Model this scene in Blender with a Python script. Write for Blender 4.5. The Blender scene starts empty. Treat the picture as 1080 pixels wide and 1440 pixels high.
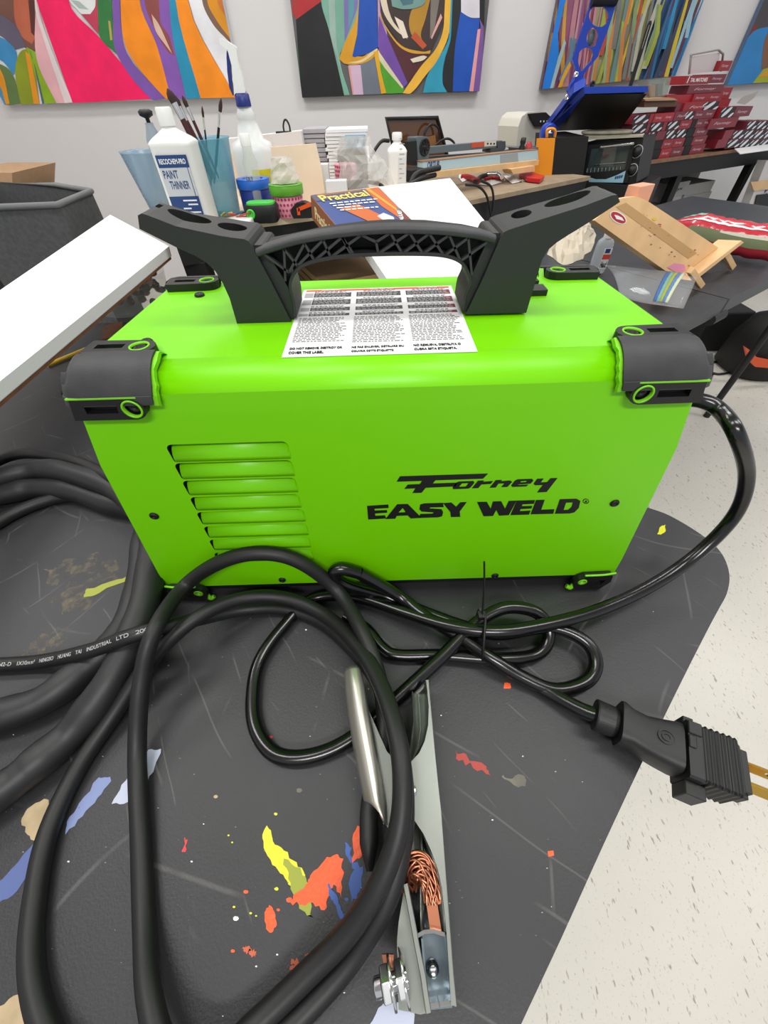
import bpy, math, random
from mathutils import Vector as V, Matrix
random.seed(7)
SC = bpy.context.scene
COL = SC.collection
PI = math.pi
# ------------------------------------------------------------------ camera
FPX = 530.0; TH = math.radians(48.4); RO = math.radians(1.7)
CAM = V((0, 0, 1.084))
_F = V((0, math.cos(TH), -math.sin(TH))); _X = V((1, 0, 0)); _U0 = V((0, math.sin(TH), math.cos(TH)))
_R = _X*math.cos(RO) - _U0*math.sin(RO); _U = _X*math.sin(RO) + _U0*math.cos(RO)
cd = bpy.data.cameras.new('camera'); cam = bpy.data.objects.new('camera', cd); COL.objects.link(cam)
cd.sensor_fit = 'VERTICAL'; cd.sensor_height = 36; cd.lens = FPX/1440*36; cd.clip_start = 0.01
m3 = Matrix((_R, _U, -_F)).transposed()
cam.matrix_world = Matrix.Translation(CAM) @ m3.to_4x4()
SC.camera = cam
# measuring helpers: where a sight line of the photograph meets a level or an upright plane
def ray(x, y): return _F + _R*((x-540)/FPX) - _U*((y-720)/FPX)
def PZ(x, y, z):
    d = ray(x, y); return CAM + d*((z-CAM.z)/d.z)
def PY(x, y, Y):
    d = ray(x, y); return CAM + d*(Y/d.y)
# ------------------------------------------------------------------ materials
def lin(c): return tuple(((v/255)/12.92 if v/255 <= .04045 else ((v/255+.055)/1.055)**2.4) for v in c)
MC = {}
def mat(name, rgb, rough=.5, metal=0, spec=.5, alpha=None, trans=0, var=0, vscale=20, bump=0, bscale=60, rgb2=None, coat=0, emit=0):
    if name in MC: return MC[name]
    m = bpy.data.materials.new(name); m.use_nodes = True
    nt = m.node_tree; b = nt.nodes['Principled BSDF']
    c = lin(rgb); b.inputs['Base Color'].default_value = (*c, 1)
    b.inputs['Roughness'].default_value = rough; b.inputs['Metallic'].default_value = metal
    b.inputs['Specular IOR Level'].default_value = spec
    b.inputs['Coat Weight'].default_value = coat
    if trans: b.inputs['Transmission Weight'].default_value = trans; b.inputs['IOR'].default_value = 1.3
    if alpha is not None: b.inputs['Alpha'].default_value = alpha
    if emit:
        b.inputs['Emission Color'].default_value = (1, 1, 1, 1); b.inputs['Emission Strength'].default_value = emit
    tc = nt.nodes.new('ShaderNodeTexCoord')
    if var or rgb2:
        n = nt.nodes.new('ShaderNodeTexNoise'); n.inputs['Scale'].default_value = vscale; n.inputs['Detail'].default_value = 6
        nt.links.new(tc.outputs['Object'], n.inputs['Vector'])
        r = nt.nodes.new('ShaderNodeValToRGB')
        r.color_ramp.elements[0].position = .35; r.color_ramp.elements[1].position = .65
        c2 = lin(rgb2) if rgb2 else tuple(min(1, v*(1+var)+.003) for v in c)
        c1 = c if rgb2 else tuple(v*(1-var) for v in c)
        r.color_ramp.elements[0].color = (*c1, 1); r.color_ramp.elements[1].color = (*c2, 1)
        nt.links.new(n.outputs['Fac'], r.inputs['Fac']); nt.links.new(r.outputs['Color'], b.inputs['Base Color'])
    if bump:
        n = nt.nodes.new('ShaderNodeTexNoise'); n.inputs['Scale'].default_value = bscale; n.inputs['Detail'].default_value = 4
        nt.links.new(tc.outputs['Object'], n.inputs['Vector'])
        bp = nt.nodes.new('ShaderNodeBump'); bp.inputs['Strength'].default_value = bump; bp.inputs['Distance'].default_value = .002
        nt.links.new(n.outputs['Fac'], bp.inputs['Height']); nt.links.new(bp.outputs['Normal'], b.inputs['Normal'])
    MC[name] = m
    return m
def col(r, g, b, rough=.55, **k): return mat('paint_%d_%d_%d' % (r, g, b), (r, g, b), rough, **k)
GREEN = mat('green_powder_coat', (118, 209, 0), .38, spec=.35, bump=.02, bscale=900)
GREENP = mat('green_plastic', (120, 205, 10), .45)
BLK = mat('black_plastic', (17, 17, 18), .5, bump=.08, bscale=1500)
RUB = mat('black_rubber_grip', (48, 48, 50), .55, var=.15, vscale=60, bump=.1, bscale=1200)
BLKD = mat('deep_black', (8, 8, 8), .6)
HAND = mat('handle_black', (36, 38, 37), .52, bump=.06, bscale=1500)
STEEL = mat('zinc_steel', (136, 140, 134), .36, metal=.92, bump=.02, bscale=200)
ZINC = mat('blue_zinc', (140, 155, 165), .25, metal=.9)
COPPER = mat('copper', (186, 122, 94), .32, metal=.95)
BRASS = mat('brass', (205, 165, 75), .3, metal=.95)
WHITE = mat('white_plastic', (235, 235, 232), .4)
PAPER = mat('white_paper', (236, 236, 236), .6)
CANVW = mat('primed_canvas', (238, 238, 236), .7, bump=.05, bscale=800)
INK = mat('black_ink', (14, 14, 14), .5)
GREYINK = mat('grey_ink', (90, 88, 90), .6)
CABLE = mat('cable_rubber', (22, 22, 23), .5, spec=.45, bump=.05, bscale=400)
CORD = mat('cord_vinyl', (10, 10, 11), .22, spec=.6)
HOSE = mat('hose_sheath', (30, 30, 32), .5, bump=.25, bscale=35)
PINE = mat('pine_wood', (222, 182, 132), .6, var=.08, vscale=15, bump=.05, bscale=90)
PINE2 = mat('plywood_face', (226, 205, 178), .65, var=.05, vscale=9)
BROWNW = mat('brown_wood', (120, 78, 48), .6, var=.2, vscale=25)
CHROME = mat('chrome', (225, 225, 225), .15, metal=1)
CLEAR = mat('clear_plastic', (235, 240, 242), .12, alpha=.22)
CLEARB = mat('clear_blue_plastic', (96, 172, 196), .25, alpha=.48)
# ------------------------------------------------------------------ mesh builder
class B:
    def __init__(s): s.v = []; s.f = []; s.fm = []; s.fs = []; s.mats = []
    def mi(s, m):
        if m not in s.mats: s.mats.append(m)
        return s.mats.index(m)
    def add(s, vs, fs, m, smooth=False):
        o = len(s.v); k = s.mi(m); s.v += [V(v) for v in vs]
        for f in fs: s.f.append([i+o for i in f]); s.fm.append(k); s.fs.append(smooth)
        return s
    def box(s, lo, hi, m, M=None):
        x0, y0, z0 = lo; x1, y1, z1 = hi
        vs = [V(p) for p in ((x0,y0,z0),(x1,y0,z0),(x1,y1,z0),(x0,y1,z0),(x0,y0,z1),(x1,y0,z1),(x1,y1,z1),(x0,y1,z1))]
        if M is not None: vs = [M @ v for v in vs]
        return s.add(vs, [(3,2,1,0),(4,5,6,7),(0,1,5,4),(1,2,6,5),(2,3,7,6),(3,0,4,7)], m)
    def prism(s, pts, d, m, mside=None):
        pts = [V(p) for p in pts]; d = V(d); n = len(pts)
        nrm = V((0, 0, 0))
        for i in range(n): nrm += pts[i].cross(pts[(i+1) % n])
        if nrm.dot(d) > 0: pts = pts[::-1]
        s.add(pts, [tuple(range(n))], m)
        s.add(pts+[p+d for p in pts], [tuple(range(2*n-1, n-1, -1))]+[(i, i+n, (i+1) % n+n, (i+1) % n) for i in range(n)], mside or m)
        return s
    def poly(s, pts, m):  # flat paint, ink or print lying on its surface
        return s.add(pts, [tuple(range(len(pts)))], m)
    def tube(s, path, r, m, n=12, cap=True, radii=None, flat=None):
        P = [V(p) for p in path]; N = len(P)
        t = (P[1]-P[0]).normalized(); up = V((0, 0, 1)) if abs(t.z) < .9 else V((1, 0, 0))
        a = t.cross(up).normalized(); vs = []; fs = []
        for i in range(N):
            t = (P[min(i+1, N-1)]-P[max(i-1, 0)]).normalized()
            a = (a - t*a.dot(t)).normalized(); b = t.cross(a)
            ri = radii[i] if radii else r
            for k in range(n):
                an = 2*PI*k/n; vs.append(P[i]+a*(math.cos(an)*ri)+b*(math.sin(an)*ri*(flat or 1)))
        for i in range(N-1):
            for k in range(n):
                k2 = (k+1) % n; fs.append((i*n+k, i*n+k2, (i+1)*n+k2, (i+1)*n+k))
        s.add(vs, fs, m, True)
        if cap: s.add(vs[:n], [tuple(range(n-1, -1, -1))], m); s.add(vs[-n:], [tuple(range(n))], m)
        return s
    def cyl(s, a, b, r, m, r2=None, n=24):
        a = V(a); b = V(b); return s.tube([a, b], r, m, n, True, [r, r if r2 is None else r2])
    def lathe(s, prof, m, org=(0, 0, 0), axis=(0, 0, 1), n=32, sx=1, sy=1, smooth=True, cap=True):
        ax = V(axis).normalized(); q = V((0, 0, 1)).rotation_difference(ax).to_matrix(); org = V(org)
        vs = []; fs = []; N = len(prof)
        for (r, z) in prof:
            for k in range(n):
                an = 2*PI*k/n; vs.append(org+q @ V((r*math.cos(an)*sx, r*math.sin(an)*sy, z)))
        for i in range(N-1):
            for k in range(n):
                k2 = (k+1) % n; fs.append((i*n+k, i*n+k2, (i+1)*n+k2, (i+1)*n+k))
        s.add(vs, fs, m, smooth)
        if cap and prof[0][0] > 1e-6: s.add(vs[:n], [tuple(range(n-1, -1, -1))], m)
        if cap and prof[-1][0] > 1e-6: s.add(vs[-n:], [tuple(range(n))], m)
        return s
    def loft(s, rings, m, smooth=True, cap=True, closed=True):
        n = len(rings[0]); vs = [p for r in rings for p in r]; fs = []
        for i in range(len(rings)-1):
            for k in range(n if closed else n-1):
                k2 = (k+1) % n; fs.append((i*n+k, i*n+k2, (i+1)*n+k2, (i+1)*n+k))
        s.add(vs, fs, m, smooth)
        if cap and closed: s.add(rings[0], [tuple(range(n-1, -1, -1))], m); s.add(rings[-1], [tuple(range(n))], m)
        return s
    def build(s, name, parent=None, bevel=0, seg=2, label=None, cat=None, group=None, kind=None, subsurf=0, solid=0, ang=35):
        me = bpy.data.meshes.new(name)
        # origin at the base centre
        xs = [v.x for v in s.v]; ys = [v.y for v in s.v]; zs = [v.z for v in s.v]
        c = V(((min(xs)+max(xs))/2, (min(ys)+max(ys))/2, min(zs)))
        me.from_pydata([v-c for v in s.v], [], s.f)
        for m in s.mats: me.materials.append(m)
        for p, k, sm in zip(me.polygons, s.fm, s.fs): p.material_index = k; p.use_smooth = sm
        me.validate(); me.update()
        o = bpy.data.objects.new(name, me); o.location = c; COL.objects.link(o)
        if parent is not None:
            o.parent = parent; o.matrix_parent_inverse = PINV[parent.name]
        PINV[o.name] = Matrix.Translation(c).inverted()
        if bevel:
            b = o.modifiers.new('bevel', 'BEVEL'); b.width = bevel; b.segments = seg; b.limit_method = 'ANGLE'; b.angle_limit = math.radians(ang)
        if solid:
            b = o.modifiers.new('solid', 'SOLIDIFY'); b.thickness = solid; b.offset = 0
        if subsurf:
            b = o.modifiers.new('sub', 'SUBSURF'); b.levels = b.render_levels = subsurf
        if label: o['label'] = label
        if cat: o['category'] = cat
        if group: o['group'] = group
        if kind: o['kind'] = kind
        return o
PINV = {}
def thing(name, label, cat, loc, group=None):
    o = bpy.data.objects.new(name, None); o.empty_display_size = .02; o.location = V(loc); COL.objects.link(o)
    o['label'] = label; o['category'] = cat
    if group: o['group'] = group
    PINV[o.name] = Matrix.Translation(V(loc)).inverted()
    return o
def cr(pts, n=10, closed=False):  # smooth curve through points
    P = [V(p) for p in pts]; out = []
    for i in range(len(P)-1):
        p0 = P[i-1] if i > 0 else P[0]*2-P[1]; p1 = P[i]; p2 = P[i+1]; p3 = P[i+2] if i+2 < len(P) else P[-1]*2-P[-2]
        for k in range(n):
            t = k/n
            out.append(.5*((2*p1)+(p2-p0)*t+(2*p0-5*p1+4*p2-p3)*t*t+(3*p1-p0-3*p2+p3)*t**3))
    out.append(P[-1]); return out
def flatmesh(outlines, thick, offset=0, text=None, shear=0, size=1):
    """filled 2-D outlines (inner ones are holes) with thickness; returns verts, faces in local x,y,z"""
    if text is None:
        c = bpy.data.curves.new('tmp', 'CURVE'); c.dimensions = '2D'; c.fill_mode = 'BOTH'
        for ol in outlines:
            sp = c.splines.new('POLY'); sp.points.add(len(ol)-1); sp.use_cyclic_u = True
            for p, q in zip(sp.points, ol): p.co = (q[0], q[1], 0, 1)
    else:
        c = bpy.data.curves.new('tmp', 'FONT'); c.body = text; c.shear = shear; c.offset = offset; c.fill_mode = 'BOTH'; c.resolution_u = 4; c.size = size
        c.align_x = 'LEFT'
    c.extrude = thick/2
    o = bpy.data.objects.new('tmp', c); COL.objects.link(o)
    bpy.context.view_layer.update()
    dg = bpy.context.evaluated_depsgraph_get(); me = bpy.data.meshes.new_from_object(o.evaluated_get(dg))
    vs = [v.co.copy() for v in me.vertices]; fs = [tuple(p.vertices) for p in me.polygons]
    bpy.data.objects.remove(o); bpy.data.curves.remove(c); bpy.data.meshes.remove(me)
    return vs, fs
def basis(o, x, y):
    x = V(x).normalized(); y = V(y); y = (y-x*y.dot(x)).normalized(); z = x.cross(y)
    return Matrix.Translation(V(o)) @ Matrix((x, y, z)).transposed().to_4x4()
def addtext(b, text, o, x, y, w, h, m, offset=0, shear=0, thick=.0004):
    vs, fs = flatmesh(None, 1, offset, text, shear)
    if not vs: return b
    x0 = min(v.x for v in vs); x1 = max(v.x for v in vs); y0 = min(v.y for v in vs); y1 = max(v.y for v in vs)
    M = basis(o, x, y)
    return b.add([M @ V(((v.x-x0)/(x1-x0)*w, (v.y-y0)/(y1-y0)*h, v.z*thick)) for v in vs], fs, m)
def addflat(b, outlines, M, thick, m):
    vs, fs = flatmesh(outlines, thick); return b.add([M @ v for v in vs], fs, m)
def cut(o, cutters):
    for c in cutters:
        md = o.modifiers.new('cut', 'BOOLEAN'); md.operation = 'DIFFERENCE'; md.object = c; md.solver = 'EXACT'
        md.material_mode = 'TRANSFER'
    bpy.context.view_layer.update()
    dg = bpy.context.evaluated_depsgraph_get(); me = bpy.data.meshes.new_from_object(o.evaluated_get(dg))
    o.modifiers.clear(); old = o.data; o.data = me; me.name = old.name
    for c in cutters: bpy.data.objects.remove(c)
def ell(cx, cy, rx, ry, n=28, rot=0):
    return [(cx+rx*math.cos(t)*math.cos(rot)-ry*math.sin(t)*math.sin(rot), cy+rx*math.cos(t)*math.sin(rot)+ry*math.sin(t)*math.cos(rot)) for t in [2*PI*i/n for i in range(n)]]
def pxs(pts, Y): return [PY(x, y, Y) for x, y in pts]
def pzs(pts, z): return [PZ(x, y, z) for x, y in pts]
# ------------------------------------------------------------------ welder
XC = .004; YF = .192; YB = .345; ZB = .768; ZT = .985
welder = thing('welding_machine', 'bright green box-shaped wire welding machine with black carry handle, black corner guards and louvred side', 'welder', (XC, .2685, .75))
def hw(z): # half length of the housing at a height
    for (z0, w0), (z1, w1) in zip(HW, HW[1:]):
        if z <= z1: return w0+(w1-w0)*(z-z0)/(z1-z0)
    return HW[-1][1]
HW = [(.76, .2165), (.7927, .2125), (.922, .190), (.955, .1805), (.985, .172), (1.0, .170)]
def tp(y): return 1-.055*(y-YF)/(YB-YF)
R = .016
prof = []
for z in (ZB, .7927, .85, .922, .945, .960): prof.append((YF, z))
for k in range(1, 8):
    a = PI/2*k/8; prof.append((YF+R-R*math.cos(a), ZT-R+R*math.sin(a)))
prof.append((YF+R, ZT)); prof.append((.24, ZT)); prof.append((.30, ZT)); prof.append((YB-R, ZT))
for k in range(1, 8):
    a = PI/2*k/8; prof.append((YB-R+R*math.sin(a), ZT-R+R*math.cos(a)))
for z in (.96, .945, .922, .85, .7927, ZB): prof.append((YB, z))
b = B(); L = []; Rr = []
for (y, z) in prof:
    w = hw(z)*tp(y); L.append(V((XC-w, y, z))); Rr.append(V((XC+w, y, z)))
n = len(prof)
b.add(L+Rr, [(i, i+n, i+n+1, i+1) for i in range(n-1)], GREEN, False)
b.add(L, [(i, i+1, n-2-i, n-1-i) for i in range(n//2-1)], GREEN); b.add(Rr, [(n-1-i, n-2-i, i+1, i) for i in range(n//2-1)], GREEN)
b.add([L[0], Rr[0], Rr[-1], L[-1]], [(3, 2, 1, 0)], GREEN)
me = b; housing = b.build('housing', welder)
import bmesh
bm = bmesh.new(); bm.from_mesh(housing.data); bmesh.ops.remove_doubles(bm, verts=bm.verts, dist=1e-5); bmesh.ops.recalc_face_normals(bm, faces=bm.faces)
bm.to_mesh(housing.data); bm.free()
rows = []
ty = [620.4, 646.7, 671.5, 694.8, 715.9, 736.3, 754.8, 773.3]
lx = [232, 244, 255.5, 266.5, 276, 286, 294, 301]; rx = [404, 410, 415, 420, 426.5, 431, 434.5, 438.5]
cutters = []
for i in range(8):
    zt = PY(rx[i], ty[i], YF).z; xl = PY(lx[i], ty[i]+6, YF).x; xr = PY(rx[i], ty[i], YF).x
    zb = zt-.0142; rows.append((xl, xr, zt, zb))
    c = B(); ol = []
    r0 = .004
    for (cx, cz, a0) in ((xr-r0, zt-r0, 0), (xl+r0, zt-r0, PI/2), (xl+.0015, zb+.0015, PI), (xr-.0015, zb+.0015, 1.5*PI)):
        rr = r0 if cz > zb+.003 else .0015
        for k in range(5):
            a = a0+PI/2*k/4; ol.append(V((cx+rr*math.cos(a), YF-.004, cz+rr*math.sin(a))))
    c.prism(ol, (0, .016, 0), BLKD); cutters.append(c.build('cutter'))  # slot walls of the green housing coloured black for the shade inside
cut(housing, cutters)
for p in housing.data.polygons:
    nn = p.normal
    p.use_smooth = abs(nn.x) < .35 and p.center.z > .15 and p.material_index == 0 and abs(nn.y) < .999 and abs(nn.z) < .999
for (xl, xr, zt, zb) in rows:
    b = B(); pr = [(YF+.0002, zb), (YF+.0003, zb+.0030), (YF+.0010, zb+.0060), (YF+.0024, zb+.0090), (YF+.0048, zb+.0115), (YF+.0078, zb+.0128)]
    rings = []
    for (y, z) in pr:
        t = (z-zb)/.0134
        rings.append([V((xl+.0008+.0014*t*t, y, z)), V((xr-.0006-.0012*t*t, y, z))])
    vs = [p for r_ in rings for p in r_]
    fs = [(2*i, 2*i+1, 2*i+3, 2*i+2) for i in range(len(rings)-1)]
    b.add(vs, fs, GREEN, True)
    # closed right end
    b.add([rings[i][1] for i in range(len(rings))]+[V((xr-.0001, YF+.0002, zt-.004)), V((xr-.0001, YF+.0002, zb))], [tuple(range(len(rings)+2))], GREEN)
    b.build('vent_louvre', welder, solid=.0008)
# black base pan and end panels
b = B(); b.box((XC-.207, YF+.002, .7585), (XC+.207, YB-.002, .7685), BLK); b.build('base_pan', welder, bevel=.001)
for sgn in (-1, 1):
    b = B(); ring0 = []
    for (y, z) in [(YF+.012, .795), (YF+.012, .918), (YB-.012, .918), (YB-.012, .795)]:
        ring0.append(V((XC+sgn*(hw(z)*tp(y)-.002), y, z)))
    b.prism(ring0, (sgn*.0022, 0, 0), BLK); b.build('end_panel', welder, label='black end panel')
b = B(); b.lathe([(.012, 0), (.012, .006), (.0085, .008), (.0075, .022)], BLK, (XC+.189, .285, .905), (1, -.05, .12), 28); b.build('cord_outlet', welder)
# screws
def screw(p, nrm, r=.0036, m=BLKD):
    b = B(); nrm = V(nrm)
    b.lathe([(r, 0), (r, r*.25), (r*.8, r*.5), (r*.45, r*.6), (r*.42, r*.35), (0.0001, r*.3)], m, p, nrm, 20)
    return b
for px in ((217, 725), (864, 707), (397, 815), (696, 809)):
    p = PY(*px, YF); screw(p, (0, -1, 0), .0034, BLKD).build('screw', welder)
for px in ((207, 482), (281, 416), (828, 391)):
    p = PZ(*px, ZT); screw(p, (0, 0, 1), .0036, BLK).build('screw', welder)
# corner guards: a shell wrapped round the long top edge at each corner
def guard(sgn, back):
    def yy(d): return (YB+d) if back else (YF-d)      # d: outward from the side panel
    def yt(d): return (YB-d) if back else (YF+d)      # distance in from the panel on the top
    k = .955 if back else 1
    def X(x): return XC+sgn*x*k
    b = B(); T = .0055
    # middle curved shell, from the top plate round to the side plate
    path = []
    for j in range(13):
        a = PI/2*j/12; rr = R+T
        path.append(((R-rr*math.sin(a)), ZT-R+rr*math.cos(a), a))
    rings = []
    prof2 = [(p[0], p[1]) for p in path]+[(-T, .9745)]
    stations = [.1275, .1285, .150, .166, .172, .176, .178]
    shr = [0, .0, 0, 0, .0006, .0025, .006]
    for xi, (x, sh) in enumerate(zip(stations, shr)):
        ring = []
        for (d, z) in prof2:
            ex = x + (.0 if xi < 1 else (ZT-z)*.28) if xi > 1 else x+max(0, (ZT-.004-z))*.25
            dd = d+sh if d < R-.002 else d; zz = z-sh if z > .98 else z
            ring.append(V((X(ex), yt(dd), zz)))
        # inside return
        for (d, z) in reversed(prof2):
            ex = x + (.0 if xi < 1 else (ZT-z)*.28) if xi > 1 else x+max(0, (ZT-.004-z))*.25
            ring.append(V((X(ex), yt(d+T*.9 if d < R-.002 else d), z-T*.9 if z > .985 else z)))
        rings.append(ring)
    b.loft(rings, RUB, True); g = b.build('corner_guard', welder, bevel=.0008, ang=50)
    # flat plate on top with slot, ring and screw
    b = B(); ol = []
    x0, x1, d0, d1 = .131, .170, R-.001, R+.0145
    outer = [(x0+.010, d0), (x1, d0), (x1-.001, d1)]
    for j in range(9):
        a = PI/2+PI*j/8*.9; outer.append((x0+.0075+.0085*math.cos(a), d0+.0065+.008*math.sin(a)))
    slot = [(x0+.017, d0+.005), (x1-.006, d0+.005), (x1-.006, d0+.010), (x0+.017, d0+.010)]
    hole = ell(x0+.008, d0+.0068, .0052, .0052)
    vs, fs = flatmesh([outer, slot, hole], .005)
    b.add([V((X(v.x), yt(v.y), ZT+.0026+v.z)) for v in vs], fs, BLK)
    b.build('top_plate', g, bevel=.0004, seg=1)
    c = V((X(x0+.008), yt(d0+.0068), ZT+.0012))
    b = B(); b.lathe([(.0047, .0030), (.0047, .0042), (.0056, .0042), (.0056, .0032)], GREENP, c, (0, 0, 1), 28, cap=False); b.build('ring', g)
    screw(c+V((0, 0, .0012)), (0, 0, 1), .0043, BLKD).build('screw', g)
    # side plate
    b = B(); x0, x1 = .1365, .176; z0, z1 = .9605, .9735
    outer = [(x0+.006, z1), (x1-.001, z1), (x1+.0035, z0), (x0+.007, z0-.0003)]
    for j in range(1, 8):
        a = -PI/2-PI*j/8; outer.append((x0+.0065+.0068*math.cos(a), (z0+z1)/2+.0065*math.sin(a)))
    slot = [(x0+.0155, z0+.0042), (x1-.006, z0+.0042), (x1-.0068, z0+.0092), (x0+.0145, z0+.0092)]
    hole = ell(x0+.0068, z0+.0065, .0052, .0052)
    vs, fs = flatmesh([outer, slot, hole], .0056)
    s2 = 1 if back else -1
    b.add([V((X(v.x), yy(.0028)+v.z, v.y)) for v in vs], fs, BLK)
    b.box((min(X(x0+.012), X(x1-.004)), min(yy(.0003), yy(.0015)), z0+.003), (max(X(x0+.012), X(x1-.004)), max(yy(.0003), yy(.0015)), z0+.0105), BLKD)
    b.build('side_plate', g, bevel=.0004, seg=1)
    c = V((X(x0+.0068), yy(.001), z0+.0065))
    b = B(); b.lathe([(.0046, .003), (.0046, .0052), (.0056, .0052), (.0056, .004)], GREENP, c, (0, s2, 0), 28, cap=False); b.build('ring', g)
    screw(c, (0, s2, 0), .0044, BLKD).build('screw', g)
    # green liner showing at the inner edge and in the seam
    b = B(); ring = []
    for (d, z) in [(R+.006, ZT+.0008)]+prof2:
        ring.append((d, z))
    rg = []
    random.seed(int(5+sgn+back*3))
    for (d, z) in ring:
        ex = .1262+max(0, (ZT-.004-z))*.25+random.uniform(-.0012, .0004)
        if d < R-.002: d = d+.0012
        rg.append([V((X(ex), yt(d), z-.001)), V((X(ex+.004), yt(d), z-.001)), V((X(ex+.004), yt(d+.002), z-.003)), V((X(ex), yt(d+.002), z-.003))])
    b.loft(rg, GREENP, False)
    b.box((min(X(.138), X(.1765)), min(yy(.0002), yy(.0058)), .9736), (max(X(.138), X(.1765)), max(yy(.0002), yy(.0058)), .9744), GREENP)
    b.build('guard_liner', g, label='bright green liner')
for sgn in (-1, 1):
    for back in (False, True): guard(sgn, back)
# feet: lower corner guards
def foot(sgn, back):
    k = .95 if back else 1
    def X(x): return XC+sgn*x*k
    def yy(d): return (YB+d) if back else (YF-d)
    b = B()
    outer = [(.176, .7655), (.179, .771), (.184, .7745), (.209, .7755), (.2115, .765), (.206, .753), (.183, .7515), (.178, .757)]
    slot = [(.190, .759), (.204, .7605), (.2055, .7685), (.191, .768)]
    hole = ell(.1835, .7665, .0042, .0042)
    vs, fs = flatmesh([outer, slot, hole], .006)
    b.add([V((X(v.x), yy(.004)+v.z, v.y)) for v in vs], fs, BLK)
    b.box((min(X(.188), X(.207)), min(yy(.0005), yy(.0025)), .757), (max(X(.188), X(.207)), max(yy(.0005), yy(.0025)), .770), BLKD)
    g = b.build('foot', welder, bevel=.0005, seg=1)
    b = B(); b.box((min(X(.180), X(.208)), min(yy(.006), yy(-.02)), .7500), (max(X(.180), X(.208)), max(yy(.006), yy(-.02)), .7545), RUB); b.build('rubber_pad', g, bevel=.001)
    s2 = 1 if back else -1
    b = B(); b.lathe([(.0026, 0), (.0026, .0062), (.0042, .0062), (.0042, .005)], GREENP, V((X(.1835), yy(.0015), .7665)), (0, s2, 0), 24, cap=False); b.build('ring', g)
    b = B(); b.tube(cr([V((X(.2115), yy(.005), .7775)), V((X(.200), yy(.0062), .7768)), V((X(.183), yy(.006), .776))], 5), .0011, GREENP, 6)
    b.tube(cr([V((X(.1795), yy(.004), .758)), V((X(.1765), yy(.0055), .754)), V((X(.173), yy(.004), .755))], 5), .0022, GREENP, 8); b.build('guard_liner', g, label='bright green liner')
for sgn in (-1, 1):
    for back in (False, True): foot(sgn, back)
# ---- handle
YH = .2535; HT = .038
handle = B()
def arm(front, name):
    b = B(); P = pxs(front, YH); b.prism(P, (0, HT, 0), HAND)
    return b, P
armL = [(193.5, 303), (196, 322), (222, 335), (250, 349), (275, 360), (291, 370), (303, 382), (313, 398), (323, 420), (334, 458), (410, 453.5), (381, 396), (353, 344), (349, 339), (343, 336), (325, 334), (307, 331), (247, 318), (206, 302), (199, 300)]
armR = [(872, 284), (837, 307), (815, 321), (800, 330), (783, 341), (770, 352), (762, 366), (757, 383), (740, 440), (655, 442), (680, 390), (704, 334), (708, 327), (716, 323), (753, 311), (823, 289), (860, 275), (868, 274)]
def mkarm(front, holes, sq, nm):
    b, P = arm(front, nm)
    xt = P[0].x; xb_ = P[9].x if P[9].z < 1.0 else P[8].x
    for v in b.v:
        if v.y > YH+.001: v.y = YH+HT*(1-.30*max(0, min(1, (v.x-xb_)/(xt-xb_))))
    o = b.build(nm, welder)
    cs = []
    for (xa, xb, ya) in holes:
        xa = PY(xa, ya, .2725).x; xb = PY(xb, ya, .2725).x
        c = B(); c.prism([V((p[0], p[1], 1.2)) for p in ell((xa+xb)/2, .2745, abs(xb-xa)/2, .0078)], (0, 0, -.2), BLKD)
        cc = c.build('cutter')
        cs.append(cc)
    # keep the holes shallow: cutters stop 12 mm below the sloping top
    for cc, (xa, xb, ya) in zip(cs, holes):
        zc = PY((xa+xb)/2, ya, .2725).z
        for v in cc.data.vertices:
            if v.co.z+cc.location.z < 1.1: v.co.z = zc-.012-cc.location.z
    c = B(); xs = PY(sq[0], sq[1], .2745); c.box((xs.x-.0042, xs.y-.0035, xs.z-.01), (xs.x+.0042, xs.y+.0035, xs.z+.1), BLKD); cs.append(c.build('cutter'))
    cut(o, cs)
    bv = o.modifiers.new('bevel', 'BEVEL'); bv.width = .0028; bv.segments = 3; bv.limit_method = 'ANGLE'; bv.angle_limit = math.radians(40); bv.use_clamp_overlap = True
    return o
hl = mkarm(armL, [(238, 293, 305), (306, 345, 319)], (217, 292), 'handle_bracket')
hr = mkarm(armR, [(768, 826, 288), (717, 742, 325)], (857, 258), 'handle_bracket')
# grip rail, arch and lattice
top = [(360, 355), (380, 348), (423, 336), (486, 326.5), (549, 322), (612, 323), (650, 326.5), (675, 330), (697, 336)]
gp = cr([PY(x, y, YH) for x, y in top], 6)
rings = []
for i, p in enumerate(gp):
    t = (gp[min(i+1, len(gp)-1)]-gp[max(i-1, 0)]).normalized(); nz = V((-t.z, 0, t.x))
    if nz.z < 0: nz = -nz
    ring = []
    for (dy, dz) in [(.0, -.0022), (-.0008, -.001), (-.0006, .0004), (.0008, .0012), (.004, .0016), (.009, .0012), (.014, .0002), (.018, -.0014), (.021, -.0036), (.022, -.006), (.018, -.0066)]:
        ring.append(p+nz*dz+V((0, dy, 0)))
    rings.append(ring)
b = B(); b.loft(rings, RUB, True); grip = b.build('grip', welder)
archpx = [(415, 446), (413, 425), (408, 405), (411, 390), (421, 377), (436, 370), (454, 365.5), (490, 360.5), (533, 358.5), (575, 358), (612, 359), (635, 363), (650, 371), (658, 384), (662, 398), (655, 415), (651, 436)]
ap = cr([PY(x, y, YH) for x, y in archpx], 5)
rings = []
for i, p in enumerate(ap):
    t = (ap[min(i+1, len(ap)-1)]-ap[max(i-1, 0)]).normalized(); nz = V((-t.z, 0, t.x))
    rings.append([p+nz*dz+V((0, dy, 0)) for (dy, dz) in [(0, -.0008), (.0, .0010), (HT*.8, .0010), (HT*.8, -.0008)]])
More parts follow.
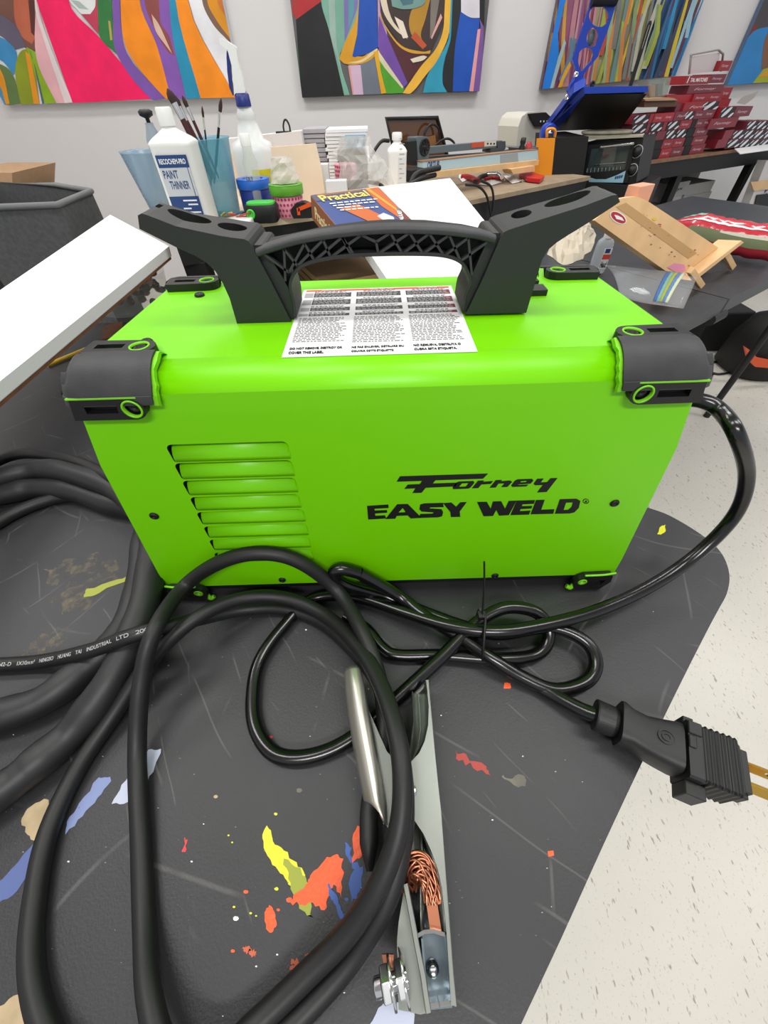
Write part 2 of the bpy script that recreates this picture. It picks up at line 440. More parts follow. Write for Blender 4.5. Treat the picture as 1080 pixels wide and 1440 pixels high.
b = B(); b.loft(rings, HAND, False); b.build('grip_arch', grip, bevel=.0004, seg=1)
# inner filler webs between arch and brackets
tops = [(369, 357), (399, 351), (428, 343), (454, 338), (481, 334), (508, 331), (549, 328), (576, 328), (604, 329), (632, 331), (659, 335), (686, 341)]
bots = [(401, 396), (406, 384), (418, 375), (442, 368), (465, 363), (494, 360), (532, 358), (566, 358), (595, 358), (625, 361), (648, 368), (664, 388)]
def Wp(p, y): q = PY(p[0], p[1], YH); return V((q.x, y, q.z))
def bar(b, p, q, th=.00065, y0=YH+.0008, y1=YH+.0038):
    a = Wp(p, 0); c = Wp(q, 0); t = (c-a).normalized(); n_ = V((-t.z, 0, t.x))*th
    pts = [a+n_, c+n_, c-n_, a-n_]
    b.prism([V((v.x, y0, v.z)) for v in pts], (0, y1-y0, 0), RUB)
b = B()
for i in range(11):
    if i == 5:
        bar(b, (508, 331), (529, 341)); bar(b, (549, 328), (529, 341)); bar(b, (529, 341), (532, 358)); bar(b, (481, 334), (494+4, 360)); continue
    bar(b, tops[i], bots[i+1]); bar(b, tops[i+1], bots[i])
b.build('grip_lattice', grip)
b = B(); poly = [(362, 350)]+tops+[(694, 341), (676, 372), (655, 420)]+[(663, 396)]+bots[::-1]+[(404, 420), (380, 380)]
ptsW = [Wp(p, YH+.013) for p in [(360, 352), (399, 345), (454, 333), (508, 326), (549, 323), (604, 324), (659, 330), (692, 337), (664, 392), (648, 370), (625, 362), (595, 359), (566, 359), (532, 359), (494, 361), (465, 364), (442, 369), (418, 377), (407, 388), (402, 400)]]
vs, fs = flatmesh([[(p.x, p.z) for p in ptsW]], .012)
b.add([V((v.x, YH+.019+v.z, v.y)) for v in vs], fs, BLKD); b.build('grip_core', grip)
# inner cheek of each bracket, leaning towards the opening
for (pts) in ([(352, 347), (369, 347), (383, 372), (398, 396), (412, 424), (416, 449), (409, 453)], [(707, 330), (692, 330), (682, 352), (664, 392), (655, 420), (650, 440), (656, 442)]):
    b = B(); b.prism([Wp(p, YH+.0035) for p in pts], (0, HT-.007, 0), HAND); b.build('bracket_cheek', welder, bevel=.0015, seg=2)
# hinge rail on top behind the handle (black strip with pale windows)
for (xa, xb) in ((.062, .118), (-.100, -.070)):
    b = B(); b.box((xa, .285, ZT), (xb, .297, ZT+.004), BLK); b.box((xa, .305, ZT), (xb, .318, ZT+.0035), BLK)
    nwin = 4 if xa > 0 else 2
    for k in range(nwin):
        x = xa+.004+k*(xb-xa-.006)/nwin; b.box((x, .307, ZT+.0035), (x+(xb-xa)/nwin-.004, .315, ZT+.0041), col(200, 200, 200))
    b.build('hinge_strip', welder, bevel=.0006, seg=1)
# ---- warning label on the top
def lab(u, v): # u 0..1 left-right, v 0..1 front-back
    x0, x1, y0, y1 = -.0545, .0548, .2052, .3105
    return V((x0+(x1-x0)*u, y0+(y1-y0)*v, 0))
b = B(); ZL = ZT+.0003
def rect(u0, v0, u1, v1, m, dz=0):
    a = lab(u0, v0); c = lab(u1, v1); b.box((a.x, a.y, ZL-.0003+dz*.5), (c.x, c.y, ZL+dz), m)
rect(0, 0, 1, 1, PAPER)
rect(.02, .958, .98, .985, mat('warning_orange', (222, 84, 40), .5), .0001)
dk = mat('label_dark', (62, 62, 66), .6); ft = mat('label_text', (110, 108, 112), .6); mar = mat('label_maroon', (120, 40, 60), .6)
random.seed(3)
for c in range(3):
    u0 = .02+c*.325; u1 = u0+.305
    rows_ = [(.845, .925), (.715, .80), (.61, .665), (.53, .565)]
    for (v0, v1) in rows_:
        iu = .06 if c == 0 else 0.015
        if c == 0: rect(u0, v0, u0+.055, v1, mat('label_grey', (170, 170, 172), .6), .0001)
        rect(u0+iu, v0, u1, v1, dk, .0001)
        if c == 2: rect(u1-.05, v0, u1, v1, mar, .00015)
        k = max(2, int((v1-v0)/.02))
        for j in range(k):
            vv = v0+(j+.5)*(v1-v0)/k; uu = u0+iu+.01
            while uu < u1-.03:
                w = random.uniform(.01, .03); rect(uu, vv-.003, min(uu+w, u1-.01), vv+.003, mat('label_pale', (190, 188, 188), .6), .0002); uu += w+.008
        for dv in (.012, .024):
            uu = u0+.06
            while uu < u1-.05: w = random.uniform(.012, .03); rect(uu, v1+dv-.003, uu+w, v1+dv+.003, ft, .0001); uu += w+.008
    for j in range(17):
        vv = .50-j*.0215; uu = u0+.01; end = u1-.01-(random.random()*.06)
        if j == 16 and c == 0: break
        while uu < end:
            w = random.uniform(.008, .03); rect(uu, vv-.0048, uu+w, vv+.0048, ft, .0001); uu += w+.006
label = b.build('warning_label', welder, label='white printed warning sheet')
for c, (t1, t2) in enumerate([('DO NOT REMOVE, DESTROY OR', 'COVER THIS LABEL.'), ('NE PAS ENLEVER, DÉTRUIRE OU', 'COUVRIR CETTE ÉTIQUETTE.'), ('NO REMUEVA, DESTRUYA O', 'CUBRA ESTA ETIQUETA.')]):
    b = B(); a = lab(.03+c*.325, .075); addtext(b, t1, V((a.x, a.y, ZL+.0002)), (1, 0, 0), (0, 1, 0), .030 if c < 2 else .027, .0028, INK, .01)
    a = lab(.03+c*.325, .028); addtext(b, t2, V((a.x, a.y, ZL+.0002)), (1, 0, 0), (0, 1, 0), .020 if c == 0 else .024, .0028, INK, .01)
    b.build('label_lettering', label)
for c, t1 in enumerate(('WARNING', 'AVERTISSEMENT', 'ADVERTENCIA')):
    b = B(); a = lab(.12+c*.325, .962); addtext(b, t1, V((a.x, a.y, ZL+.0002)), (1, 0, 0), (0, 1, 0), .014+.004*(c == 1), .0020, PAPER, .01); b.build('heading_lettering', label)
# ---- side lettering: outlines traced on the flat side panel
def onpanel(pts): return [(PY(x, y, YF).x, PY(x, y, YF).z) for x, y in pts]
def q3(x, y): return (480+x/2.5714, 640+y/2.5714)   # measured on a 2.57x enlargement
def inkshape(b, ol, dy=.0):
    vs, fs = flatmesh([onpanel([q3(*p) for p in o_]) for o_ in ol], .0003)
    b.add([V((v.x, YF-.00025-dy+v.z, v.y)) for v in vs], fs, INK)
b = B()
inkshape(b, [[(212, 76), (530, 66), (512, 84), (340, 90), (330, 102), (420, 99), (412, 112), (305, 117), (290, 135), (257, 136), (268, 119), (228, 121), (240, 106), (284, 104), (292, 92), (200, 95)]])   # F with its long bar
# o r n e y as slanted strokes
def stroke(b, pts, w, M=None):
    P = cr([V((x, y, 0)) for x, y in pts], 5); Lf = []; Rt = []
    for i, p in enumerate(P):
        t = (P[min(i+1, len(P)-1)]-P[max(i-1, 0)]).normalized(); n_ = V((-t.y, t.x, 0))*w/2
        Lf.append((p.x+n_.x, p.y+n_.y)); Rt.append((p.x-n_.x, p.y-n_.y))
    for i in range(len(Lf)-1):
        inkshape(b, [[Lf[i], Lf[i+1], Rt[i+1], Rt[i]]], .00001*(i % 3))
inkshape(b, [[(425, 95), (478, 93), (481, 99), (466, 117), (458, 120), (404, 122), (402, 116), (415, 99)], [(436, 101), (460, 100), (450, 113), (425, 114)]])
inkshape(b, [[(494, 92), (515, 91), (512, 96), (548, 93), (540, 103), (506, 105), (495, 118), (472, 119)]])
inkshape(b, [[(558, 90), (580, 89), (577, 94), (610, 91), (617, 96), (600, 114), (578, 115), (590, 101), (568, 102), (558, 116), (536, 117)]])
inkshape(b, [[(637, 87), (690, 85), (694, 91), (684, 102), (640, 105), (636, 108), (676, 106), (668, 112), (618, 114), (614, 109), (627, 92)], [(650, 93), (672, 92), (668, 97), (646, 98)]])
inkshape(b, [[(708, 85), (731, 84), (720, 98), (744, 97), (756, 83), (781, 82), (742, 132), (708, 134), (718, 120), (729, 107), (700, 108), (695, 103)]])
inkshape(b, [[(93, 183), (170, 178), (171, 190), (120, 193), (121, 200), (165, 198), (166, 207), (122, 210), (123, 219), (158, 217), (162, 228), (97, 232)]])        # E
inkshape(b, [[(202, 177), (240, 176), (290, 226), (250, 228), (240, 217), (200, 219), (195, 229), (160, 230), (166, 222)], [(222, 190), (233, 206), (206, 207)]])    # A
inkshape(b, [[(285, 178), (300, 174), (368, 172), (370, 187), (322, 188), (318, 192), (362, 195), (368, 205), (364, 220), (350, 224), (282, 226), (285, 212), (330, 211), (334, 206), (290, 203), (282, 195)]])  # S
inkshape(b, [[(368, 173), (398, 171), (415, 186), (430, 170), (453, 169), (428, 203), (430, 222), (396, 223), (394, 205)]])  # Y
inkshape(b, [[(491, 169), (526, 168), (540, 193), (548, 167), (578, 166), (592, 193), (605, 165), (633, 164), (605, 216), (570, 218), (560, 197), (548, 219), (514, 220)]])  # W
inkshape(b, [[(634, 164), (700, 162), (696, 175), (655, 177), (652, 184), (690, 183), (687, 192), (648, 194), (645, 202), (684, 200), (678, 214), (611, 216)]])  # E
inkshape(b, [[(704, 162), (735, 161), (722, 197), (770, 195), (766, 211), (684, 213)]])   # L
inkshape(b, [[(790, 159), (850, 157), (864, 165), (858, 190), (842, 206), (825, 210), (772, 211)], [(812, 171), (803, 198), (820, 197), (832, 187), (837, 170)]])  # D
inkshape(b, [[(x_, y_) for x_, y_ in ell(884, 166, 11, 9)], [(x_, y_) for x_, y_ in ell(884, 166, 9, 7.4)]])
p0 = PY(*q3(879, 171), YF); addtext(b, 'R', V((p0.x, YF-.0003, p0.z)), (1, 0, 0), (0, 0, 1), .0018, .0022, INK, .01)
b.build('brand_lettering', welder, label='black lettering on the green side')
# ------------------------------------------------------------------ front table
TZ = .75
tab = thing('folding_table', 'black plastic folding table in the foreground, scratched and splashed with paint, under the green welder', 'table', (-.2, .3, 0))
def tabmat():
    m = bpy.data.materials.new('table_plastic'); m.use_nodes = True; nt = m.node_tree; b = nt.nodes['Principled BSDF']
    b.inputs['Roughness'].default_value = .46; b.inputs['Specular IOR Level'].default_value = .5
    tc = nt.nodes.new('ShaderNodeTexCoord')
    n1 = nt.nodes.new('ShaderNodeTexNoise'); n1.inputs['Scale'].default_value = 6; n1.inputs['Detail'].default_value = 8
    r1 = nt.nodes.new('ShaderNodeValToRGB'); r1.color_ramp.elements[0].color = (*lin((34, 34, 36)), 1); r1.color_ramp.elements[1].color = (*lin((48, 48, 51)), 1)
    r1.color_ramp.elements[0].position = .3; r1.color_ramp.elements[1].position = .7
    nt.links.new(tc.outputs['Object'], n1.inputs['Vector']); nt.links.new(n1.outputs['Fac'], r1.inputs['Fac'])
    last = r1.outputs['Color']
    for rot, sc, th in ((.5, 7, .985), (-.9, 9, .988), (1.9, 6, .987), (2.6, 12, .988)):   # hairline scratches
        mp = nt.nodes.new('ShaderNodeMapping'); mp.inputs['Rotation'].default_value = (0, 0, rot); mp.inputs['Location'].default_value = (rot, sc*.3, 0)
        nt.links.new(tc.outputs['Object'], mp.inputs['Vector'])
        w = nt.nodes.new('ShaderNodeTexWave'); w.inputs['Scale'].default_value = sc*.7; w.inputs['Distortion'].default_value = 9; w.inputs['Detail'].default_value = 1.5; w.inputs['Detail Scale'].default_value = .6
        nt.links.new(mp.outputs['Vector'], w.inputs['Vector'])
        g = nt.nodes.new('ShaderNodeMapRange'); g.inputs['From Min'].default_value = .996; g.inputs['From Max'].default_value = 1.0; g.inputs['To Max'].default_value = .28
        nt.links.new(w.outputs['Fac'], g.inputs['Value'])
        mk = nt.nodes.new('ShaderNodeTexNoise'); mk.inputs['Scale'].default_value = 9+sc; nt.links.new(mp.outputs['Vector'], mk.inputs['Vector'])
        mr = nt.nodes.new('ShaderNodeMapRange'); mr.inputs['From Min'].default_value = .55; mr.inputs['From Max'].default_value = .64; nt.links.new(mk.outputs['Fac'], mr.inputs['Value'])
        mu = nt.nodes.new('ShaderNodeMath'); mu.operation = 'MULTIPLY'; nt.links.new(g.outputs['Result'], mu.inputs[0]); nt.links.new(mr.outputs['Result'], mu.inputs[1])
        mx = nt.nodes.new('ShaderNodeMix'); mx.data_type = 'RGBA'; mx.inputs['B'].default_value = (*lin((120, 118, 116)), 1)
        nt.links.new(mu.outputs['Value'], mx.inputs['Factor']); nt.links.new(last, mx.inputs['A']); last = mx.outputs['Result']
    nt.links.new(last, b.inputs['Base Color'])
    n2 = nt.nodes.new('ShaderNodeTexNoise'); n2.inputs['Scale'].default_value = 700
    bp = nt.nodes.new('ShaderNodeBump'); bp.inputs['Strength'].default_value = .25; bp.inputs['Distance'].default_value = .0006
    nt.links.new(tc.outputs['Object'], n2.inputs['Vector']); nt.links.new(n2.outputs['Fac'], bp.inputs['Height']); nt.links.new(bp.outputs['Normal'], b.inputs['Normal'])
    return m
TAB = tabmat()
edge = [(880, 700), (900, 710), (935, 722), (965, 738), (992, 756), (1010, 772), (1021, 790), (1026, 812), (1022, 835), (1011, 856), (996, 884), (960, 955), (905, 1068), (850, 1185), (790, 1318), (733, 1440), (690, 1535)]
E_ = pzs(edge, TZ)
P = [V((-1.15, .88, TZ)), V((-.34, .88, TZ)), V((-.04, .60, TZ))]+E_+[V((.0, -.16, TZ)), V((-1.15, -.16, TZ))]
P2 = cr(P[3:-2], 4)
b = B(); b.prism(P[:3]+P2+P[-2:], (0, 0, -.032), TAB)
# paint marks, each a thin skin of dried paint lying on the plastic
def splat(px, m, dz=.00025, rag=0):
    W = [PZ(x, y, TZ) for x, y in px]
    if rag:
        out = []
        for i, p in enumerate(W):
            q = W[(i+1) % len(W)]; out.append(p)
            for t in (.25, .5, .75):
                d = (q-p); nn = V((-d.y, d.x, 0))
                out.append(p+d*t+nn*random.uniform(-rag, rag))
        W = out
    vs, fs = flatmesh([[(p.x, p.y) for p in W]], .0002)
    b.add([V((v.x, v.y, TZ+dz*.5+(dz*.5 if v.z > 0 else -dz*.4))) for v in vs], fs, m)
def z2(pts, s=1.9286, ox=0, oy=1000): return [(ox+x/s, oy+y/s) for x, y in pts]
random.seed(11)
YEL = col(214, 214, 20, .4); YELG = col(150, 158, 50, .5); ORG = col(236, 88, 30, .4, bump=.3, bscale=300); BLU = col(58, 92, 168, .5); BLUW = col(120, 134, 176, .55); PALE = col(178, 184, 204, .55); TANP = col(176, 156, 122, .6, var=.15, vscale=60); RED = col(205, 50, 55, .45); DUST = col(104, 100, 92, .7, var=.2, vscale=80)
splat(z2([(724, 310), (736, 330), (740, 352), (770, 378), (805, 410), (828, 445), (833, 490), (800, 500), (782, 470), (760, 440), (735, 405), (718, 378), (712, 345)]), YEL, rag=.12)
splat(z2([(770, 400), (815, 425), (832, 460), (835, 505), (850, 560), (820, 540), (800, 505), (782, 455)]), YELG, .0003, rag=.12)
splat(z2([(912, 388), (932, 400), (930, 450), (925, 505), (905, 470), (893, 500), (880, 540), (850, 520), (820, 525), (788, 518), (800, 495), (830, 470), (842, 445), (880, 405)]), ORG, .0005, rag=.15)
splat(z2([(890, 466), (906, 490), (925, 530), (933, 562), (922, 562), (905, 520), (893, 500)]), BLU, .0006, rag=.1)
splat(z2([(970, 310), (990, 325), (1004, 315), (1006, 375), (990, 385), (975, 400), (955, 412), (957, 360)]), ORG, .0006, rag=.15)
splat(z2([(935, 355), (955, 370), (953, 410), (985, 420), (975, 490), (955, 520), (950, 450), (962, 430), (945, 400)]), BLU, .0003, rag=.15)
splat(z2([(730, 526), (745, 545), (751, 580), (738, 600), (722, 590), (718, 545)]), ORG, rag=.15)
splat(z2([(500, 343), (509, 350), (503, 382), (493, 380)]), RED, rag=.2)
splat(z2([(402, 105), (437, 102), (420, 150), (392, 205), (350, 245), (303, 252), (330, 200), (375, 155)]), PALE, rag=.1)
splat(z2([(268, 180), (300, 178), (302, 190), (265, 235), (225, 285), (178, 335), (182, 300), (215, 250)]), BLUW, rag=.08)
splat(z2([(100, 350), (112, 360), (75, 445), (35, 500), (-20, 530), (-20, 480), (30, 430)]), col(80, 96, 146, .55), rag=.08)
splat(z2([(75, 265), (120, 238), (140, 250), (142, 290), (130, 330), (100, 352), (75, 335), (58, 298)]), TANP, rag=.12)
splat(z2([(0, 800), (50, 768), (62, 790), (72, 860), (0, 880)]), TANP, rag=.08)
splat(z2([(1050, 770), (1080, 790), (1120, 800), (1130, 900), (980, 900), (1020, 820)]), PALE, rag=.06)
for (x, y, r_, m_) in ((748, 279, 5, YEL), (750, 482, 6, YEL), (667, 490, 7, ORG), (785, 512, 9, ORG), (755, 539, 5, ORG), (635, 531, 4, YEL), (680, 548, 4, YEL), (695, 555, 3, YEL), (632, 650, 6, ORG), (640, 562, 8, PAPER), (585, 232, 6, TANP), (735, 70, 5, RED), (812, 215, 8, DUST), (695, 692, 3, PAPER), (620, 337, 3, YEL), (630, 356, 3, YEL), (940, 510, 6, BLU), (520, 408, 3, PAPER), (186, 408, 3, PAPER), (752, 660, 3, PAPER), (850, 718, 8, ORG)):
    splat(z2(ell(x, y, r_, r_*.8, 7)), m_, rag=.15)
for (x, y) in ((800, 680), (815, 700), (838, 665), (830, 690), (845, 700), (812, 730), (825, 745), (795, 700), (670, 645), (685, 655)):
    splat(z2(ell(x, y, 12, 9, 6, random.random())), col(190, 92, 60, .6), rag=.35)
# marks elsewhere on the table, in photograph pixels
splat([(930, 740), (936, 738), (936, 745), (929, 752), (924, 751)], YEL, rag=.1)
splat([(640, 1055), (655, 1060), (684, 1078), (690, 1090), (665, 1080), (645, 1070)], col(170, 66, 58, .6), rag=.25)
splat([(715, 1095), (735, 1090), (740, 1097), (722, 1104), (705, 1092)], DUST, rag=.3)
splat([(770, 1197), (778, 1196), (779, 1203), (771, 1205)], ORG)
splat([(709, 960), (718, 961), (718, 968), (708, 968)], ORG, rag=.1)
splat([(122, 828), (165, 815), (180, 811), (181, 816), (140, 834), (118, 840)], YELG, rag=.1)
SM = bpy.data.materials.new('dried_smear'); SM.use_nodes = True; _n = SM.node_tree; _b = _n.nodes['Principled BSDF']; _b.inputs['Base Color'].default_value = (*lin((128, 120, 102)), 1); _b.inputs['Roughness'].default_value = .7
_t = _n.nodes.new('ShaderNodeTexCoord'); _k = _n.nodes.new('ShaderNodeTexNoise'); _k.inputs['Scale'].default_value = 75; _k.inputs['Detail'].default_value = 9; _k.inputs['Roughness'].default_value = .7
_r = _n.nodes.new('ShaderNodeMapRange'); _r.inputs['From Min'].default_value = .48; _r.inputs['From Max'].default_value = .72; _r.inputs['To Max'].default_value = .6
_n.links.new(_t.outputs['Object'], _k.inputs['Vector']); _n.links.new(_k.outputs['Fac'], _r.inputs['Value']); _n.links.new(_r.outputs['Result'], _b.inputs['Alpha'])
splat([(60, 800), (120, 782), (165, 790), (180, 800), (160, 830), (130, 850), (90, 865), (70, 850), (95, 820)], SM, .0001, rag=.25)
splat([(30, 920), (50, 900), (90, 880), (110, 885), (80, 915), (45, 930)], SM, rag=.2)
splat([(120, 1020), (150, 1025), (140, 1040)], DUST, rag=.3)
for i in range(150):
    x = random.uniform(0, 930); y = random.uniform(840, 1440)
    if x > 1000-(y-830)*.44: continue
    r_ = random.uniform(.5, 1.5)
    splat(ell(x, y, r_, r_*.7, 5), random.choice([PAPER, DUST, DUST, DUST, col(150, 148, 146)]))
top = b.build('tabletop', tab)
for (x, y) in ((-1.0, .75), (-1.0, -.05), (-.05, .55)):
    b = B(); b.tube([V((x, y, TZ-.03)), V((x, y, .01))], .014, BLK); b.build('leg', tab)
# ------------------------------------------------------------------ cables
def path(pts, n=10): return cr([PZ(x, y, z) if z > 0 else PY(x, y, -z) for x, y, z in pts], n)   # a negative third value is a distance instead of a level
Z0 = TZ+.0003
rg = .0062
# ground cable: in from the left, two loops, up into the clamp
g = path([(-60, 938, Z0+rg), (0, 935, Z0+rg+.001), (60, 930, Z0+rg+.004), (130, 914, Z0+.034), (185, 894, Z0+.048), (240, 880, Z0+.040), (290, 868, Z0+.020), (345, 857, Z0+.008), (400, 856, Z0+rg), (450, 874, Z0+rg), (495, 912, Z0+.018), (532, 960, Z0+.030), (556, 1030, Z0+.040), (568, 1100, Z0+.042), (566, 1180, Z0+.038), (545, 1262, Z0+.028), (500, 1340, Z0+rg+.006), (445, 1405, Z0+rg), (380, 1465, Z0+rg), (300, 1510, Z0+rg), (190, 1530, Z0+rg), (100, 1500, Z0+rg), (62, 1440, Z0+rg), (44, 1360, Z0+rg), (48, 1270, Z0+rg), (68, 1170, Z0+rg), (110, 1080, Z0+rg), (160, 1005, Z0+rg+.006), (215, 925, Z0+.030), (275, 870, Z0+.040), (340, 842, Z0+.030), (400, 841, Z0+.022), (455, 864, Z0+.020), (500, 905, Z0+.034), (530, 952, Z0+.046), (552, 1010, Z0+.056), (565, 1080, Z0+.058), (562, 1160, Z0+.052), (535, 1240, Z0+.040), (490, 1310, Z0+.024), (430, 1372, Z0+.014), (360, 1440, Z0+.010), (290, 1500, Z0+.014), (235, 1480, Z0+.016), (210, 1400, Z0+.014), (203, 1300, Z0+rg), (198, 1180, Z0+rg), (193, 1060, Z0+.012), (199, 960, Z0+.040), (218, 885, Z0+.060), (262, 822, -.176), (315, 788, -.180), (372, 778, -.182), (425, 792, -.180), (475, 832, -.170), (510, 890, Z0+.040), (532, 950, Z0+.034), (540, 1010, Z0+.020), (532, 1080, Z0+.016), (520, 1130, Z0+.014), (519, 1185, Z0+.014), (520, 1225, Z0+.013)], 8)
b = B(); rad = [rg]*len(g)
for i in range(8): rad[-1-i] = rg*(.35+.65*i/8)
b.tube(g, rg, CABLE, 14, True, rad)
gcable = b.build('ground_cable', None, label='long dull black cable looping on the table and running into the metal clamp', cat='cable')
# printed writing along the cable
def writing(pathpts, text, s0, s1, r, h, m, parent, name='cable_print', side=(0, -.35, 1)):
    b = B(); P = [V(p) for p in pathpts]; L = [0]
    for i in range(1, len(P)): L.append(L[-1]+(P[i]-P[i-1]).length)
    def at(s):
        for i in range(1, len(P)):
            if L[i] >= s: t = (s-L[i-1])/(L[i]-L[i-1]); return P[i-1].lerp(P[i], t), (P[i]-P[i-1]).normalized()
        return P[-1], (P[-1]-P[-2]).normalized()
    vs, fs = flatmesh(None, 1, .01, text); x0 = min(v.x for v in vs); x1 = max(v.x for v in vs)
    out = []
    sd = V(side).normalized()
    for v in vs:
        s = s0+(v.x-x0)/(x1-x0)*(s1-s0); c, t = at(s); n_ = (sd-t*sd.dot(t)).normalized(); q = n_.cross(t).normalized()
        an = (v.y-.35)*h/r
        out.append(c+(n_*math.cos(an)+q*math.sin(an))*(r+.00015+.0001*v.z))
    b.add(out, fs, m); return b.build(name, parent, label='pale printing on the cable')
writing(path([(-60, 938, Z0+rg), (0, 935, Z0+rg+.001), (60, 930, Z0+rg+.004), (130, 914, Z0+.034), (185, 894, Z0+.048), (240, 880, Z0+.040), (290, 868, Z0+.020), (345, 857, Z0+.008)], 10), 'H01N2-D   1X10mm²    NINGBO    HUANG    TAI    INDUSTRIAL   LTD   200', .034, .192, rg, .0042, col(170, 170, 170), gcable)
# welding gun hose: two thick coils at the left
rh = .0125
h = path([(230, 700, Z0+.02), (208, 742, Z0+rh), (200, 790, Z0+rh), (190, 850, Z0+rh), (160, 905, Z0+rh), (120, 940, Z0+rh), (60, 985, Z0+rh), (-20, 1012, Z0+rh), (-140, 1050, Z0+rh), (-330, 1040, Z0+rh), (-380, 900, Z0+rh), (-250, 760, Z0+rh), (-100, 702, Z0+rh), (0, 672, Z0+rh+.012), (60, 660, Z0+rh+.012), (110, 668, Z0+.03), (165, 690, Z0+.03), (210, 740, Z0+.032), (212, 800, Z0+.032), (196, 870, Z0+.030), (160, 950, Z0+rh+.012), (110, 1020, Z0+rh), (55, 1070, Z0+rh), (0, 1112, Z0+rh), (-120, 1180, Z0+rh), (-330, 1180, Z0+rh), (-450, 950, Z0+rh), (-300, 780, Z0+rh), (-80, 708, Z0+rh), (0, 696, Z0+rh), (50, 686, Z0+rh), (100, 690, Z0+rh), (150, 706, Z0+rh), (190, 715, Z0+rh)], 9)
random.seed(2); rad = [rh*(1+.05*math.sin(i*.55)+random.uniform(-.015, .015)) for i in range(len(h))]
b = B(); b.tube(h, rh, HOSE, 18, True, rad)
b.build('welding_gun_hose', None, label='thick sheathed black hose coiled at the left side of the welder', cat='hose')
r2 = .0068
h2 = path([(190, 690, Z0+.045), (150, 668, Z0+.04), (110, 650, Z0+.03), (60, 639, Z0+.024), (20, 640, Z0+.016), (-20, 656, Z0+.010), (-120, 700, Z0+r2), (-260, 800, Z0+r2), (-300, 850, Z0+r2)], 8)
b = B(); b.tube(h2, r2, CABLE, 12)
lead = b.build('control_lead', None, label='thinner black cable arching over the thick hose at the left edge', cat='cable')
h3 = path([(170, 700, Z0+r2), (100, 698, Z0+r2), (60, 706, Z0+r2), (20, 722, Z0+r2), (-20, 745, Z0+r2), (-120, 800, Z0+r2)], 8)
b = B(); b.tube(h3, .0072, CABLE, 12)
b.build('gas_hose', None, label='short black hose under the coiled hose at the left edge', cat='hose')
# power cord
rc = .0056
pc = path([(960, 562, -.262), (988, 564, -.255), (1012, 577, -.245), (1035, 610, Z0+.16), (1050, 665, Z0+.12), (1040, 712, Z0+.085), (1010, 752, Z0+.055), (960, 795, Z0+.030), (900, 832, Z0+.022), (830, 862, Z0+.024), (750, 882, Z0+.026), (690, 888, Z0+.026), (630, 880, Z0+.022), (570, 862, Z0+.016), (500, 840, Z0+.010), (440, 842, Z0+.006), (400, 880, Z0+rc), (365, 930, Z0+rc), (355, 985, Z0+rc), (362, 1030, Z0+rc), (390, 1062, Z0+rc), (440, 1063, Z0+rc), (495, 1038, Z0+rc), (555, 985, Z0+.008), (620, 925, Z0+.014), (665, 880, Z0+.020), (710, 855, Z0+.026), (755, 862, Z0+.022), (772, 892, Z0+.012), (755, 920, Z0+rc), (700, 927, Z0+.009), (620, 922, Z0+rc), (560, 922, Z0+rc), (538, 912, Z0+rc), (515, 885, Z0+rc), (485, 868, Z0+.003)], 8)
pc = cr([V((XC+.198, .2845, .9065)), V((XC+.215, .2835, .909)), pc[0].lerp(pc[8], .6)], 6)[:-1]+pc[6:]
b = B(); b.tube(pc, rc, CORD, 14)
cord = b.build('power_cable', None, label='glossy black power cord from the right end of the welder, bundled by a cable tie', cat='cord')
pc2 = path([(505, 806, -.181), (480, 800, -.181), (470, 806, -.180), (485, 822, -.178), (540, 838, Z0+.010), (600, 862, Z0+.007), (650, 880, Z0+rc), (700, 892, Z0+.010), (770, 882, Z0+.016), (820, 900, Z0+.014), (838, 930, Z0+.010), (825, 958, Z0+rc), (780, 970, Z0+rc), (730, 950, Z0+.010), (690, 925, Z0+.016), (650, 898, Z0+.016), (600, 868, Z0+.018), (560, 838, Z0+.020), (505, 806, -.181)], 8)
b = B(); b.tube(pc2, rc, CORD, 14); b.build('cord_loop', cord)
pc3 = path([(680, 925, Z0+rc), (720, 945, Z0+rc), (770, 973, Z0+rc), (815, 997, Z0+.010), (845, 1008, Z0+.0145)], 8)
b = B(); b.tube(pc3, rc, CORD, 14); b.build('cord_end', cord)
b = B(); r3 = path([(690, 872, Z0+.030), (760, 866, Z0+.026)], 4); b.tube(r3, rc, CORD, 12)
# cable tie
b = B(); c0 = PZ(680, 880, Z0+.018)
tr = []
tie_px = [(676, 862, .034), (682, 868, .036), (681, 892, .034), (679, 918, .022), (678, 930, .006), (672, 925, .002), (670, 880, .001), (673, 862, .008), (676, 858, .026)]
tp_ = path([(x, y, Z0+z) for x, y, z in tie_px], 6); b.tube(tp_, .0012, BLK, 8, flat=2.0)
tail = [PZ(678, 868, Z0+.034), PZ(680, 840, Z0+.052), PZ(681, 815, Z0+.068), PZ(681, 790, Z0+.082)]
b.tube(cr(tail, 4), .0008, BLK, 6, flat=2.2)
q = PZ(677, 866, Z0+.035); b.box((q.x-.003, q.y-.003, q.z-.002), (q.x+.003, q.y+.003, q.z+.003), BLK)
b.build('cable_tie', None, label='black nylon cable tie with its tail standing up, round the bundled power cord', cat='cable tie')
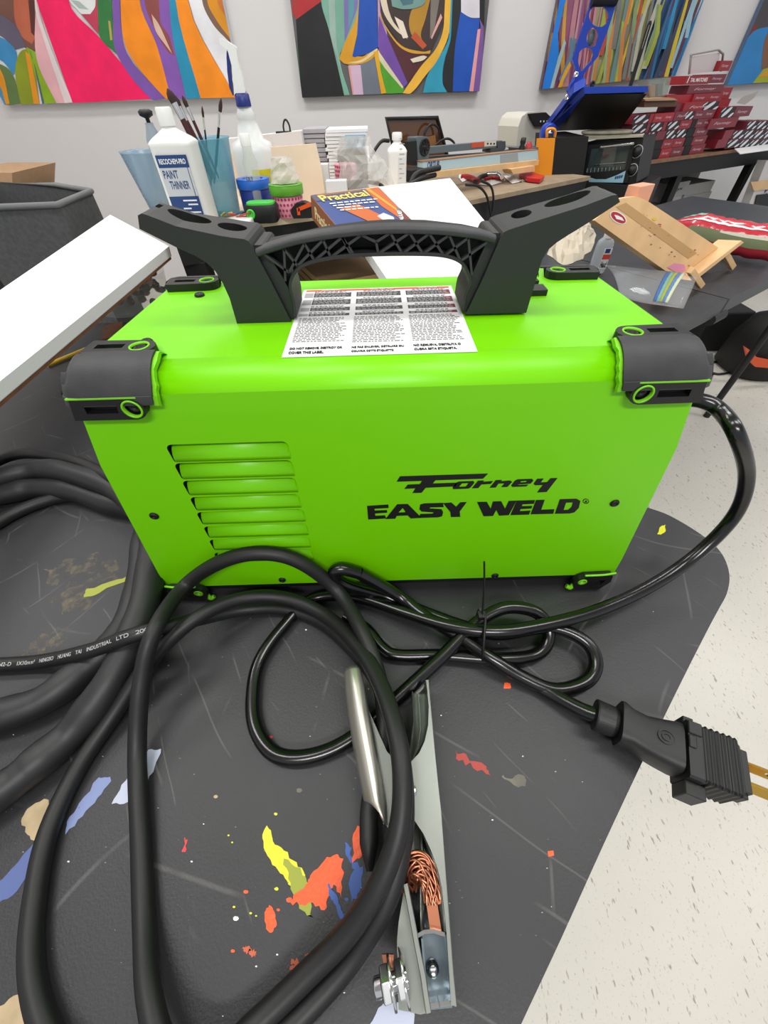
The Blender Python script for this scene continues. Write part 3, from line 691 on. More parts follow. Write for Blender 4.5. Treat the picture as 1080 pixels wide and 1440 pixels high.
# plug at the end of the cord and the adapter on it
e0 = PZ(840, 1006, Z0+.0145); e1 = PZ(1040, 1085, TZ+.022)
ax = (e1-e0).normalized(); yv = V((0, 0, 1)).cross(ax).normalized(); MP = basis(e0, ax, yv)
def pl(x, y, z): return MP @ V((x if x < .0135 else .0135+(x-.0135)*.73 if x < .065 else x-.0137, y, z))
b = B(); b.lathe([(.0062, -.0025), (.0110, -.002), (.0114, -.001), (.0108, .0100), (.0100, .0125), (.0085, .0145)], BLK, e0, ax, 44, smooth=False)
for k in range(3):
    a = k*2.1+1.2; b.lathe([(.0013, 0), (.001, .0003)], BLKD, e0+ax*.004+(MP.to_3x3() @ V((0, math.cos(a), math.sin(a))))*.0112, MP.to_3x3() @ V((0, math.cos(a), math.sin(a))), 10)
pg = thing('power_plug', 'black moulded plug on the end of the power cord, overhanging the table edge', 'plug', e0)
b.build('strain_relief', pg)
b = B(); rings = []
for (x, hy, hz, cy, rr) in [(.0135, .0148, .0125, 0, .35), (.0165, .0150, .0125, 0, .35), (.024, .0130, .0118, -.001, .3), (.036, .0135, .0122, -.003, .25), (.048, .0150, .013, -.003, .2), (.060, .0165, .0138, -.0025, .2), (.064, .0165, .0138, -.0025, .2)]:
    ring = []
    for k in range(24):
        a = 2*PI*k/24; c = math.cos(a); s_ = math.sin(a)
        e = .38+rr*.4; ring.append(pl(x, cy+hy*math.copysign(abs(c)**e, c), .001+hz*math.copysign(abs(s_)**e, s_)))
    rings.append(ring)
b.loft(rings, BLK, True); body = b.build('plug_body', pg)
b = B()
for r_ in (.0052, .0028):
    o_ = ell(.050, -.002, r_, r_*.9); i_ = ell(.050, -.002, r_-.0006, (r_-.0006)*.9)
    addflat(b, [o_, i_], MP @ Matrix.Translation((-.0105, 0, .0144)), .0006, BLK)
b.build('emblem', body)
ad = thing('plug_adapter', 'ribbed black plug adapter with brass blades fitted on the power plug', 'plug adapter', e0+ax*.052)
b = B(); rings = []
for i in range(53):
    x = .0655+i*.00058*1.02; ph = (x-.0735)/.0034
    gr = -.0009*(.5-.5*math.cos(2*PI*ph)) if x > .0735 and x < .0955 else 0
    hy = .0185+gr; hz = .0148+gr*.8
    if x > .0935: hy -= (x-.0935)*1.3; hz -= (x-.0935)*1.0
    rings.append([pl(x, -.003+sy*(hy-(.0015 if kk else 0)), .001+sz*(hz-(0 if kk else .0015))) for (sy, sz, kk) in ((1, 1, 0), (1, 1, 1), (-1, 1, 1), (-1, 1, 0), (-1, -1, 0), (-1, -1, 1), (1, -1, 1), (1, -1, 0))])
rings = [[r_[k] for k in (1, 0, 7, 6, 5, 4, 3, 2)] for r_ in rings]
b.loft(rings, BLK, False); b.build('adapter_body', ad)
b = B()
for (x0, x1, y0, y1, z0, z1) in ((.0655, .0735, .006, .0145, .013, .0172), (.0660, .0725, .0155, .0205, -.006, .008), (.0655, .0770, -.030, -.0215, -.012, .008), (.0655, .0700, -.003, .005, .013, .0170), (.0945, .1005, -.016, .010, -.010, .012), (.0945, .0995, -.019, -.014, -.004, .009)):
    b.box((x0-.0137, y0, z0), (x1-.0137, y1, z1), BLK, MP)
b.build('adapter_rib', ad, bevel=.0005, seg=1)
for y in (-.009, .004):
    b = B(); M_ = MP @ Matrix.Translation((.0863, y, .003))
    vs, fs = flatmesh([[(0, -.0032), (.017, -.0032), (.0195, -.0015), (.0195, .0015), (.017, .0032), (0, .0032)], ell(.0145, 0, .0013, .0013, 14)], .0016)
    Mx = M_ @ Matrix.Rotation(math.radians(62), 4, 'X')
    b.add([Mx @ v for v in vs], fs, BRASS); b.build('blade', ad)
b = B(); b.tube([pl(.099, -.003, -.008), pl(.122, -.003, -.008)], .0023, BRASS, 12); b.build('ground_pin', ad)
# ------------------------------------------------------------------ ground clamp
clamp = thing('ground_clamp', 'silver sheet metal spring clamp with copper braid lying on the table under the cable loops', 'clamp', PZ(580, 1112, TZ))
ZA = TZ+.030; ZB_ = TZ+.002
def strip(px, zt, zb, th=.0012):  # upright sheet following a line of the plan: list of (px,py)
    b = B(); P = [PZ(x, y, zt) for x, y in px]; rings = []
    for i, p in enumerate(P):
        t = (P[min(i+1, len(P)-1)]-P[max(i-1, 0)]).normalized(); n_ = V((-t.y, t.x, 0))*th/2
        rings.append([p+n_, p-n_, V((p.x-n_.x, p.y-n_.y, zb)), V((p.x+n_.x, p.y+n_.y, zb))])
    b.loft(rings, STEEL, False); return b
def cheek(b, px, z, m=STEEL, th=.0012, holes=()):
    P = [PZ(x, y, z) for x, y in px]
    vs, fs = flatmesh([[(p.x, p.y) for p in P]]+[[(PZ(x, y, z).x, PZ(x, y, z).y) for x, y in hh] for hh in holes], th)
    b.add([V((v.x, v.y, z+v.z)) for v in vs], fs, m)
c3 = lambda pts: [(460+x/2.668, 900+y/2.667) for x, y in pts]
right_edge = c3([(372, 150), (385, 230), (400, 400), (415, 550), (425, 640), (440, 850), (455, 1050), (470, 1250), (482, 1375)])
b = strip(right_edge, ZA, ZB_, .0014)
cheek(b, c3([(380, 150), (372, 152), (381, 250), (379, 320), (366, 380), (345, 425), (305, 468), (302, 560), (308, 655), (330, 680), (360, 725), (390, 790), (415, 860), (430, 930), (440, 1020), (448, 1100), (458, 1250), (465, 1370), (484, 1370), (470, 1240), (455, 1050), (440, 850), (424, 640), (412, 540), (398, 400), (386, 230)]), ZA)
cheek(b, c3([(318, 190), (345, 165), (378, 170), (398, 400), (424, 640), (440, 850), (470, 1240), (484, 1370), (360, 1380), (372, 1250), (350, 1040), (345, 930), (300, 800), (320, 640), (300, 480), (325, 300)]), ZB_)
# folded inside of the upper channel
rings = []
for i, (a_, b_) in enumerate([((318, 190), (374, 160)), ((322, 260), (382, 240)), ((325, 330), (384, 300)), ((318, 400), (374, 360)), ((304, 460), (340, 430))]):
    A = PZ(*c3([a_])[0], ZA); Bq = PZ(*c3([b_])[0], ZA)
    m_ = (A+Bq)/2; dz = .017
    rings.append([A, A.lerp(Bq, .2)-V((0, 0, dz*.7)), m_-V((0, 0, dz)), A.lerp(Bq, .8)-V((0, 0, dz*.7)), Bq])
b.loft(rings, STEEL, True, cap=False, closed=False)
b.build('jaw_arm', clamp, bevel=.0003, seg=1)
# long inner valley of the lower half
b = B(); rings = []
for (a_, b_) in [((352, 700), (358, 720)), ((356, 800), (410, 850)), ((352, 900), (428, 930)), ((350, 1000), (438, 1020)), ((352, 1095), (446, 1095))]:
    A = PZ(*c3([a_])[0], ZA-.006); Bq = PZ(*c3([b_])[0], ZA-.001)
    rings.append([A, A.lerp(Bq, .25)-V((0, 0, .013)), A.lerp(Bq, .6)-V((0, 0, .015)), A.lerp(Bq, .9)-V((0, 0, .01)), Bq])
b.loft(rings, STEEL, True, cap=False, closed=False); b.build('jaw_channel', clamp, solid=.0008)
# left arm: rounded handle channel above, flat jaw below
b = B(); rings = []
hand = [((66, 125), (125, 110), .6), ((72, 200), (140, 170), 1), ((85, 300), (155, 270), 1), ((100, 400), (172, 350), 1), ((118, 490), (190, 450), 1), ((132, 560), (203, 530), 1), ((140, 600), (215, 620), 1), ((170, 600), (217, 690), 1)]
for (a_, b_, k) in [((75, 108), (112, 98), .3)]+hand:
    A = PZ(*c3([a_])[0], ZA-.004); Bq = PZ(*c3([b_])[0], ZA+.003)
    ring = []
    side = (Bq-A)
    for j in range(9):
        t = j/8; ring.append(A+side*t+V((0, 0, math.sin(PI*t)*.0065*k)))
    rings.append(ring)
b.loft(rings, mat('satin_steel', (206, 202, 192), .38, metal=.85), True, cap=False, closed=False); b.build('handle_channel', clamp, solid=.0014)
b = strip(c3([(215, 690), (190, 560), (160, 380), (130, 180)]), ZA+.001, ZB_, .0012)
cheek(b, c3([(150, 250), (185, 330), (225, 420), (300, 500), (330, 600), (322, 660), (300, 810), (280, 800), (262, 760), (240, 720), (217, 690), (190, 520)]), ZA-.003)
b.build('handle_cheek', clamp)
b = B()
cheek(b, c3([(296, 905), (286, 950), (268, 1060), (262, 1130), (268, 1385), (350, 1403), (378, 1396), (358, 1260), (338, 1150), (316, 1040), (297, 930)]), ZA-.010, STEEL, .0016)
b2 = strip(c3([(294, 915), (316, 1030), (338, 1150), (360, 1260), (381, 1400)]), ZA-.001, ZB_, .0030)
b.add(b2.v, b2.f, STEEL)
b.build('jaw_plate', clamp, bevel=.0004, seg=1)
# copper jaw block in its zinc cradle
b = B()
for (px, z, m_) in (([(350, 1085), (455, 1085), (468, 1375), (372, 1385)], ZA-.022, ZINC),):
    P = [PZ(x, y, z) for x, y in c3(px)]; b.prism([p+V((0, 0, .002)) for p in P], (0, 0, -.002), m_)
P = [PZ(x, y, ZA-.020) for x, y in c3([(352, 1110), (372, 1385)])]
zb2 = strip(c3([(330, 1115), (365, 1095), (400, 1092), (442, 1105)]), ZA-.004, ZA-.012, .0016); b.add(zb2.v, zb2.f, CHROME)
zb2 = strip(c3([(445, 1105), (470, 1372)]), ZA-.003, ZA-.021, .001); b.add(zb2.v, zb2.f, ZINC)
zb2 = strip(c3([(356, 1120), (378, 1378)]), ZA-.003, ZA-.021, .001); b.add(zb2.v, zb2.f, ZINC)
zb2 = strip(c3([(385, 1376), (418, 1368)]), ZA-.003, ZA-.014, .0018); b.add(zb2.v, zb2.f, CHROME)
zb2 = strip(c3([(424, 1368), (478, 1360)]), ZA-.003, ZA-.014, .0018); b.add(zb2.v, zb2.f, CHROME)
jb = b.build('jaw_cradle', clamp)
b = B(); q = PZ(*c3([(395, 1232)])[0], ZA-.018); b.lathe([(.0036, 0), (.0034, .001), (.0026, .0013), (.0026, .006), (.002, .0068), (.0001, .0068)], CHROME, q, (0, 0, 1), 20); b.build('rivet', jb)
b = B(); q = PZ(*c3([(318, 567)])[0], ZA+.0006); b.lathe([(.0034, 0), (.0034, .0006), (.0022, .0014), (.001, .0012), (.0001, .0008)], CHROME, q, (0, 0, 1), 20); b.build('rivet', clamp)
b = B(); P = [PZ(x, y, ZA-.006) for x, y in c3([(372, 985), (412, 978), (430, 1098), (388, 1100)])]; b.prism(P, (0, 0, -.002), COPPER); b.build('copper_strip', clamp)
b = B(); P = [PZ(x, y, ZA-.006) for x, y in c3([(205, 1180), (250, 1180), (250, 1230), (215, 1225)])]; b.prism(P, (0, 0, -.003), COPPER)
cs_ = b.build('copper_strip', clamp)
b = B(); random.seed(4)
core = cr([PZ(*c3([p])[0], z) for p, z in (((300, 930), ZA-.012), ((300, 880), ZA-.006), ((318, 848), ZA-.001), ((350, 845), ZA+.000), ((378, 880), ZA-.002), ((393, 930), ZA-.004), ((398, 985), ZA-.0055))], 7)
for s_ in range(28):
    pts = []; ph = 2*PI*s_/28; rr0 = (.0050, .0040, .0030, .0044)[s_ % 4]
    for i, c in enumerate(core):
        t = (core[min(i+1, len(core)-1)]-core[max(i-1, 0)]).normalized(); a = t.cross(V((0, 0, 1))).normalized(); d = a.cross(t)
        an = ph+(i*.07 if s_ % 2 else -i*.05)+.10*math.sin(i*.5+s_); fl = 1-.35*(i/len(core))
        pts.append(c+a*math.cos(an)*rr0*1.5*fl+d*math.sin(an)*rr0*.6)
    b.tube(pts, .00072, COPPER, 6)
b.build('copper_braid', clamp)
# bolt with nut and washers through the lower left jaw
q0 = PZ(*c3([(176, 1308)])[0], TZ+.027); q1 = PZ(*c3([(300, 1262)])[0], TZ+.027)
ax2 = (q1-q0).normalized(); LL = (q1-q0).length
b = B(); b.lathe([(.003, 0), (.0042, .0008), (.0042, LL)], CHROME, q0, ax2, 18); bo = b.build('bolt', clamp)
def hexnut(p, r, h_, nm):
    b = B(); b.lathe([(r*.85, 0), (r, h_*.15), (r, h_*.85), (r*.85, h_)], CHROME, p, ax2, 6, smooth=False); b.build(nm, bo, bevel=.0003, seg=1)
hexnut(q0+ax2*LL*.22, .0078, .0052, 'nut'); hexnut(q0+ax2*LL*.66, .0080, .0046, 'bolt_head')
b = B(); b.lathe([(.003, 0), (.0102, 0), (.0102, .0012), (.003, .0012)], CHROME, q0+ax2*LL*.5, ax2, 28); b.lathe([(.003, 0), (.0110, 0), (.0110, .0012), (.003, .0012)], CHROME, q0+ax2*LL*.88, ax2, 28); b.build('washer', bo)
# ------------------------------------------------------------------ the room
WY = 3.8
def floormat():
    m = bpy.data.materials.new('vinyl_floor'); m.use_nodes = True; nt = m.node_tree; b = nt.nodes['Principled BSDF']
    b.inputs['Roughness'].default_value = .38
    tc = nt.nodes.new('ShaderNodeTexCoord')
    n1 = nt.nodes.new('ShaderNodeTexNoise'); n1.inputs['Scale'].default_value = 3; n1.inputs['Detail'].default_value = 8
    r1 = nt.nodes.new('ShaderNodeValToRGB'); r1.color_ramp.elements[0].color = (*lin((196, 192, 182)), 1); r1.color_ramp.elements[1].color = (*lin((216, 212, 202)), 1)
    nt.links.new(tc.outputs['Object'], n1.inputs['Vector']); nt.links.new(n1.outputs['Fac'], r1.inputs['Fac']); last = r1.outputs['Color']
    for sc, rot, st, cc in ((87, .6, 3.0, (120, 112, 100)), (119, -.4, 3.5, (150, 140, 120)), (55, 1.1, 2.5, (90, 88, 84)), (206, .2, 1.4, (140, 134, 122))):
        mp = nt.nodes.new('ShaderNodeMapping'); mp.inputs['Rotation'].default_value = (0, 0, rot); mp.inputs['Scale'].default_value = (sc, sc/st, 1)
        nt.links.new(tc.outputs['Object'], mp.inputs['Vector'])
        nz = nt.nodes.new('ShaderNodeTexNoise'); nz.inputs['Scale'].default_value = 1.6; nz.inputs['Detail'].default_value = 2
        nt.links.new(mp.outputs['Vector'], nz.inputs['Vector'])
        g = nt.nodes.new('ShaderNodeMapRange'); g.inputs['From Min'].default_value = .675; g.inputs['From Max'].default_value = .71; g.inputs['To Max'].default_value = .6
        nt.links.new(nz.outputs['Fac'], g.inputs['Value'])
        mx = nt.nodes.new('ShaderNodeMix'); mx.data_type = 'RGBA'; mx.inputs['B'].default_value = (*lin(cc), 1)
        nt.links.new(g.outputs['Result'], mx.inputs['Factor']); nt.links.new(last, mx.inputs['A']); last = mx.outputs['Result']
    nt.links.new(last, b.inputs['Base Color'])
    return m
b = B(); b.box((-3.2, -2.2, -.05), (4.0, WY, 0), floormat()); b.build('floor', kind='structure')
WALL = mat('painted_wall', (214, 212, 212), .75, bump=.05, bscale=120)
b = B(); b.box((-3.3, WY, 0), (4.0, WY+.1, 2.9), WALL); b.build('wall_back', kind='structure')
b = B(); b.box((-3.3, -2.2, 0), (-3.2, WY, 2.9), WALL); b.build('wall_left', kind='structure')
b = B(); b.box((-3.3, -2.2, 2.9), (4.0, WY+.1, 2.98), mat('ceiling_tile', (200, 200, 198), .8)); b.build('ceiling', kind='structure')
# ------------------------------------------------------------------ paintings
def soft(pts):   # round the gentle bends of a painted shape, keep its sharp corners
    P_ = [V((x, y, 0)) for x, y in pts]; n_ = len(P_); out = []
    T = []
    for i in range(n_):
        a_ = P_[i]-P_[i-1]; b_ = P_[(i+1) % n_]-P_[i]
        T.append((P_[(i+1) % n_]-P_[i-1])*.5 if a_.length > 1e-6 and b_.length > 1e-6 and a_.angle(b_) < 1.0 and abs(P_[i].y) < 400 else None)
    for i in range(n_):
        p, q_ = P_[i], P_[(i+1) % n_]; L_ = (q_-p).length
        m0 = T[i]; m1 = T[(i+1) % n_]
        m0 = (q_-p) if m0 is None else m0.normalized()*L_; m1 = (q_-p) if m1 is None else m1.normalized()*L_
        for k in range(5):
            t = k/5; v = p*(2*t**3-3*t*t+1)+m0*(t**3-2*t*t+t)+q_*(-2*t**3+3*t*t)+m1*(t**3-t*t); out.append((v.x, v.y))
    return out
def painting(corner_l, corner_r, tilt_top, polys, label, base, Y=WY-.045, group=None, extra=None, xr=None):
    p0 = PY(*corner_l, Y); p1 = PY(*corner_r, Y)
    b = B(); up = V((0, 0, 1.15)); L = [p0, p1, p1+up, p0+up]
    b.prism(L, (0, .04, 0), base)
    n = 0
    lo = min(p0.z, p1.z)
    for pts, m in polys:
        n += 1; W = [PY(x, y, Y) for x, y in (soft(pts) if len(pts) > 4 and n < 40 else pts)]
        W = [V((min(max(w_.x, p0.x+.001), p1.x-.001), Y, max(w_.z, p0.z+(p1.z-p0.z)*(w_.x-p0.x)/(p1.x-p0.x)+.0005))) for w_ in W]
        vs, fs = flatmesh([[(w_.x, w_.z) for w_ in W]], .0002)
        b.add([V((v.x, Y-.0006-n*.0004+v.z*.5, v.y)) for v in vs], fs, m)
    o = b.build('painting', None, label=label, cat='painting')
    return o
def c(r, g, b_): return mat('canvas_paint_%d_%d_%d' % (r, g, b_), (r, g, b_), .42, bump=.35, bscale=14, var=.08, vscale=9)
PI1 = [([(-90, -260), (60, -260), (52, 0), (51, 73), (40, 70), (20, 55), (0, 30), (-40, 0)], c(118, 76, 62)),
 ([(18, -200), (45, -200), (42, 0), (50, 50), (45, 62), (30, 50), (20, 20)], c(186, 96, 66)), ([(40, 0), (48, 0), (50, 52), (44, 46)], c(84, 36, 30)),
 ([(-60, -10), (0, 20), (24, 38), (36, 66), (22, 70), (0, 50), (-60, 30)], c(96, 88, 108)), ([(-60, 40), (0, 52), (22, 70), (24, 84), (20, 106), (0, 84), (-60, 70)], c(52, 134, 186)),
 ([(-60, 80), (0, 90), (18, 104), (30, 146), (8, 147), (-60, 120)], c(92, 118, 62)), ([(-30, 80), (0, 96), (14, 146), (8, 147), (0, 120)], c(226, 148, 10)), ([(-20, 120), (0, 118), (9, 147), (-10, 148)], c(66, 140, 180)),
 ([(22, 106), (24, 84), (30, 72), (40, 68), (46, 78), (56, 146), (30, 147)], c(136, 148, 16)), ([(36, 72), (43, 78), (56, 146), (48, 146)], c(230, 146, 6)),
 ([(38, 66), (50, 74), (60, 98), (80, 145), (64, 146), (52, 110)], c(136, 172, 10)), ([(40, 66), (46, 80), (60, 146), (63, 146), (52, 100)], c(72, 96, 104)),
 ([(46, -200), (54, 0), (60, 30), (92, 145), (80, 145), (52, 82), (51, 0)], c(226, 172, 178)), ([(46, -200), (52, 0), (66, 50), (103, 144), (92, 145), (60, 48), (50, 10)], c(226, 212, 212)),
 ([(-30, -260), (90, -260), (97, 0), (140, 52), (215, 139), (103, 145), (52, 0)], c(245, 0, 92)),
 ([(90, -60), (134, -60), (135, 8), (130, 19), (118, 21), (108, 12), (98, 0)], c(222, 226, 224)), ([(100, 0), (112, 2), (126, 14), (112, 12)], c(170, 186, 180)),
 ([(115, 20), (128, 20), (135, 8), (136, -60), (140, -60), (139, 48)], c(190, 54, 84)), ([(138, -260), (153, -260), (158, 10), (165, 76), (140, 48)], c(44, 118, 58)), ([(153, 29), (156, 30), (159, 56), (156, 57)], c(180, 160, 80)),
 ([(152, -260), (168, -260), (170, 20), (180, 76), (233, 138), (213, 139), (165, 76), (160, 30)], c(122, 82, 168)),
 ([(166, -260), (190, -260), (197, 0), (222, 66), (241, 138), (233, 138), (181, 73), (171, 20)], c(244, 140, 6)),
 ([(190, -260), (234, -260), (240, 0), (247, 70), (263, 139), (241, 138), (222, 66), (198, 0)], c(130, 84, 170)), ([(200, -200), (222, -100), (226, 30), (238, 50), (246, 78), (236, 72), (214, 32), (204, 0)], c(140, 70, 66)), ([(214, 20), (224, 34), (236, 60), (243, 76), (234, 64), (220, 44)], c(214, 180, 160)),
 ([(228, -260), (244, -260), (248, 0), (283, 138), (263, 139), (247, 70), (240, 20)], c(28, 140, 176)),
 ([(242, -260), (262, -260), (265, 0), (332, 137), (283, 138), (248, 0)], c(246, 142, 8)),
 ([(258, -260), (330, -260), (325, 0), (342, 90), (343, 136), (332, 137), (266, 0)], c(228, 228, 232)),
 ([(272, -260), (285, 0), (300, 34), (320, 56), (338, 74), (324, 0), (320, -260)], c(120, 92, 74)), ([(288, -200), (292, 0), (306, 30), (326, 56), (334, 62), (320, 20), (310, -200)], c(212, 140, 10)), ([(300, -200), (306, 0), (322, 30), (330, 20), (322, -200)], c(200, 110, 40)), ([(312, -200), (314, 0), (328, 26), (330, 20), (326, -200)], c(70, 130, 190))]
painting((7, 148), (341, 137), 0, PI1, 'large abstract painting at the left with a hot pink band and orange stripes', c(214, 214, 216))
def d(pts, k=3.6, ox=400, oy=0): return [(ox+x/k, oy+y/k) for x, y in pts]
PI2 = [(d([(20, -900), (200, -900), (190, 0), (62, 100), (40, 60)]), c(176, 36, 40)), (d([(10, -900), (36, -900), (60, 100), (90, 490), (70, 300)]), c(44, 100, 74)),
 (d([(58, 100), (185, 8), (225, 150), (302, 485), (88, 500)]), c(20, 20, 22)), (d([(190, -900), (420, -900), (390, 0), (320, 200), (280, 290), (330, 480), (303, 482), (225, 150), (186, 0)]), c(116, 168, 148)),
 (d([(215, -600), (250, -600), (262, 200), (300, 400), (270, 300), (230, 150)]), c(150, 176, 164)), (d([(290, -500), (380, -500), (370, 20), (340, 120), (305, 210)]), c(120, 112, 170)), (d([(320, -300), (350, -300), (352, 60), (325, 150)]), c(88, 150, 160)),
 (d([(325, 330), (385, 328), (402, 479), (345, 480)]), c(206, 176, 200)), (d([(322, 335), (332, 332), (352, 478), (345, 478)]), c(216, 150, 140)), (d([(385, 320), (455, 285), (490, 476), (400, 479)]), c(108, 116, 128)),
 (d([(385, -400), (405, -400), (400, 30), (365, 190), (345, 280), (400, 285), (440, 250), (462, 243), (478, 262), (432, 305), (372, 326), (305, 322), (277, 298), (300, 230), (370, 60)]), c(212, 152, 24)), (d([(395, 300), (440, 262), (470, 245), (472, 252), (430, 292), (380, 318), (320, 318)]), c(224, 206, 150)),
 (d([(402, -600), (462, -600), (468, 60), (476, 238), (430, 268), (352, 290), (344, 282), (368, 180)]), c(16, 74, 170)),
 (d([(462, -600), (480, -600), (490, 60), (520, 180), (490, 240), (476, 238)]), c(190, 150, 196)), (d([(478, 80), (520, 180), (628, 418), (602, 442), (486, 276), (476, 200)]), c(112, 72, 160)),
 (d([(452, 262), (480, 258), (520, 470), (490, 475)]), c(222, 166, 20)), (d([(482, 310), (604, 444), (598, 471), (516, 474), (488, 360)]), c(74, 156, 36)), (d([(474, 250), (486, 272), (602, 440), (596, 448), (484, 310)]), c(214, 206, 170)),
 (d([(520, 180), (560, 200), (740, 262), (700, 335), (624, 420)]), c(82, 34, 40)), (d([(480, -600), (830, -600), (815, 60), (740, 265), (640, 262), (540, 160), (486, 60)]), c(58, 42, 40)),
 (d([(486, 60), (500, 110), (590, 230), (700, 262), (740, 255), (735, 272), (640, 268), (570, 225), (490, 100)]), c(216, 160, 40)), (d([(640, 60), (720, -40), (750, -60), (712, 100), (690, 180), (716, 240), (640, 170)]), c(178, 130, 30)), (d([(660, 160), (720, 230), (700, 250), (640, 190)]), c(190, 80, 40)),
 (d([(470, -100), (500, -100), (540, 90), (625, 200), (560, 150), (500, 60)]), c(220, 204, 180)), (d([(556, 84), (600, 110), (626, 190), (600, 196)]), c(228, 214, 196)), (d([(740, 0), (790, -40), (760, 140), (735, 200)]), c(120, 112, 104)), (d([(790, 70), (798, 90), (745, 200), (740, 190)]), c(216, 160, 150)),
 (d([(512, -200), (722, -200), (712, 10), (670, 40), (600, 48), (545, 34)]), c(110, 150, 142)), (d([(560, -40), (660, -40), (650, 20), (600, 30)]), c(70, 110, 120)), (d([(636, 300), (700, 282), (722, 288), (700, 306), (650, 318)]), c(228, 218, 196)),
 (d([(820, -600), (852, -600), (845, 60), (826, 190), (770, 310), (712, 384), (640, 471), (598, 471), (690, 336), (770, 240), (806, 120)]), c(232, 178, 56)),
 (d([(846, -600), (862, -600), (850, 150), (806, 320), (800, 420), (822, 466), (700, 470), (724, 380), (776, 300), (832, 180)]), c(40, 150, 178)), (d([(858, -600), (894, -600), (888, 80), (862, 240), (850, 463), (824, 464), (800, 410), (806, 320), (842, 180)]), c(22, 26, 26)),
 (d([(890, 60), (940, 92), (985, 95), (982, 160), (936, 462), (850, 464), (862, 240)]), c(12, 78, 178)), (d([(892, -600), (984, -600), (986, 92), (940, 90), (892, 62)]), c(214, 210, 218)), (d([(976, 150), (992, 146), (954, 462), (934, 462)]), c(228, 158, 160)), (d([(985, 95), (1006, 140), (990, 462), (954, 462), (990, 150)]), c(122, 84, 156)), (d([(984, -600), (1030, -600), (1008, 140), (986, 96)]), c(16, 16, 20))]
painting((425, 137.5), (673.6, 128.5), 0, PI2, 'square abstract painting in the middle with black, blue and yellow curving shapes', c(90, 90, 90))
random.seed(21)
PI3 = []
pal3 = [(150, 84, 116), (126, 70, 110), (176, 120, 130), (190, 130, 150), (150, 110, 90), (200, 150, 60), (96, 120, 130), (200, 186, 170), (130, 60, 60)]
pal3b = [(150, 160, 60), (120, 140, 100), (196, 160, 40), (170, 170, 150), (96, 130, 130), (110, 110, 108), (186, 120, 60), (160, 70, 50), (140, 160, 120)]
pal3c = [(40, 130, 170), (30, 100, 150), (60, 56, 96), (84, 44, 66), (190, 170, 50), (140, 176, 190), (50, 60, 80)]
for i in range(80):
    t = i/80; x0 = 766+t*180; lean = 6+44*t+random.uniform(-10, 10)
    pal = pal3 if t < .33 else pal3b if t < .72 else pal3c
    y0 = random.uniform(40, 128); y1 = y0-random.uniform(50, 150); w_ = random.uniform(2.5, 7); bow = random.uniform(-5, 7)
    if random.random() < .35: y0 = 128
    k = (y0-y1)/130
    PI3.append(([(x0+lean*(128-y0)/130, y0), (x0+w_+lean*(128-y0)/130, y0), (x0+w_+bow+lean*(128-(y0+y1)/2)/130, (y0+y1)/2), (x0+w_*.6+lean*(128-y1)/130, y1), (x0+lean*(128-y1)/130, y1), (x0+bow+lean*(128-(y0+y1)/2)/130, (y0+y1)/2)], c(*random.choice(pal))))
PI3 = [([(760, 130), (820, 126), (880, 0), (880, -200), (770, -200)], c(140, 78, 108)), ([(830, 126), (900, 115), (960, -200), (860, -200), (838, 0)], c(150, 152, 110)), ([(886, 118), (948, 107), (1000, -200), (940, -200), (920, 0)], c(50, 80, 120))]+PI3
PI3.append((d([(530, -600), (600, -600), (615, 0), (585, 90), (552, 260), (556, 430), (500, 672), (425, 690)], 5.4, 680), c(12, 118, 208)))
PI3 += [(d([(556, 430), (600, 300), (612, 330), (560, 520), (515, 672), (492, 672)], 5.4, 680), c(150, 176, 176)), (d([(640, 290), (660, 290), (664, 420), (610, 600), (572, 640), (560, 600), (640, 420)], 5.4, 680), c(80, 118, 140)), (d([(600, 540), (640, 470), (650, 500), (600, 600), (575, 672), (548, 672)], 5.4, 680), c(206, 150, 30))]
painting((760, 125.5), (947, 107), 0, PI3, 'abstract painting behind the heat press with a bright blue left edge and thin streaks', c(90, 84, 96))
PI4 = [([(1030, -200), (1200, -200), (1200, 60), (1100, 36), (1046, 50), (1040, 60)], c(70, 66, 70)), ([(1044, 56), (1056, 36), (1066, 34), (1062, 46), (1046, 66)], c(110, 50, 48)), ([(1018, 122), (1046, 62), (1060, 44), (1080, 38), (1160, 30), (1160, 110), (1060, 117)], c(40, 124, 186)), ([(1058, 117), (1076, 94), (1200, 80), (1200, 110)], c(160, 166, 30)), ([(1074, 60), (1082, 40), (1110, 38), (1100, 90), (1070, 98)], c(120, 84, 60)), ([(1066, 108), (1082, 96), (1120, 92), (1120, 104)], c(214, 150, 40))]
painting((1022, 120), (1160, 113), 0, PI4, 'painting cut by the right edge of the view with a large plain blue field', c(80, 100, 130))
# ------------------------------------------------------------------ left bench and what stands on it
BZ = .90
u = V((.912, .411, 0)); vv = V((-.411, .912, 0)); O = V((-.50, .893, 0))
def bl(s, t, z): return O+u*s+vv*t+V((0, 0, z))
bench = thing('workbench', 'black-framed workbench with a plywood top carrying paint thinner, tape rolls and bottles', 'workbench', bl(.5, .3, 0))
b = B(); b.prism([bl(.09, 0, BZ), bl(.70, 0, BZ), bl(.70, .58, BZ), bl(.09, .58, BZ)], (0, 0, -.012), PINE2); b.build('bench_top', bench)
b = B(); b.prism([bl(.10, .01, BZ-.0122), bl(.69, .01, BZ-.0122), bl(.69, .57, BZ-.0122), bl(.10, .57, BZ-.0122)], (0, 0, -.05), BLKD); b.build('bench_frame', bench)
for s_, t_ in ((.13, .035), (.66, .035), (.13, .54), (.66, .54)):
    b = B(); q = bl(s_, t_, 0); b.box((q.x-.022, q.y-.022, 0), (q.x+.022, q.y+.022, BZ-.06), BLKD); b.build('leg', bench, bevel=.002)
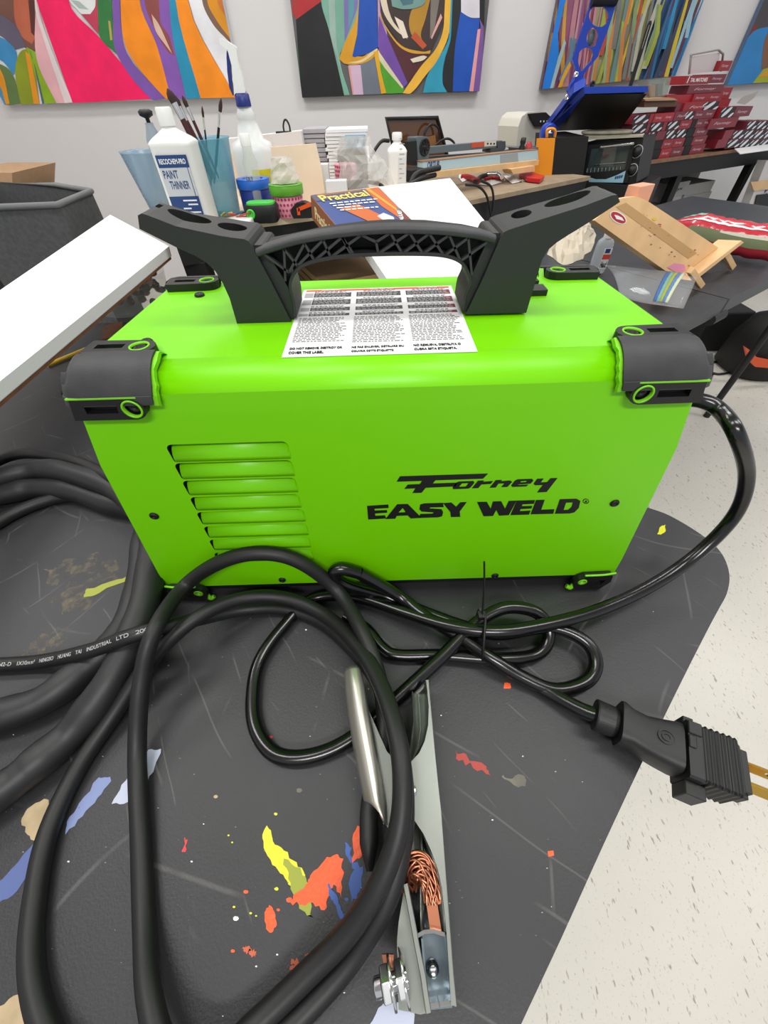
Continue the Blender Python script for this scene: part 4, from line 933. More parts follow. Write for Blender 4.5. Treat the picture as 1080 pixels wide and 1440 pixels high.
b = B(); b.prism([bl(.16, .06, .60), bl(.63, .06, .60), bl(.63, .54, .60), bl(.16, .54, .60)], (0, 0, -.02), BLKD); b.build('shelf', bench)
b = B(); b.prism([bl(.2, .53, .602), bl(.63, .53, .602), bl(.63, .54, .602), bl(.2, .54, .602)], (0, 0, .2), BLKD); b.build('back_panel', bench)
# boards and a framed panel on the lower shelf
for k in range(7):
    q0 = bl(.42, .07+.004*(k % 3), .601+k*.020); b = B()
    b.prism([q0+V((0, 0, .017)), q0+u*.19+V((0, 0, .017)), q0+u*.19+vv*.25+V((0, 0, .017)), q0+vv*.25+V((0, 0, .017))], (0, 0, -.016), PINE)
    b.build('plywood_sheet', None, label='thin wooden panel in the pile under the workbench, seen through the handle', cat='panel', group='wood panels piled under the workbench')
b = B(); q0 = bl(.20, .12, .602)
b.prism([q0, q0+u*.14, q0+u*.14+V((0, 0, .16)), q0+V((0, 0, .16))], vv*.1, col(196, 186, 170, .7)); b.build('carton', None, label='beige carton on the shelf under the workbench, left of the handle', cat='box')
def at(x, y, Y, z=BZ): p = PY(x, y, Y); return V((p.x, p.y, z))
def hgt(x, y, Y): return PY(x, y, Y).z
# paint thinner bottle
Y = 1.0; q = at(269, 280, Y); zt = hgt(236, 151, Y); zs = hgt(245, 200, Y); zn = hgt(240, 166, Y); zc = hgt(240, 178, Y)
hw_ = (PY(288, 240, Y).x-PY(226, 240, Y).x)/2*.9
def rr(hx, hy, z, cx, cy, rad_=.25, n=32):
    out = []
    for k in range(n):
        a = 2*PI*k/n; cc = math.cos(a); ss = math.sin(a); out.append(V((cx+hx*math.copysign(abs(cc)**rad_, cc), cy+hy*math.copysign(abs(ss)**rad_, ss), z)))
    return out
def bottle(name, label, q, hw, hd, z0, zsh, znk, ztop, nr, m, capm, cat='bottle', e=.3, grp=None):
    t = thing(name, label, cat, q, grp)
    b = B(); R_ = [rr(hw*.96, hd*.96, z0, q.x, q.y, e), rr(hw, hd, z0+.006, q.x, q.y, e), rr(hw, hd, zsh-.004, q.x, q.y, e), rr(hw*1.03, hd*1.03, zsh, q.x, q.y, e)]
    H = znk-zsh
    for f_, w_ in ((.15, .97), (.35, .84), (.6, .6), (.85, .38), (1, .0)):
        w2 = max(w_*hw, nr); d2 = max(w_*hd, nr); R_.append(rr(w2, d2, zsh+H*f_, q.x, q.y, e+(1-e)*f_))
    R_.append(rr(nr, nr, znk+.004, q.x, q.y, 1))
    b.loft(R_, m, True); b.build('bottle_body', t)
    b = B(); b.lathe([(nr*1.25, 0), (nr*1.3, .002), (nr*1.3, ztop-znk-.003), (nr*1.15, ztop-znk)], capm, (q.x, q.y, znk+.001), n=28); b.build('cap', t, label='screw cap')
    return t
YT = Y; tb = bottle('paint_thinner_bottle', 'tall white paint thinner bottle with a blue and white label', q, hw_, .032, BZ, zs, zc, zt, .0108, WHITE, WHITE)
b = B(); fy = Y-.0335
def fr(x0, y0, x1, y1, m, dz=0):  # rectangle on the bottle front, measured from its upright grid
    lx0 = q.x-hw_+x0*2*hw_; lx1 = q.x-hw_+x1*2*hw_; zz0 = zs-(zs-BZ)*y1; zz1 = zs-(zs-BZ)*y0
    b.box((lx0, fy-.0004-dz, zz0), (lx1, fy+.001, zz1), m)
NAVY = col(24, 62, 120, .4); LG = col(196, 200, 204, .5)
fr(.12, .12, .86, .94, LG); fr(.12, .12, .86, .26, NAVY, .0003); fr(.12, .60, .86, .94, NAVY, .0003); fr(.80, .26, .815, .62, NAVY, .0003)
lb = b.build('bottle_label', tb, label='blue and pale grey printed label')
b = B(); X0 = q.x-hw_; Hh = zs-BZ
addtext(b, 'RECOCHEM-PRO', V((X0+2*hw_*.17, fy-.0009, zs-Hh*.22)), (1, 0, 0), (0, 0, 1), 2*hw_*.64, Hh*.06, PAPER, .02)
addtext(b, 'PAINT', V((X0+2*hw_*.17, fy-.0006, zs-Hh*.385)), (1, 0, 0), (0, 0, 1), 2*hw_*.36, Hh*.095, NAVY, .01)
addtext(b, 'THINNER', V((X0+2*hw_*.25, fy-.0006, zs-Hh*.51)), (1, 0, 0), (0, 0, 1), 2*hw_*.48, Hh*.095, NAVY, .01)
for j, (a_, b__) in enumerate(((.45, .8), (.55, .8), (.4, .6), (.25, .82), (.25, .82), (.3, .8))):
    zq = zs-Hh*(.65+.05*j); b.box((X0+2*hw_*a_, fy-.0009, zq-.0015), (X0+2*hw_*b__, fy-.0004, zq+.0008), PAPER)
b.build('label_lettering', lb)
# clear tapering cups with brushes
def cup(x, y, Y, r0, r1, ztop, m, label, lean=0):
    q = at(x, y, Y); t_ = thing('plastic_cup', label, 'cup', q); b = B()
    b.lathe([(r0*.97, 0), (r0, .002), (r1, ztop-BZ), (r1+.002, ztop-BZ+.002), (r1+.001, ztop-BZ), (r1-.001, ztop-BZ-.002), (r0-.001, .004), (.0001, .004)], m, q, n=40); b.build('cup_wall', t_); return q
zc1 = hgt(215, 213, 1.10); cup(232, 285, 1.10, .034, .052, zc1, mat('grey_blue_plastic', (140, 170, 190), .2, alpha=.55), 'clear bluish plastic cup left of the paint thinner bottle')
zc2 = hgt(300, 195, 1.08); q = cup(306, 285, 1.08, .044, .056, zc2, CLEARB, 'turquoise-stained plastic tub holding paintbrushes, right of the paint thinner bottle')
BR = mat('bristle_brown', (52, 30, 24), .8); REDH = mat('brush_handle_red', (66, 18, 20), .35)
for k, (x, y, x2, y2, s_, lb_) in enumerate(((235, 124, 268, 190, 1.5, 'widest brown-bristled paintbrush, leftmost in the turquoise tub'), (243, 132, 272, 190, 1.2, 'brown paintbrush just right of the widest one in the tub'), (256, 134, 280, 188, .8, 'slim dark paintbrush with long red handle, third from the left in the tub'), (284, 149, 290, 200, .45, 'very thin pointed paintbrush standing in the tub'), (311, 138, 306, 200, .7, 'black-handled paintbrush with silver ferrule, rightmost in the tub'))):
    a = PY(x, y, 1.07+.004*k); e = V((q.x-.015+.009*k, 1.075+.004*k, BZ+.03)); m_ = PY(x2, y2, 1.07+.004*k)
    d_ = (a-m_).normalized(); L_ = (a-m_).length; t_ = thing('paintbrush', lb_, 'paintbrush', m_-d_*.07, 'paintbrushes in the turquoise tub')
    b = B(); r_ = .0042*s_; b.lathe([(r_, 0), (r_*1.25, L_*.12), (r_*.9, L_*.22), (.0004, L_*.3)], BR, a-d_*L_*.3, d_, 14); b.build('bristles', t_)
    b = B(); b.lathe([(r_*.85, 0), (r_, L_*.35)], CHROME, a-d_*L_*.65, d_, 14); b.build('ferrule', t_)
    b = B(); b.lathe([(r_*.5, 0), (r_*1.0, .04), (r_*.85, L_*.36+.07)], REDH if k < 3 else BLK, m_-d_*.07, d_, 14); b.build('brush_handle', t_)
# pump head behind the thinner bottle
q = at(232, 240, 1.14); t_ = thing('pump_bottle', 'slim grey bottle with a round black pump head behind the paint thinner', 'bottle', q)
b = B(); b.lathe([(.016, 0), (.016, .12), (.008, .14), (.008, hgt(228, 172, 1.14)-BZ)], col(150, 160, 170, .3), q); b.build('bottle_body', t_)
b = B(); zz = hgt(222, 166, 1.14); b.lathe([(.004, 0), (.004, .008), (.013, .012), (.014, .018), (.009, .021), (.0001, .0215)], BLK, (q.x, q.y, zz-.008)); b.build('pump_head', t_)
# spray bottle
Y = 1.22; q = at(366, 262, Y); t_ = thing('spray_bottle', 'white trigger spray bottle with a dark blue collar and yellow label', 'bottle', q)
za = hgt(342, 150, Y); zb_ = hgt(347, 185, Y); zd = hgt(355, 200, Y); ze = hgt(360, 215, Y)
b = B(); b.lathe([(.046, 0), (.049, .01), (.049, ze-BZ), (.044, zd-BZ), (.030, zb_-BZ-.012), (.023, zb_-BZ+.01), (.019, (za+zb_)/2-BZ), (.0215, za-BZ-.016), (.016, za-BZ-.004), (.014, za-BZ)], mat('milky_plastic', (222, 224, 222), .35), q, sy=.7, n=40); b.build('bottle_body', t_)
b = B(); b.lathe([(.0155, 0), (.016, .002), (.015, .018), (.012, .020)], mat('dark_blue_plastic', (28, 44, 120), .4), (q.x, q.y, za)); b.build('collar', t_, label='dark blue collar')
b = B(); z1 = za+.020
hp = [(-.011, 0), (.011, 0), (.011, .02), (.008, .044), (.010, .062), (-.006, .070), (-.020, .074), (-.021, .066), (-.008, .058), (-.006, .03), (-.011, .02)]
b.prism([V((q.x+x_, q.y-.010, z1+z_)) for x_, z_ in hp], (0, .020, 0), WHITE); b.build('spray_head', t_, bevel=.003)
b = B(); tr_ = [(-.011, .058), (-.014, .05), (-.019, .03), (-.022, .008), (-.018, -.004), (-.015, .01), (-.012, .03), (-.007, .05)]
b.prism([V((q.x+x_, q.y-.006, z1+z_)) for x_, z_ in tr_], (0, .012, 0), mat('dark_blue_plastic', (28, 44, 120), .4)); b.build('trigger', t_, label='dark blue trigger', bevel=.0015)
b = B(); vs_ = [V((q.x+.0497*math.sin(a), q.y-.0352*math.cos(a), BZ+z_)) for a in [-.1+.13*i for i in range(10)] for z_ in (.028, .062)]; b.add(vs_, [(2*i, 2*i+2, 2*i+3, 2*i+1) for i in range(9)], mat('yellow_label', (206, 200, 20), .5), True); b.build('bottle_label', t_, label='plain yellow label')
# small vial
Y = 1.08; q = at(357, 255, Y); t_ = thing('glass_vial', 'small clear glass vial with yellowish liquid in front of the spray bottle', 'bottle', q)
zz = hgt(348, 205, Y); hv = zz-BZ
b = B(); b.lathe([(.0145, 0), (.015, .002), (.015, hv*.78), (.010, hv*.9), (.010, hv)], mat('vial_glass', (220, 222, 205), .08, alpha=.3), q); b.build('vial_body', t_)
b = B(); b.lathe([(.013, .003), (.013, hv*.5)], mat('olive_liquid', (178, 172, 110), .2), q); b.build('liquid', t_)
b = B(); b.lathe([(.0105, 0), (.0105, .016), (.009, .018)], WHITE, (q.x, q.y, zz)); b.build('cap', t_)
b = B(); addtext(b, 'OLY', V((q.x-.011, q.y-.0157, BZ+hv*.52)), (1, 0, 0), (0, 0, 1), .014, .007, INK, .01); b.build('vial_lettering', t_)
# tape rolls
def ringroll(name, label, q, z0, z1, r, m, mtop, grp, dots=None, ri=.6):
    t_ = thing(name, label, 'tape', V((q.x, q.y, z0)), grp)
    b = B(); h_ = z1-z0; b.lathe([(r*ri, 0), (r*.98, 0), (r, .001), (r, h_-.001), (r*.98, h_), (r*ri, h_), (r*ri, 0)], m, (q.x, q.y, z0), n=48, cap=False); o_ = b.build('tape_band', t_)
    if mtop: b = B(); b.lathe([(r*ri, 0), (r*1.0, 0), (r*1.0, .0006), (r*ri, .0006)], mtop, (q.x, q.y, z1), n=48, cap=False); b.build('tape_side', t_)
    if dots:
        b = B()
        for j in range(4):
            for k in range(26):
                a = 2*PI*(k+.5*(j % 2))/26; n_ = V((math.cos(a), math.sin(a), 0)); tq = V((-n_.y, n_.x, 0)); cc = V((q.x, q.y, z0+h_*(j+.5)/4))+n_*(r+.0003)
                b.poly([cc+tq*(.0026*math.cos(w_))+V((0, 0, .0026*math.sin(w_))) for w_ in [2*PI*i/8 for i in range(8)]], dots)
        b.build('dot_print', o_)
    return t_
Y = 1.10; q = at(362, 283, Y, 0); r_ = (PY(384, 265, Y).x-PY(338, 265, Y).x)/2
zm = hgt(362, 268, Y-.03); ztp = hgt(362, 254, Y-.03)
ringroll('tape_roll', 'dark blue tape roll under the bright blue one', q, BZ, zm, r_*.95, col(28, 50, 130, .4), None, 'stacked tape rolls on the workbench')
ringroll('tape_roll', 'bright blue tape roll lying on the dark blue one', q, zm+.0005, ztp, r_, col(36, 100, 196, .4), col(40, 110, 210, .4), 'stacked tape rolls on the workbench')
Y = 1.05; q = at(408, 300, Y, 0); r_ = (PY(425, 268, Y).x-PY(378, 268, Y).x)/2
zm = hgt(404, 277, Y-.03); ztp = hgt(402, 262, Y-.03)
PINK = col(226, 150, 168, .5); PDOT = col(176, 50, 96, .5)
ringroll('tape_roll', 'pink tape roll with dark red dots standing under the green one', q, BZ, zm, r_*.9, PINK, None, 'stacked tape rolls on the workbench', PDOT)
ringroll('tape_roll', 'green tape roll on top of the pink dotted one', q, zm+.0005, ztp, r_, col(92, 160, 40, .4), col(100, 170, 50, .4), 'stacked tape rolls on the workbench')
b = B(); random.seed(9); rings = []
for j in range(7):
    zz = ztp+.002+j*.0065; rings.append([V((q.x+math.cos(a)*(.030+random.uniform(-.006, .004))*(1-.05*j), q.y+math.sin(a)*(.02+random.uniform(-.004, .004)), zz)) for a in [2*PI*i/18 for i in range(18)]])
b.loft(rings, mat('crinkled_film', (228, 224, 214), .12, alpha=.55), False); b.build('plastic_wrapper', None, label='crinkled clear plastic wrapper on the green tape roll', cat='wrapper')
# black and green cylinder, tape measure
Y = 1.0; q = at(372, 300, Y); t_ = thing('chalk_line_reel', 'rounded black reel case with a bright green lid and button', 'tool', q)
xa = PY(346, 295, Y).x; xb_ = PY(391, 295, Y).x; zz = hgt(368, 286, Y)
LIME = col(70, 200, 60, .4)
b = B(); b.loft([rr((xb_-xa)/2*s_, .024*s_, z_, (xa+xb_)/2, Y, .5) for z_, s_ in ((BZ, .9), (BZ+.004, 1), (zz-.004, 1.0), (zz, .92))], BLK, True); b.build('case', t_)
b = B(); b.loft([rr((xb_-xa)/2*.86*s_, .020*s_, z_, (xa+xb_)/2, Y, .6) for z_, s_ in ((zz-.001, 1), (zz+.003, .98))], LIME, True); b.build('lid', t_, label='bright green lid')
b = B(); b.lathe([(.0085, 0), (.0085, .003), (.006, .004), (.005, .001), (.0001, .001)], LIME, (xa+.014, Y-.023, BZ+(zz-BZ)*.55), (0, -1, 0)); b.build('button', t_, label='bright green button')
Y = 1.03; q = at(426, 300, Y); t_ = thing('tape_measure', 'small black and orange tape measure beside the dotted tape', 'tape measure', q)
xa = PY(410, 296, Y).x; xb_ = PY(442, 296, Y).x; zz = hgt(425, 283, Y)
b = B(); b.prism([V((x_, Y-.014, z_)) for x_, z_ in ((xa+.004, BZ), (xb_-.002, BZ), (xb_, BZ+.012), (xb_-.006, zz-.004), (xb_-.018, zz), (xa+.014, zz-.001), (xa+.002, zz-.010), (xa, BZ+.010))], (0, .028, 0), BLK); b.build('case', t_, bevel=.003)
OR2 = col(232, 84, 30, .4)
b = B(); b.prism([V((x_, Y-.0155, z_)) for x_, z_ in ((xa+.016, BZ+.012), (xb_-.004, BZ+.020), (xb_-.005, BZ+.027), (xa+.018, BZ+.019))], (0, .003, 0), OR2); b.box((xa+.014, Y-.0155, BZ+.006), (xa+.020, Y-.012, BZ+.018), OR2); b.build('grip_strip', t_, label='orange grip strip')
# small loose packets at the front of the bench
q = at(335, 305, .97); b = B(); b.box((q.x-.03, q.y-.02, BZ+.0005), (q.x+.028, q.y+.015, BZ+.012), WHITE); b.build('packet', None, bevel=.003, label='small white packet in front of the turquoise tub, behind the left handle arm', cat='packet')
b = B(); random.seed(5)
q = at(322, 300, .985)
for k in range(7):
    a = q+V((random.uniform(-.02, .03), random.uniform(-.01, .01), .014)); pts = cr([a+V((random.uniform(-.018, .018), random.uniform(-.01, .01), random.uniform(-.002, .006))) for _ in range(4)], 4)
    b.tube(pts, .0012, random.choice([col(40, 110, 70), col(170, 60, 50), col(190, 170, 110), col(60, 80, 120)]), 6)
b.build('wire_scraps', None, label='tangle of thin coloured wires lying on the white packet', cat='wires', kind='stuff')
# plywood panel, white carton behind, clip, paper stacks
def slabY(px, Y, dpt, m, name, label, cat, bevel=0, lean=0, z0=None, parent=None, **k):
    P = [PY(x, y, Y) for x, y in px]
    zmin = min(p.z for p in P)
    if z0 is not None:
        P = [V((p.x, p.y, max(p.z, z0+.0005))) for p in P]
    b = B(); b.prism([V((p.x, p.y+lean*(p.z-zmin), p.z)) for p in P], (0, dpt, 0), m); return b.build(name, parent, bevel=bevel, label=label, cat=cat, **k)
slabY([(379, 208), (443, 202.5), (452, 240), (460, 296), (392, 304)], 1.16, .006, PINE2, 'plywood_offcut', 'pale plywood panel leaning behind the green tape roll', 'panel', lean=.12, z0=BZ)
slabY([(322, 216), (338, 214), (352, 290), (340, 292)], 1.30, .006, PINE2, 'plywood_offcut', 'narrow strip of plywood behind the spray bottle', 'panel', z0=BZ)
slabY([(306, 197), (423, 184), (430, 226), (440, 290), (330, 296)], 1.42, .05, mat('offwhite_card', (216, 213, 212), .7), 'flat_carton', 'flat off-white carton standing behind the spray bottle', 'box', z0=BZ, bevel=.002)
b = B(); q = PY(404, 186, 1.43); b.tube(cr([q+V((-.008, 0, 0)), q+V((-.008, 0, .012)), q+V((-.003, 0, .022)), q+V((.003, 0, .022)), q+V((.008, 0, .012)), q+V((.008, 0, 0))], 4), .0022, BLK, 8); b.box((q.x-.03, q.y-.004, q.z-.002), (q.x+.010, q.y+.012, q.z+.002), BLK); b.build('binder_clip', None, label='black clip on top of the flat off-white carton', cat='clip')
for nm, xa, xb_, y0, y1, Yk, n_, mm, lbb in (('paper_stack', 424, 456, 181, 232, 1.46, 12, col(168, 166, 172, .7), 'grey-edged stack of paper sheets next to the off-white carton'), ('paper_stack', 457, 516, 182, 240, 1.42, 16, PAPER, 'taller white stack of folded paper behind the plastic bag')):
    a = PY(xa, y0, Yk); e = PY(xb_, y0-2, Yk); zt_ = a.z; b = B(); random.seed(n_)
    for k in range(n_):
        z0_ = BZ+(zt_-BZ)*k/n_; z1_ = BZ+(zt_-BZ)*(k+.86)/n_; j_ = random.uniform(-.004, .004); b.box((a.x+j_, Yk+random.uniform(-.003, .003), z0_+.0004), (e.x+j_, Yk+.12, z1_), mm)
    b.box((a.x+.004, Yk+.006, BZ+.0005), (e.x-.004, Yk+.11, zt_-.002), mm)
    b.build(nm, None, label=lbb, cat='paper')
b = B(); a = PY(486, 192, 1.40); e = PY(514, 187, 1.40); b.box((a.x, 1.400-.03, PY(474, 214, 1.36).z+.0045), (e.x, 1.414-.03, a.z+.004), col(120, 170, 200, .5)); addtext(b, 'SLIPS', V((a.x+.004, 1.3695, a.z-.014)), (1, 0, 0), (0, 0, 1), .045, .010, NAVY, .01)
b.build('blue_packet', None, label='small light blue packet against the white paper stack', cat='packet')
b = B(); a = PY(474, 214, 1.36); e = PY(516, 208, 1.36); b.box((a.x, 1.36, BZ+.0005), (e.x, 1.385, a.z+.004), BLK); b.build('black_box', None, bevel=.002, label='narrow black box standing under the light blue packet', cat='box')
# plastic bag with a dotted tape roll in it
Y = 1.26; q = at(487, 255, Y, 0); r_ = (PY(499, 240, Y).x-PY(469, 240, Y).x)/2; zl = hgt(484, 254, Y); zh = hgt(482, 230, Y)
b = B(); b.box((q.x-.05, Y-.04, BZ+.0005), (q.x+.05, Y+.05, zl-.001), col(58, 58, 60, .5)); b.build('black_tray', None, bevel=.002, label='low dark tray under the dotted tape roll in the bag', cat='tray')
ringroll('tape_roll', 'pink tape roll with dark red dots inside the clear plastic bag', q, zl, zh, r_, PINK, None, 'loose tape rolls', PDOT)
b = B(); random.seed(31); rings = []
cx = PY(512, 240, 1.25).x
for j in range(9):
    t = j/8; zz = BZ+.001+t*.11; w_ = .075*(1-.45*t)*(1 if j < 7 else .8)
    rings.append([V((cx+math.cos(a)*w_*(1+random.uniform(-.16, .16))+(-.02 if j > 5 else 0), 1.20+math.sin(a)*.035*(1+random.uniform(-.2, .2)), zz)) for a in [2*PI*i/24 for i in range(24)]])
b.loft(rings, mat('bag_film', (226, 224, 218), .15, alpha=.38), False); b.build('plastic_bag', None, label='crumpled clear plastic bag in the middle of the workbench', cat='bag')
for (x0, x1, y0, y1, Yk, lbb) in ((459, 487, 254, 268, 1.13, 'small white carton with grey print behind the book'), (447, 461, 231, 254, 1.20, 'little translucent box at the left of the dotted tape in the bag')):
    a = PY(x0, y1, Yk); e = PY(x1, y0, Yk); b = B(); b.box((a.x, Yk, BZ+.0005), (e.x, Yk+.03, e.z), col(214, 216, 218, .5))
    if x0 == 459:
        for k in range(5): b.box((a.x+.006+k*.010, Yk-.0004, BZ+.012), (a.x+.012+k*.010, Yk+.001, BZ+.018+.003*(k % 2)), GREYINK)
    b.build('small_carton', None, bevel=.001, label=lbb, cat='box')
# white plastic bottle
Y = 1.30; q = at(558, 255, Y); zt = hgt(551, 187, Y); zc = hgt(551, 198, Y); zs = hgt(553, 212, Y); hw_ = (PY(570, 235, Y).x-PY(544, 235, Y).x)/2
tw = bottle('white_bottle', 'plain white plastic bottle with a grey printed back panel in front of the laser cutter', q, hw_, .022, BZ, zs, zc, zt, .0095, WHITE, WHITE)
b = B(); b.box((q.x+.002, q.y-.0232, BZ+.02), (q.x+hw_*.86, q.y-.020, zs-.01), col(214, 214, 216, .5))
for k in range(9): b.box((q.x+.005, q.y-.0235, BZ+.028+k*.009), (q.x+hw_*(.5+.25*(k % 2)), q.y-.0230, BZ+.0295+k*.009), col(150, 150, 152))
b.build('bottle_label', tw)
b = B(); b.tube(cr([PY(470, 262, 1.22)+V((0, 0, 0)), PY(500, 256, 1.2), PY(530, 258, 1.18), PY(545, 268, 1.16)], 6), .004, BLK, 8); b.build('black_cable', None, label='short black cable lying behind the book', cat='cable')
b = B(); b.tube(cr([PY(576, 262, 1.40), PY(585, 245, 1.42), PY(600, 240, 1.46), PY(618, 236, 1.5)], 6), .007, BLK, 8); b.tube(cr([PY(570, 264, 1.38), PY(590, 252, 1.42), PY(612, 246, 1.5)], 6), .006, BLK, 8); b.build('cable_bundle', None, label='thick black cables beside the white bottle, left of the engraver rail', cat='cable')
# ------------------------------------------------------------------ white canvas with a book on it
def plane3(A, Bp, C_):
    n_ = (Bp-A).cross(C_-A); return A, n_
def hit(x, y, pl_): d_ = ray(x, y); return CAM+d_*((pl_[0]-CAM).dot(pl_[1])/d_.dot(pl_[1]))
A = PZ(536, 263, .935); Bq = PZ(633, 250.5, .935); Cq = PZ(752, 398, .85); plc = plane3(A, Bq, Cq)
quad = [hit(462, 271, plc), Bq, Cq, hit(548, 398, plc)]
b = B(); nn = plc[1].normalized(); nn = nn if nn.z < 0 else -nn
b.prism(quad, nn*.018, CANVW); b.build('blank_canvas', None, bevel=.001, label='blank white canvas sloping down behind the welder handle, with a book on it', cat='canvas')
up_ = -nn
A2 = hit(437.5, 274, (quad[1]+up_*.040, plc[1])); pl2 = (A2, plc[1])
bk = [hit(437.5, 275, pl2), hit(533, 263.5, pl2), hit(585, 316, pl2), hit(477, 322, pl2)]
t_ = thing('book', 'thick paperback with an orange and blue cover lying on the blank white canvas', 'book', (bk[0]+bk[2])/2-up_*.036)
BC = col(62, 82, 140, .35); BO = col(200, 104, 50, .35)
b = B(); b.prism(bk, nn*.0012, BC); cov = b.build('cover', t_)
b = B(); ins = [p.lerp((bk[0]+bk[2])/2, .015)+nn*.0012 for p in bk]; b.prism(ins, nn*.034, col(226, 214, 190, .7)); b.build('pages', t_)
b = B(); b.prism([bk[3], bk[0], bk[0]+nn*.036, bk[3]+nn*.036], (bk[0]-bk[1]).normalized()*.0012, col(150, 92, 56, .5)); b.build('spine', t_)
def bp(s, t, dz=.0006): return bk[0].lerp(bk[1], s).lerp(bk[3].lerp(bk[2], s), t)+up_*dz
b = B()
def bpoly(pts, m, dz=.0006): b.poly([bp(s, t, dz) for s, t in pts][::-1], m)
bpoly([(.78, 0), (.99, 0), (.99, .9), (.90, .98), (.78, .5)], BO); bpoly([(.78, 0), (.84, 0), (.97, .72), (.95, .80)], col(236, 160, 60, .35), .0009)
bpoly([(.0, 0), (.78, 0), (.78, .14), (.0, .2)], col(86, 88, 120, .35)); bpoly([(.22, .45), (.50, .40), (.80, .98), (.50, .98)], BO, .0008); bpoly([(.05, .0), (.75, .0), (.7, .05), (.08, .06)], col(150, 110, 80, .35), .0009)
bpoly([(.60, .75), (.72, .68), (.80, .80), (.76, .92), (.64, .9)], col(214, 214, 226, .4), .0010)
bpoly([(.83, .96), (.86, .98), (.985, .60), (.96, .56)], col(120, 120, 130, .4), .0012); bpoly([(.87, .99), (.995, .99), (.995, .60), (.985, .6)], col(120, 50, 36, .4), .0010)
ux = (bk[1]-bk[0]).normalized(); uy = (bk[0]-bk[3]).normalized(); Wd = (bk[1]-bk[0]).length; Hd = (bk[3]-bk[0]).length
addtext(b, 'Practical', bp(.08, .24, .0012), ux, uy, Wd*.68, Hd*.19, col(240, 214, 110, .4), .02)
for k, tx in enumerate(((.14, .80, .30), (.16, .74, .37), (.18, .5, .44), (.2, .70, .51))):
    s_ = tx[0]
    random.seed(k)
    while s_ < tx[1]:
        w_ = random.uniform(.04, .09); bpoly([(s_, tx[2]), (s_+w_, tx[2]), (s_+w_, tx[2]+.028), (s_, tx[2]+.028)], PAPER, .0012); s_ += w_+.02
e1_ = (bp(.975, .60)-bp(.85, .97)).normalized()
addtext(b, 'VALUE!', bp(.872, .965, .0016), e1_, up_.cross(e1_), Wd*.34, Hd*.055, PAPER, .02)
b.build('cover_print', cov)
b = B(); e2_ = (bk[3]-bk[0]).normalized(); addtext(b, 'Practical', bk[0]+nn*.028+e2_*.02+(bk[0]-bk[1]).normalized()*.0014, e2_, up_, Hd*.55, .018, col(240, 226, 170, .4), .02); b.build('spine_print', cov)
# ------------------------------------------------------------------ left side: hamper, big canvas, tub
A = PZ(-70, 296, .93); Bq = PZ(82, 290, .93); Cq = PZ(129, 270, .93); Dq = PZ(80, 262, .93); Eq = A+(Dq-Bq)*1.0+V((-.05, .12, 0))
FELT = mat('grey_felt', (82, 84, 84), .9, var=.12, vscale=120, bump=.3, bscale=300)
outer = [A, Bq, Cq, Dq, V((Eq.x, Dq.y+.1, .93))]
cc = sum(outer, V((0, 0, 0)))/5
b = B(); rings = []
for z_, k in ((.30, .92), (.93, 1), (.931, 1), (.931, .975), (.32, .90)):
    rings.append([V((cc.x+(p.x-cc.x)*k, cc.y+(p.y-cc.y)*k, z_)) for p in outer])
b.loft(rings, FELT, False); t_ = thing('fabric_bin', 'large dark grey fabric storage bin behind the white canvas at the left', 'bin', (cc.x, cc.y, .3)); b.build('bin_body', t_)
b = B(); pts = [p+V((0, 0, .002)) for p in outer]+[outer[0]+V((0, 0, .002))]; b.tube(pts, .006, mat('grey_piping', (112, 114, 114), .8), 8); b.build('rim_piping', t_)
q = V((cc.x, cc.y, 0)); b = B(); b.box((q.x-.45, q.y-.25, 0), (q.x+.2, q.y+.25, .299), BLKD); b.build('low_cabinet', None, bevel=.004, label='low black cabinet carrying the grey fabric bin', cat='cabinet')
t_ = thing('cardboard_box', 'brown cardboard box with open flaps at the left edge behind the grey bin', 'box', PY(-30, 285, 2.3))
KR = mat('cardboard', (176, 142, 108), .8, var=.05); P = [PY(-60, 243, 2.3), PY(17, 243, 2.3), PY(18, 300, 2.3), PY(-60, 300, 2.3)]
b = B(); b.prism(P, (0, .35, 0), KR); b.build('box_body', t_)
b = B(); b.prism([PY(-60, 262, 2.1), PY(34, 257, 2.15), PY(42, 265, 2.1), PY(-10, 275, 2.0), PY(-60, 280, 2.0)], (0, 0, -.006), mat('cardboard_light', (206, 176, 140), .8)); b.build('flap', t_)
bb = PY(-30, 285, 2.3); b = B(); b.box((bb.x-.2, 2.3, 0), (bb.x+.25, 2.65, PY(17, 299, 2.3).z), BLKD); b.build('side_cabinet', None, label='dark cabinet under the cardboard box at the left edge', cat='cabinet')
A = PZ(155, 302, .90); Bq = PZ(238, 346, .87); Cq = PZ(0, 408, .885); plq = plane3(A, Bq, Cq); Dq = hit(0, 536, plq)
Cx = A+(Cq-A)*1.5; Dx = Bq+(Dq-Bq)*1.5
nn = plq[1].normalized(); nn = nn if nn.z < 0 else -nn
t_ = thing('large_canvas', 'large blank white canvas on a wooden stretcher lying aslant at the left', 'canvas', (A+Dx)/2+nn*.04)
b = B(); b.prism([A, Bq, Dx, Cx], nn*.019, CANVW); b.build('canvas_cloth', t_, bevel=.002)
def ins(k): cc_ = (A+Dx)/2; return [p.lerp(cc_, k)+nn*.0192 for p in (A, Bq, Dx, Cx)]
I = ins(.01); J = ins(.14); b = B()
for k in range(4):
    b.prism([I[k], I[(k+1) % 4], J[(k+1) % 4], J[k]], nn*.004, BROWNW)
b.build('stretcher_frame', t_)
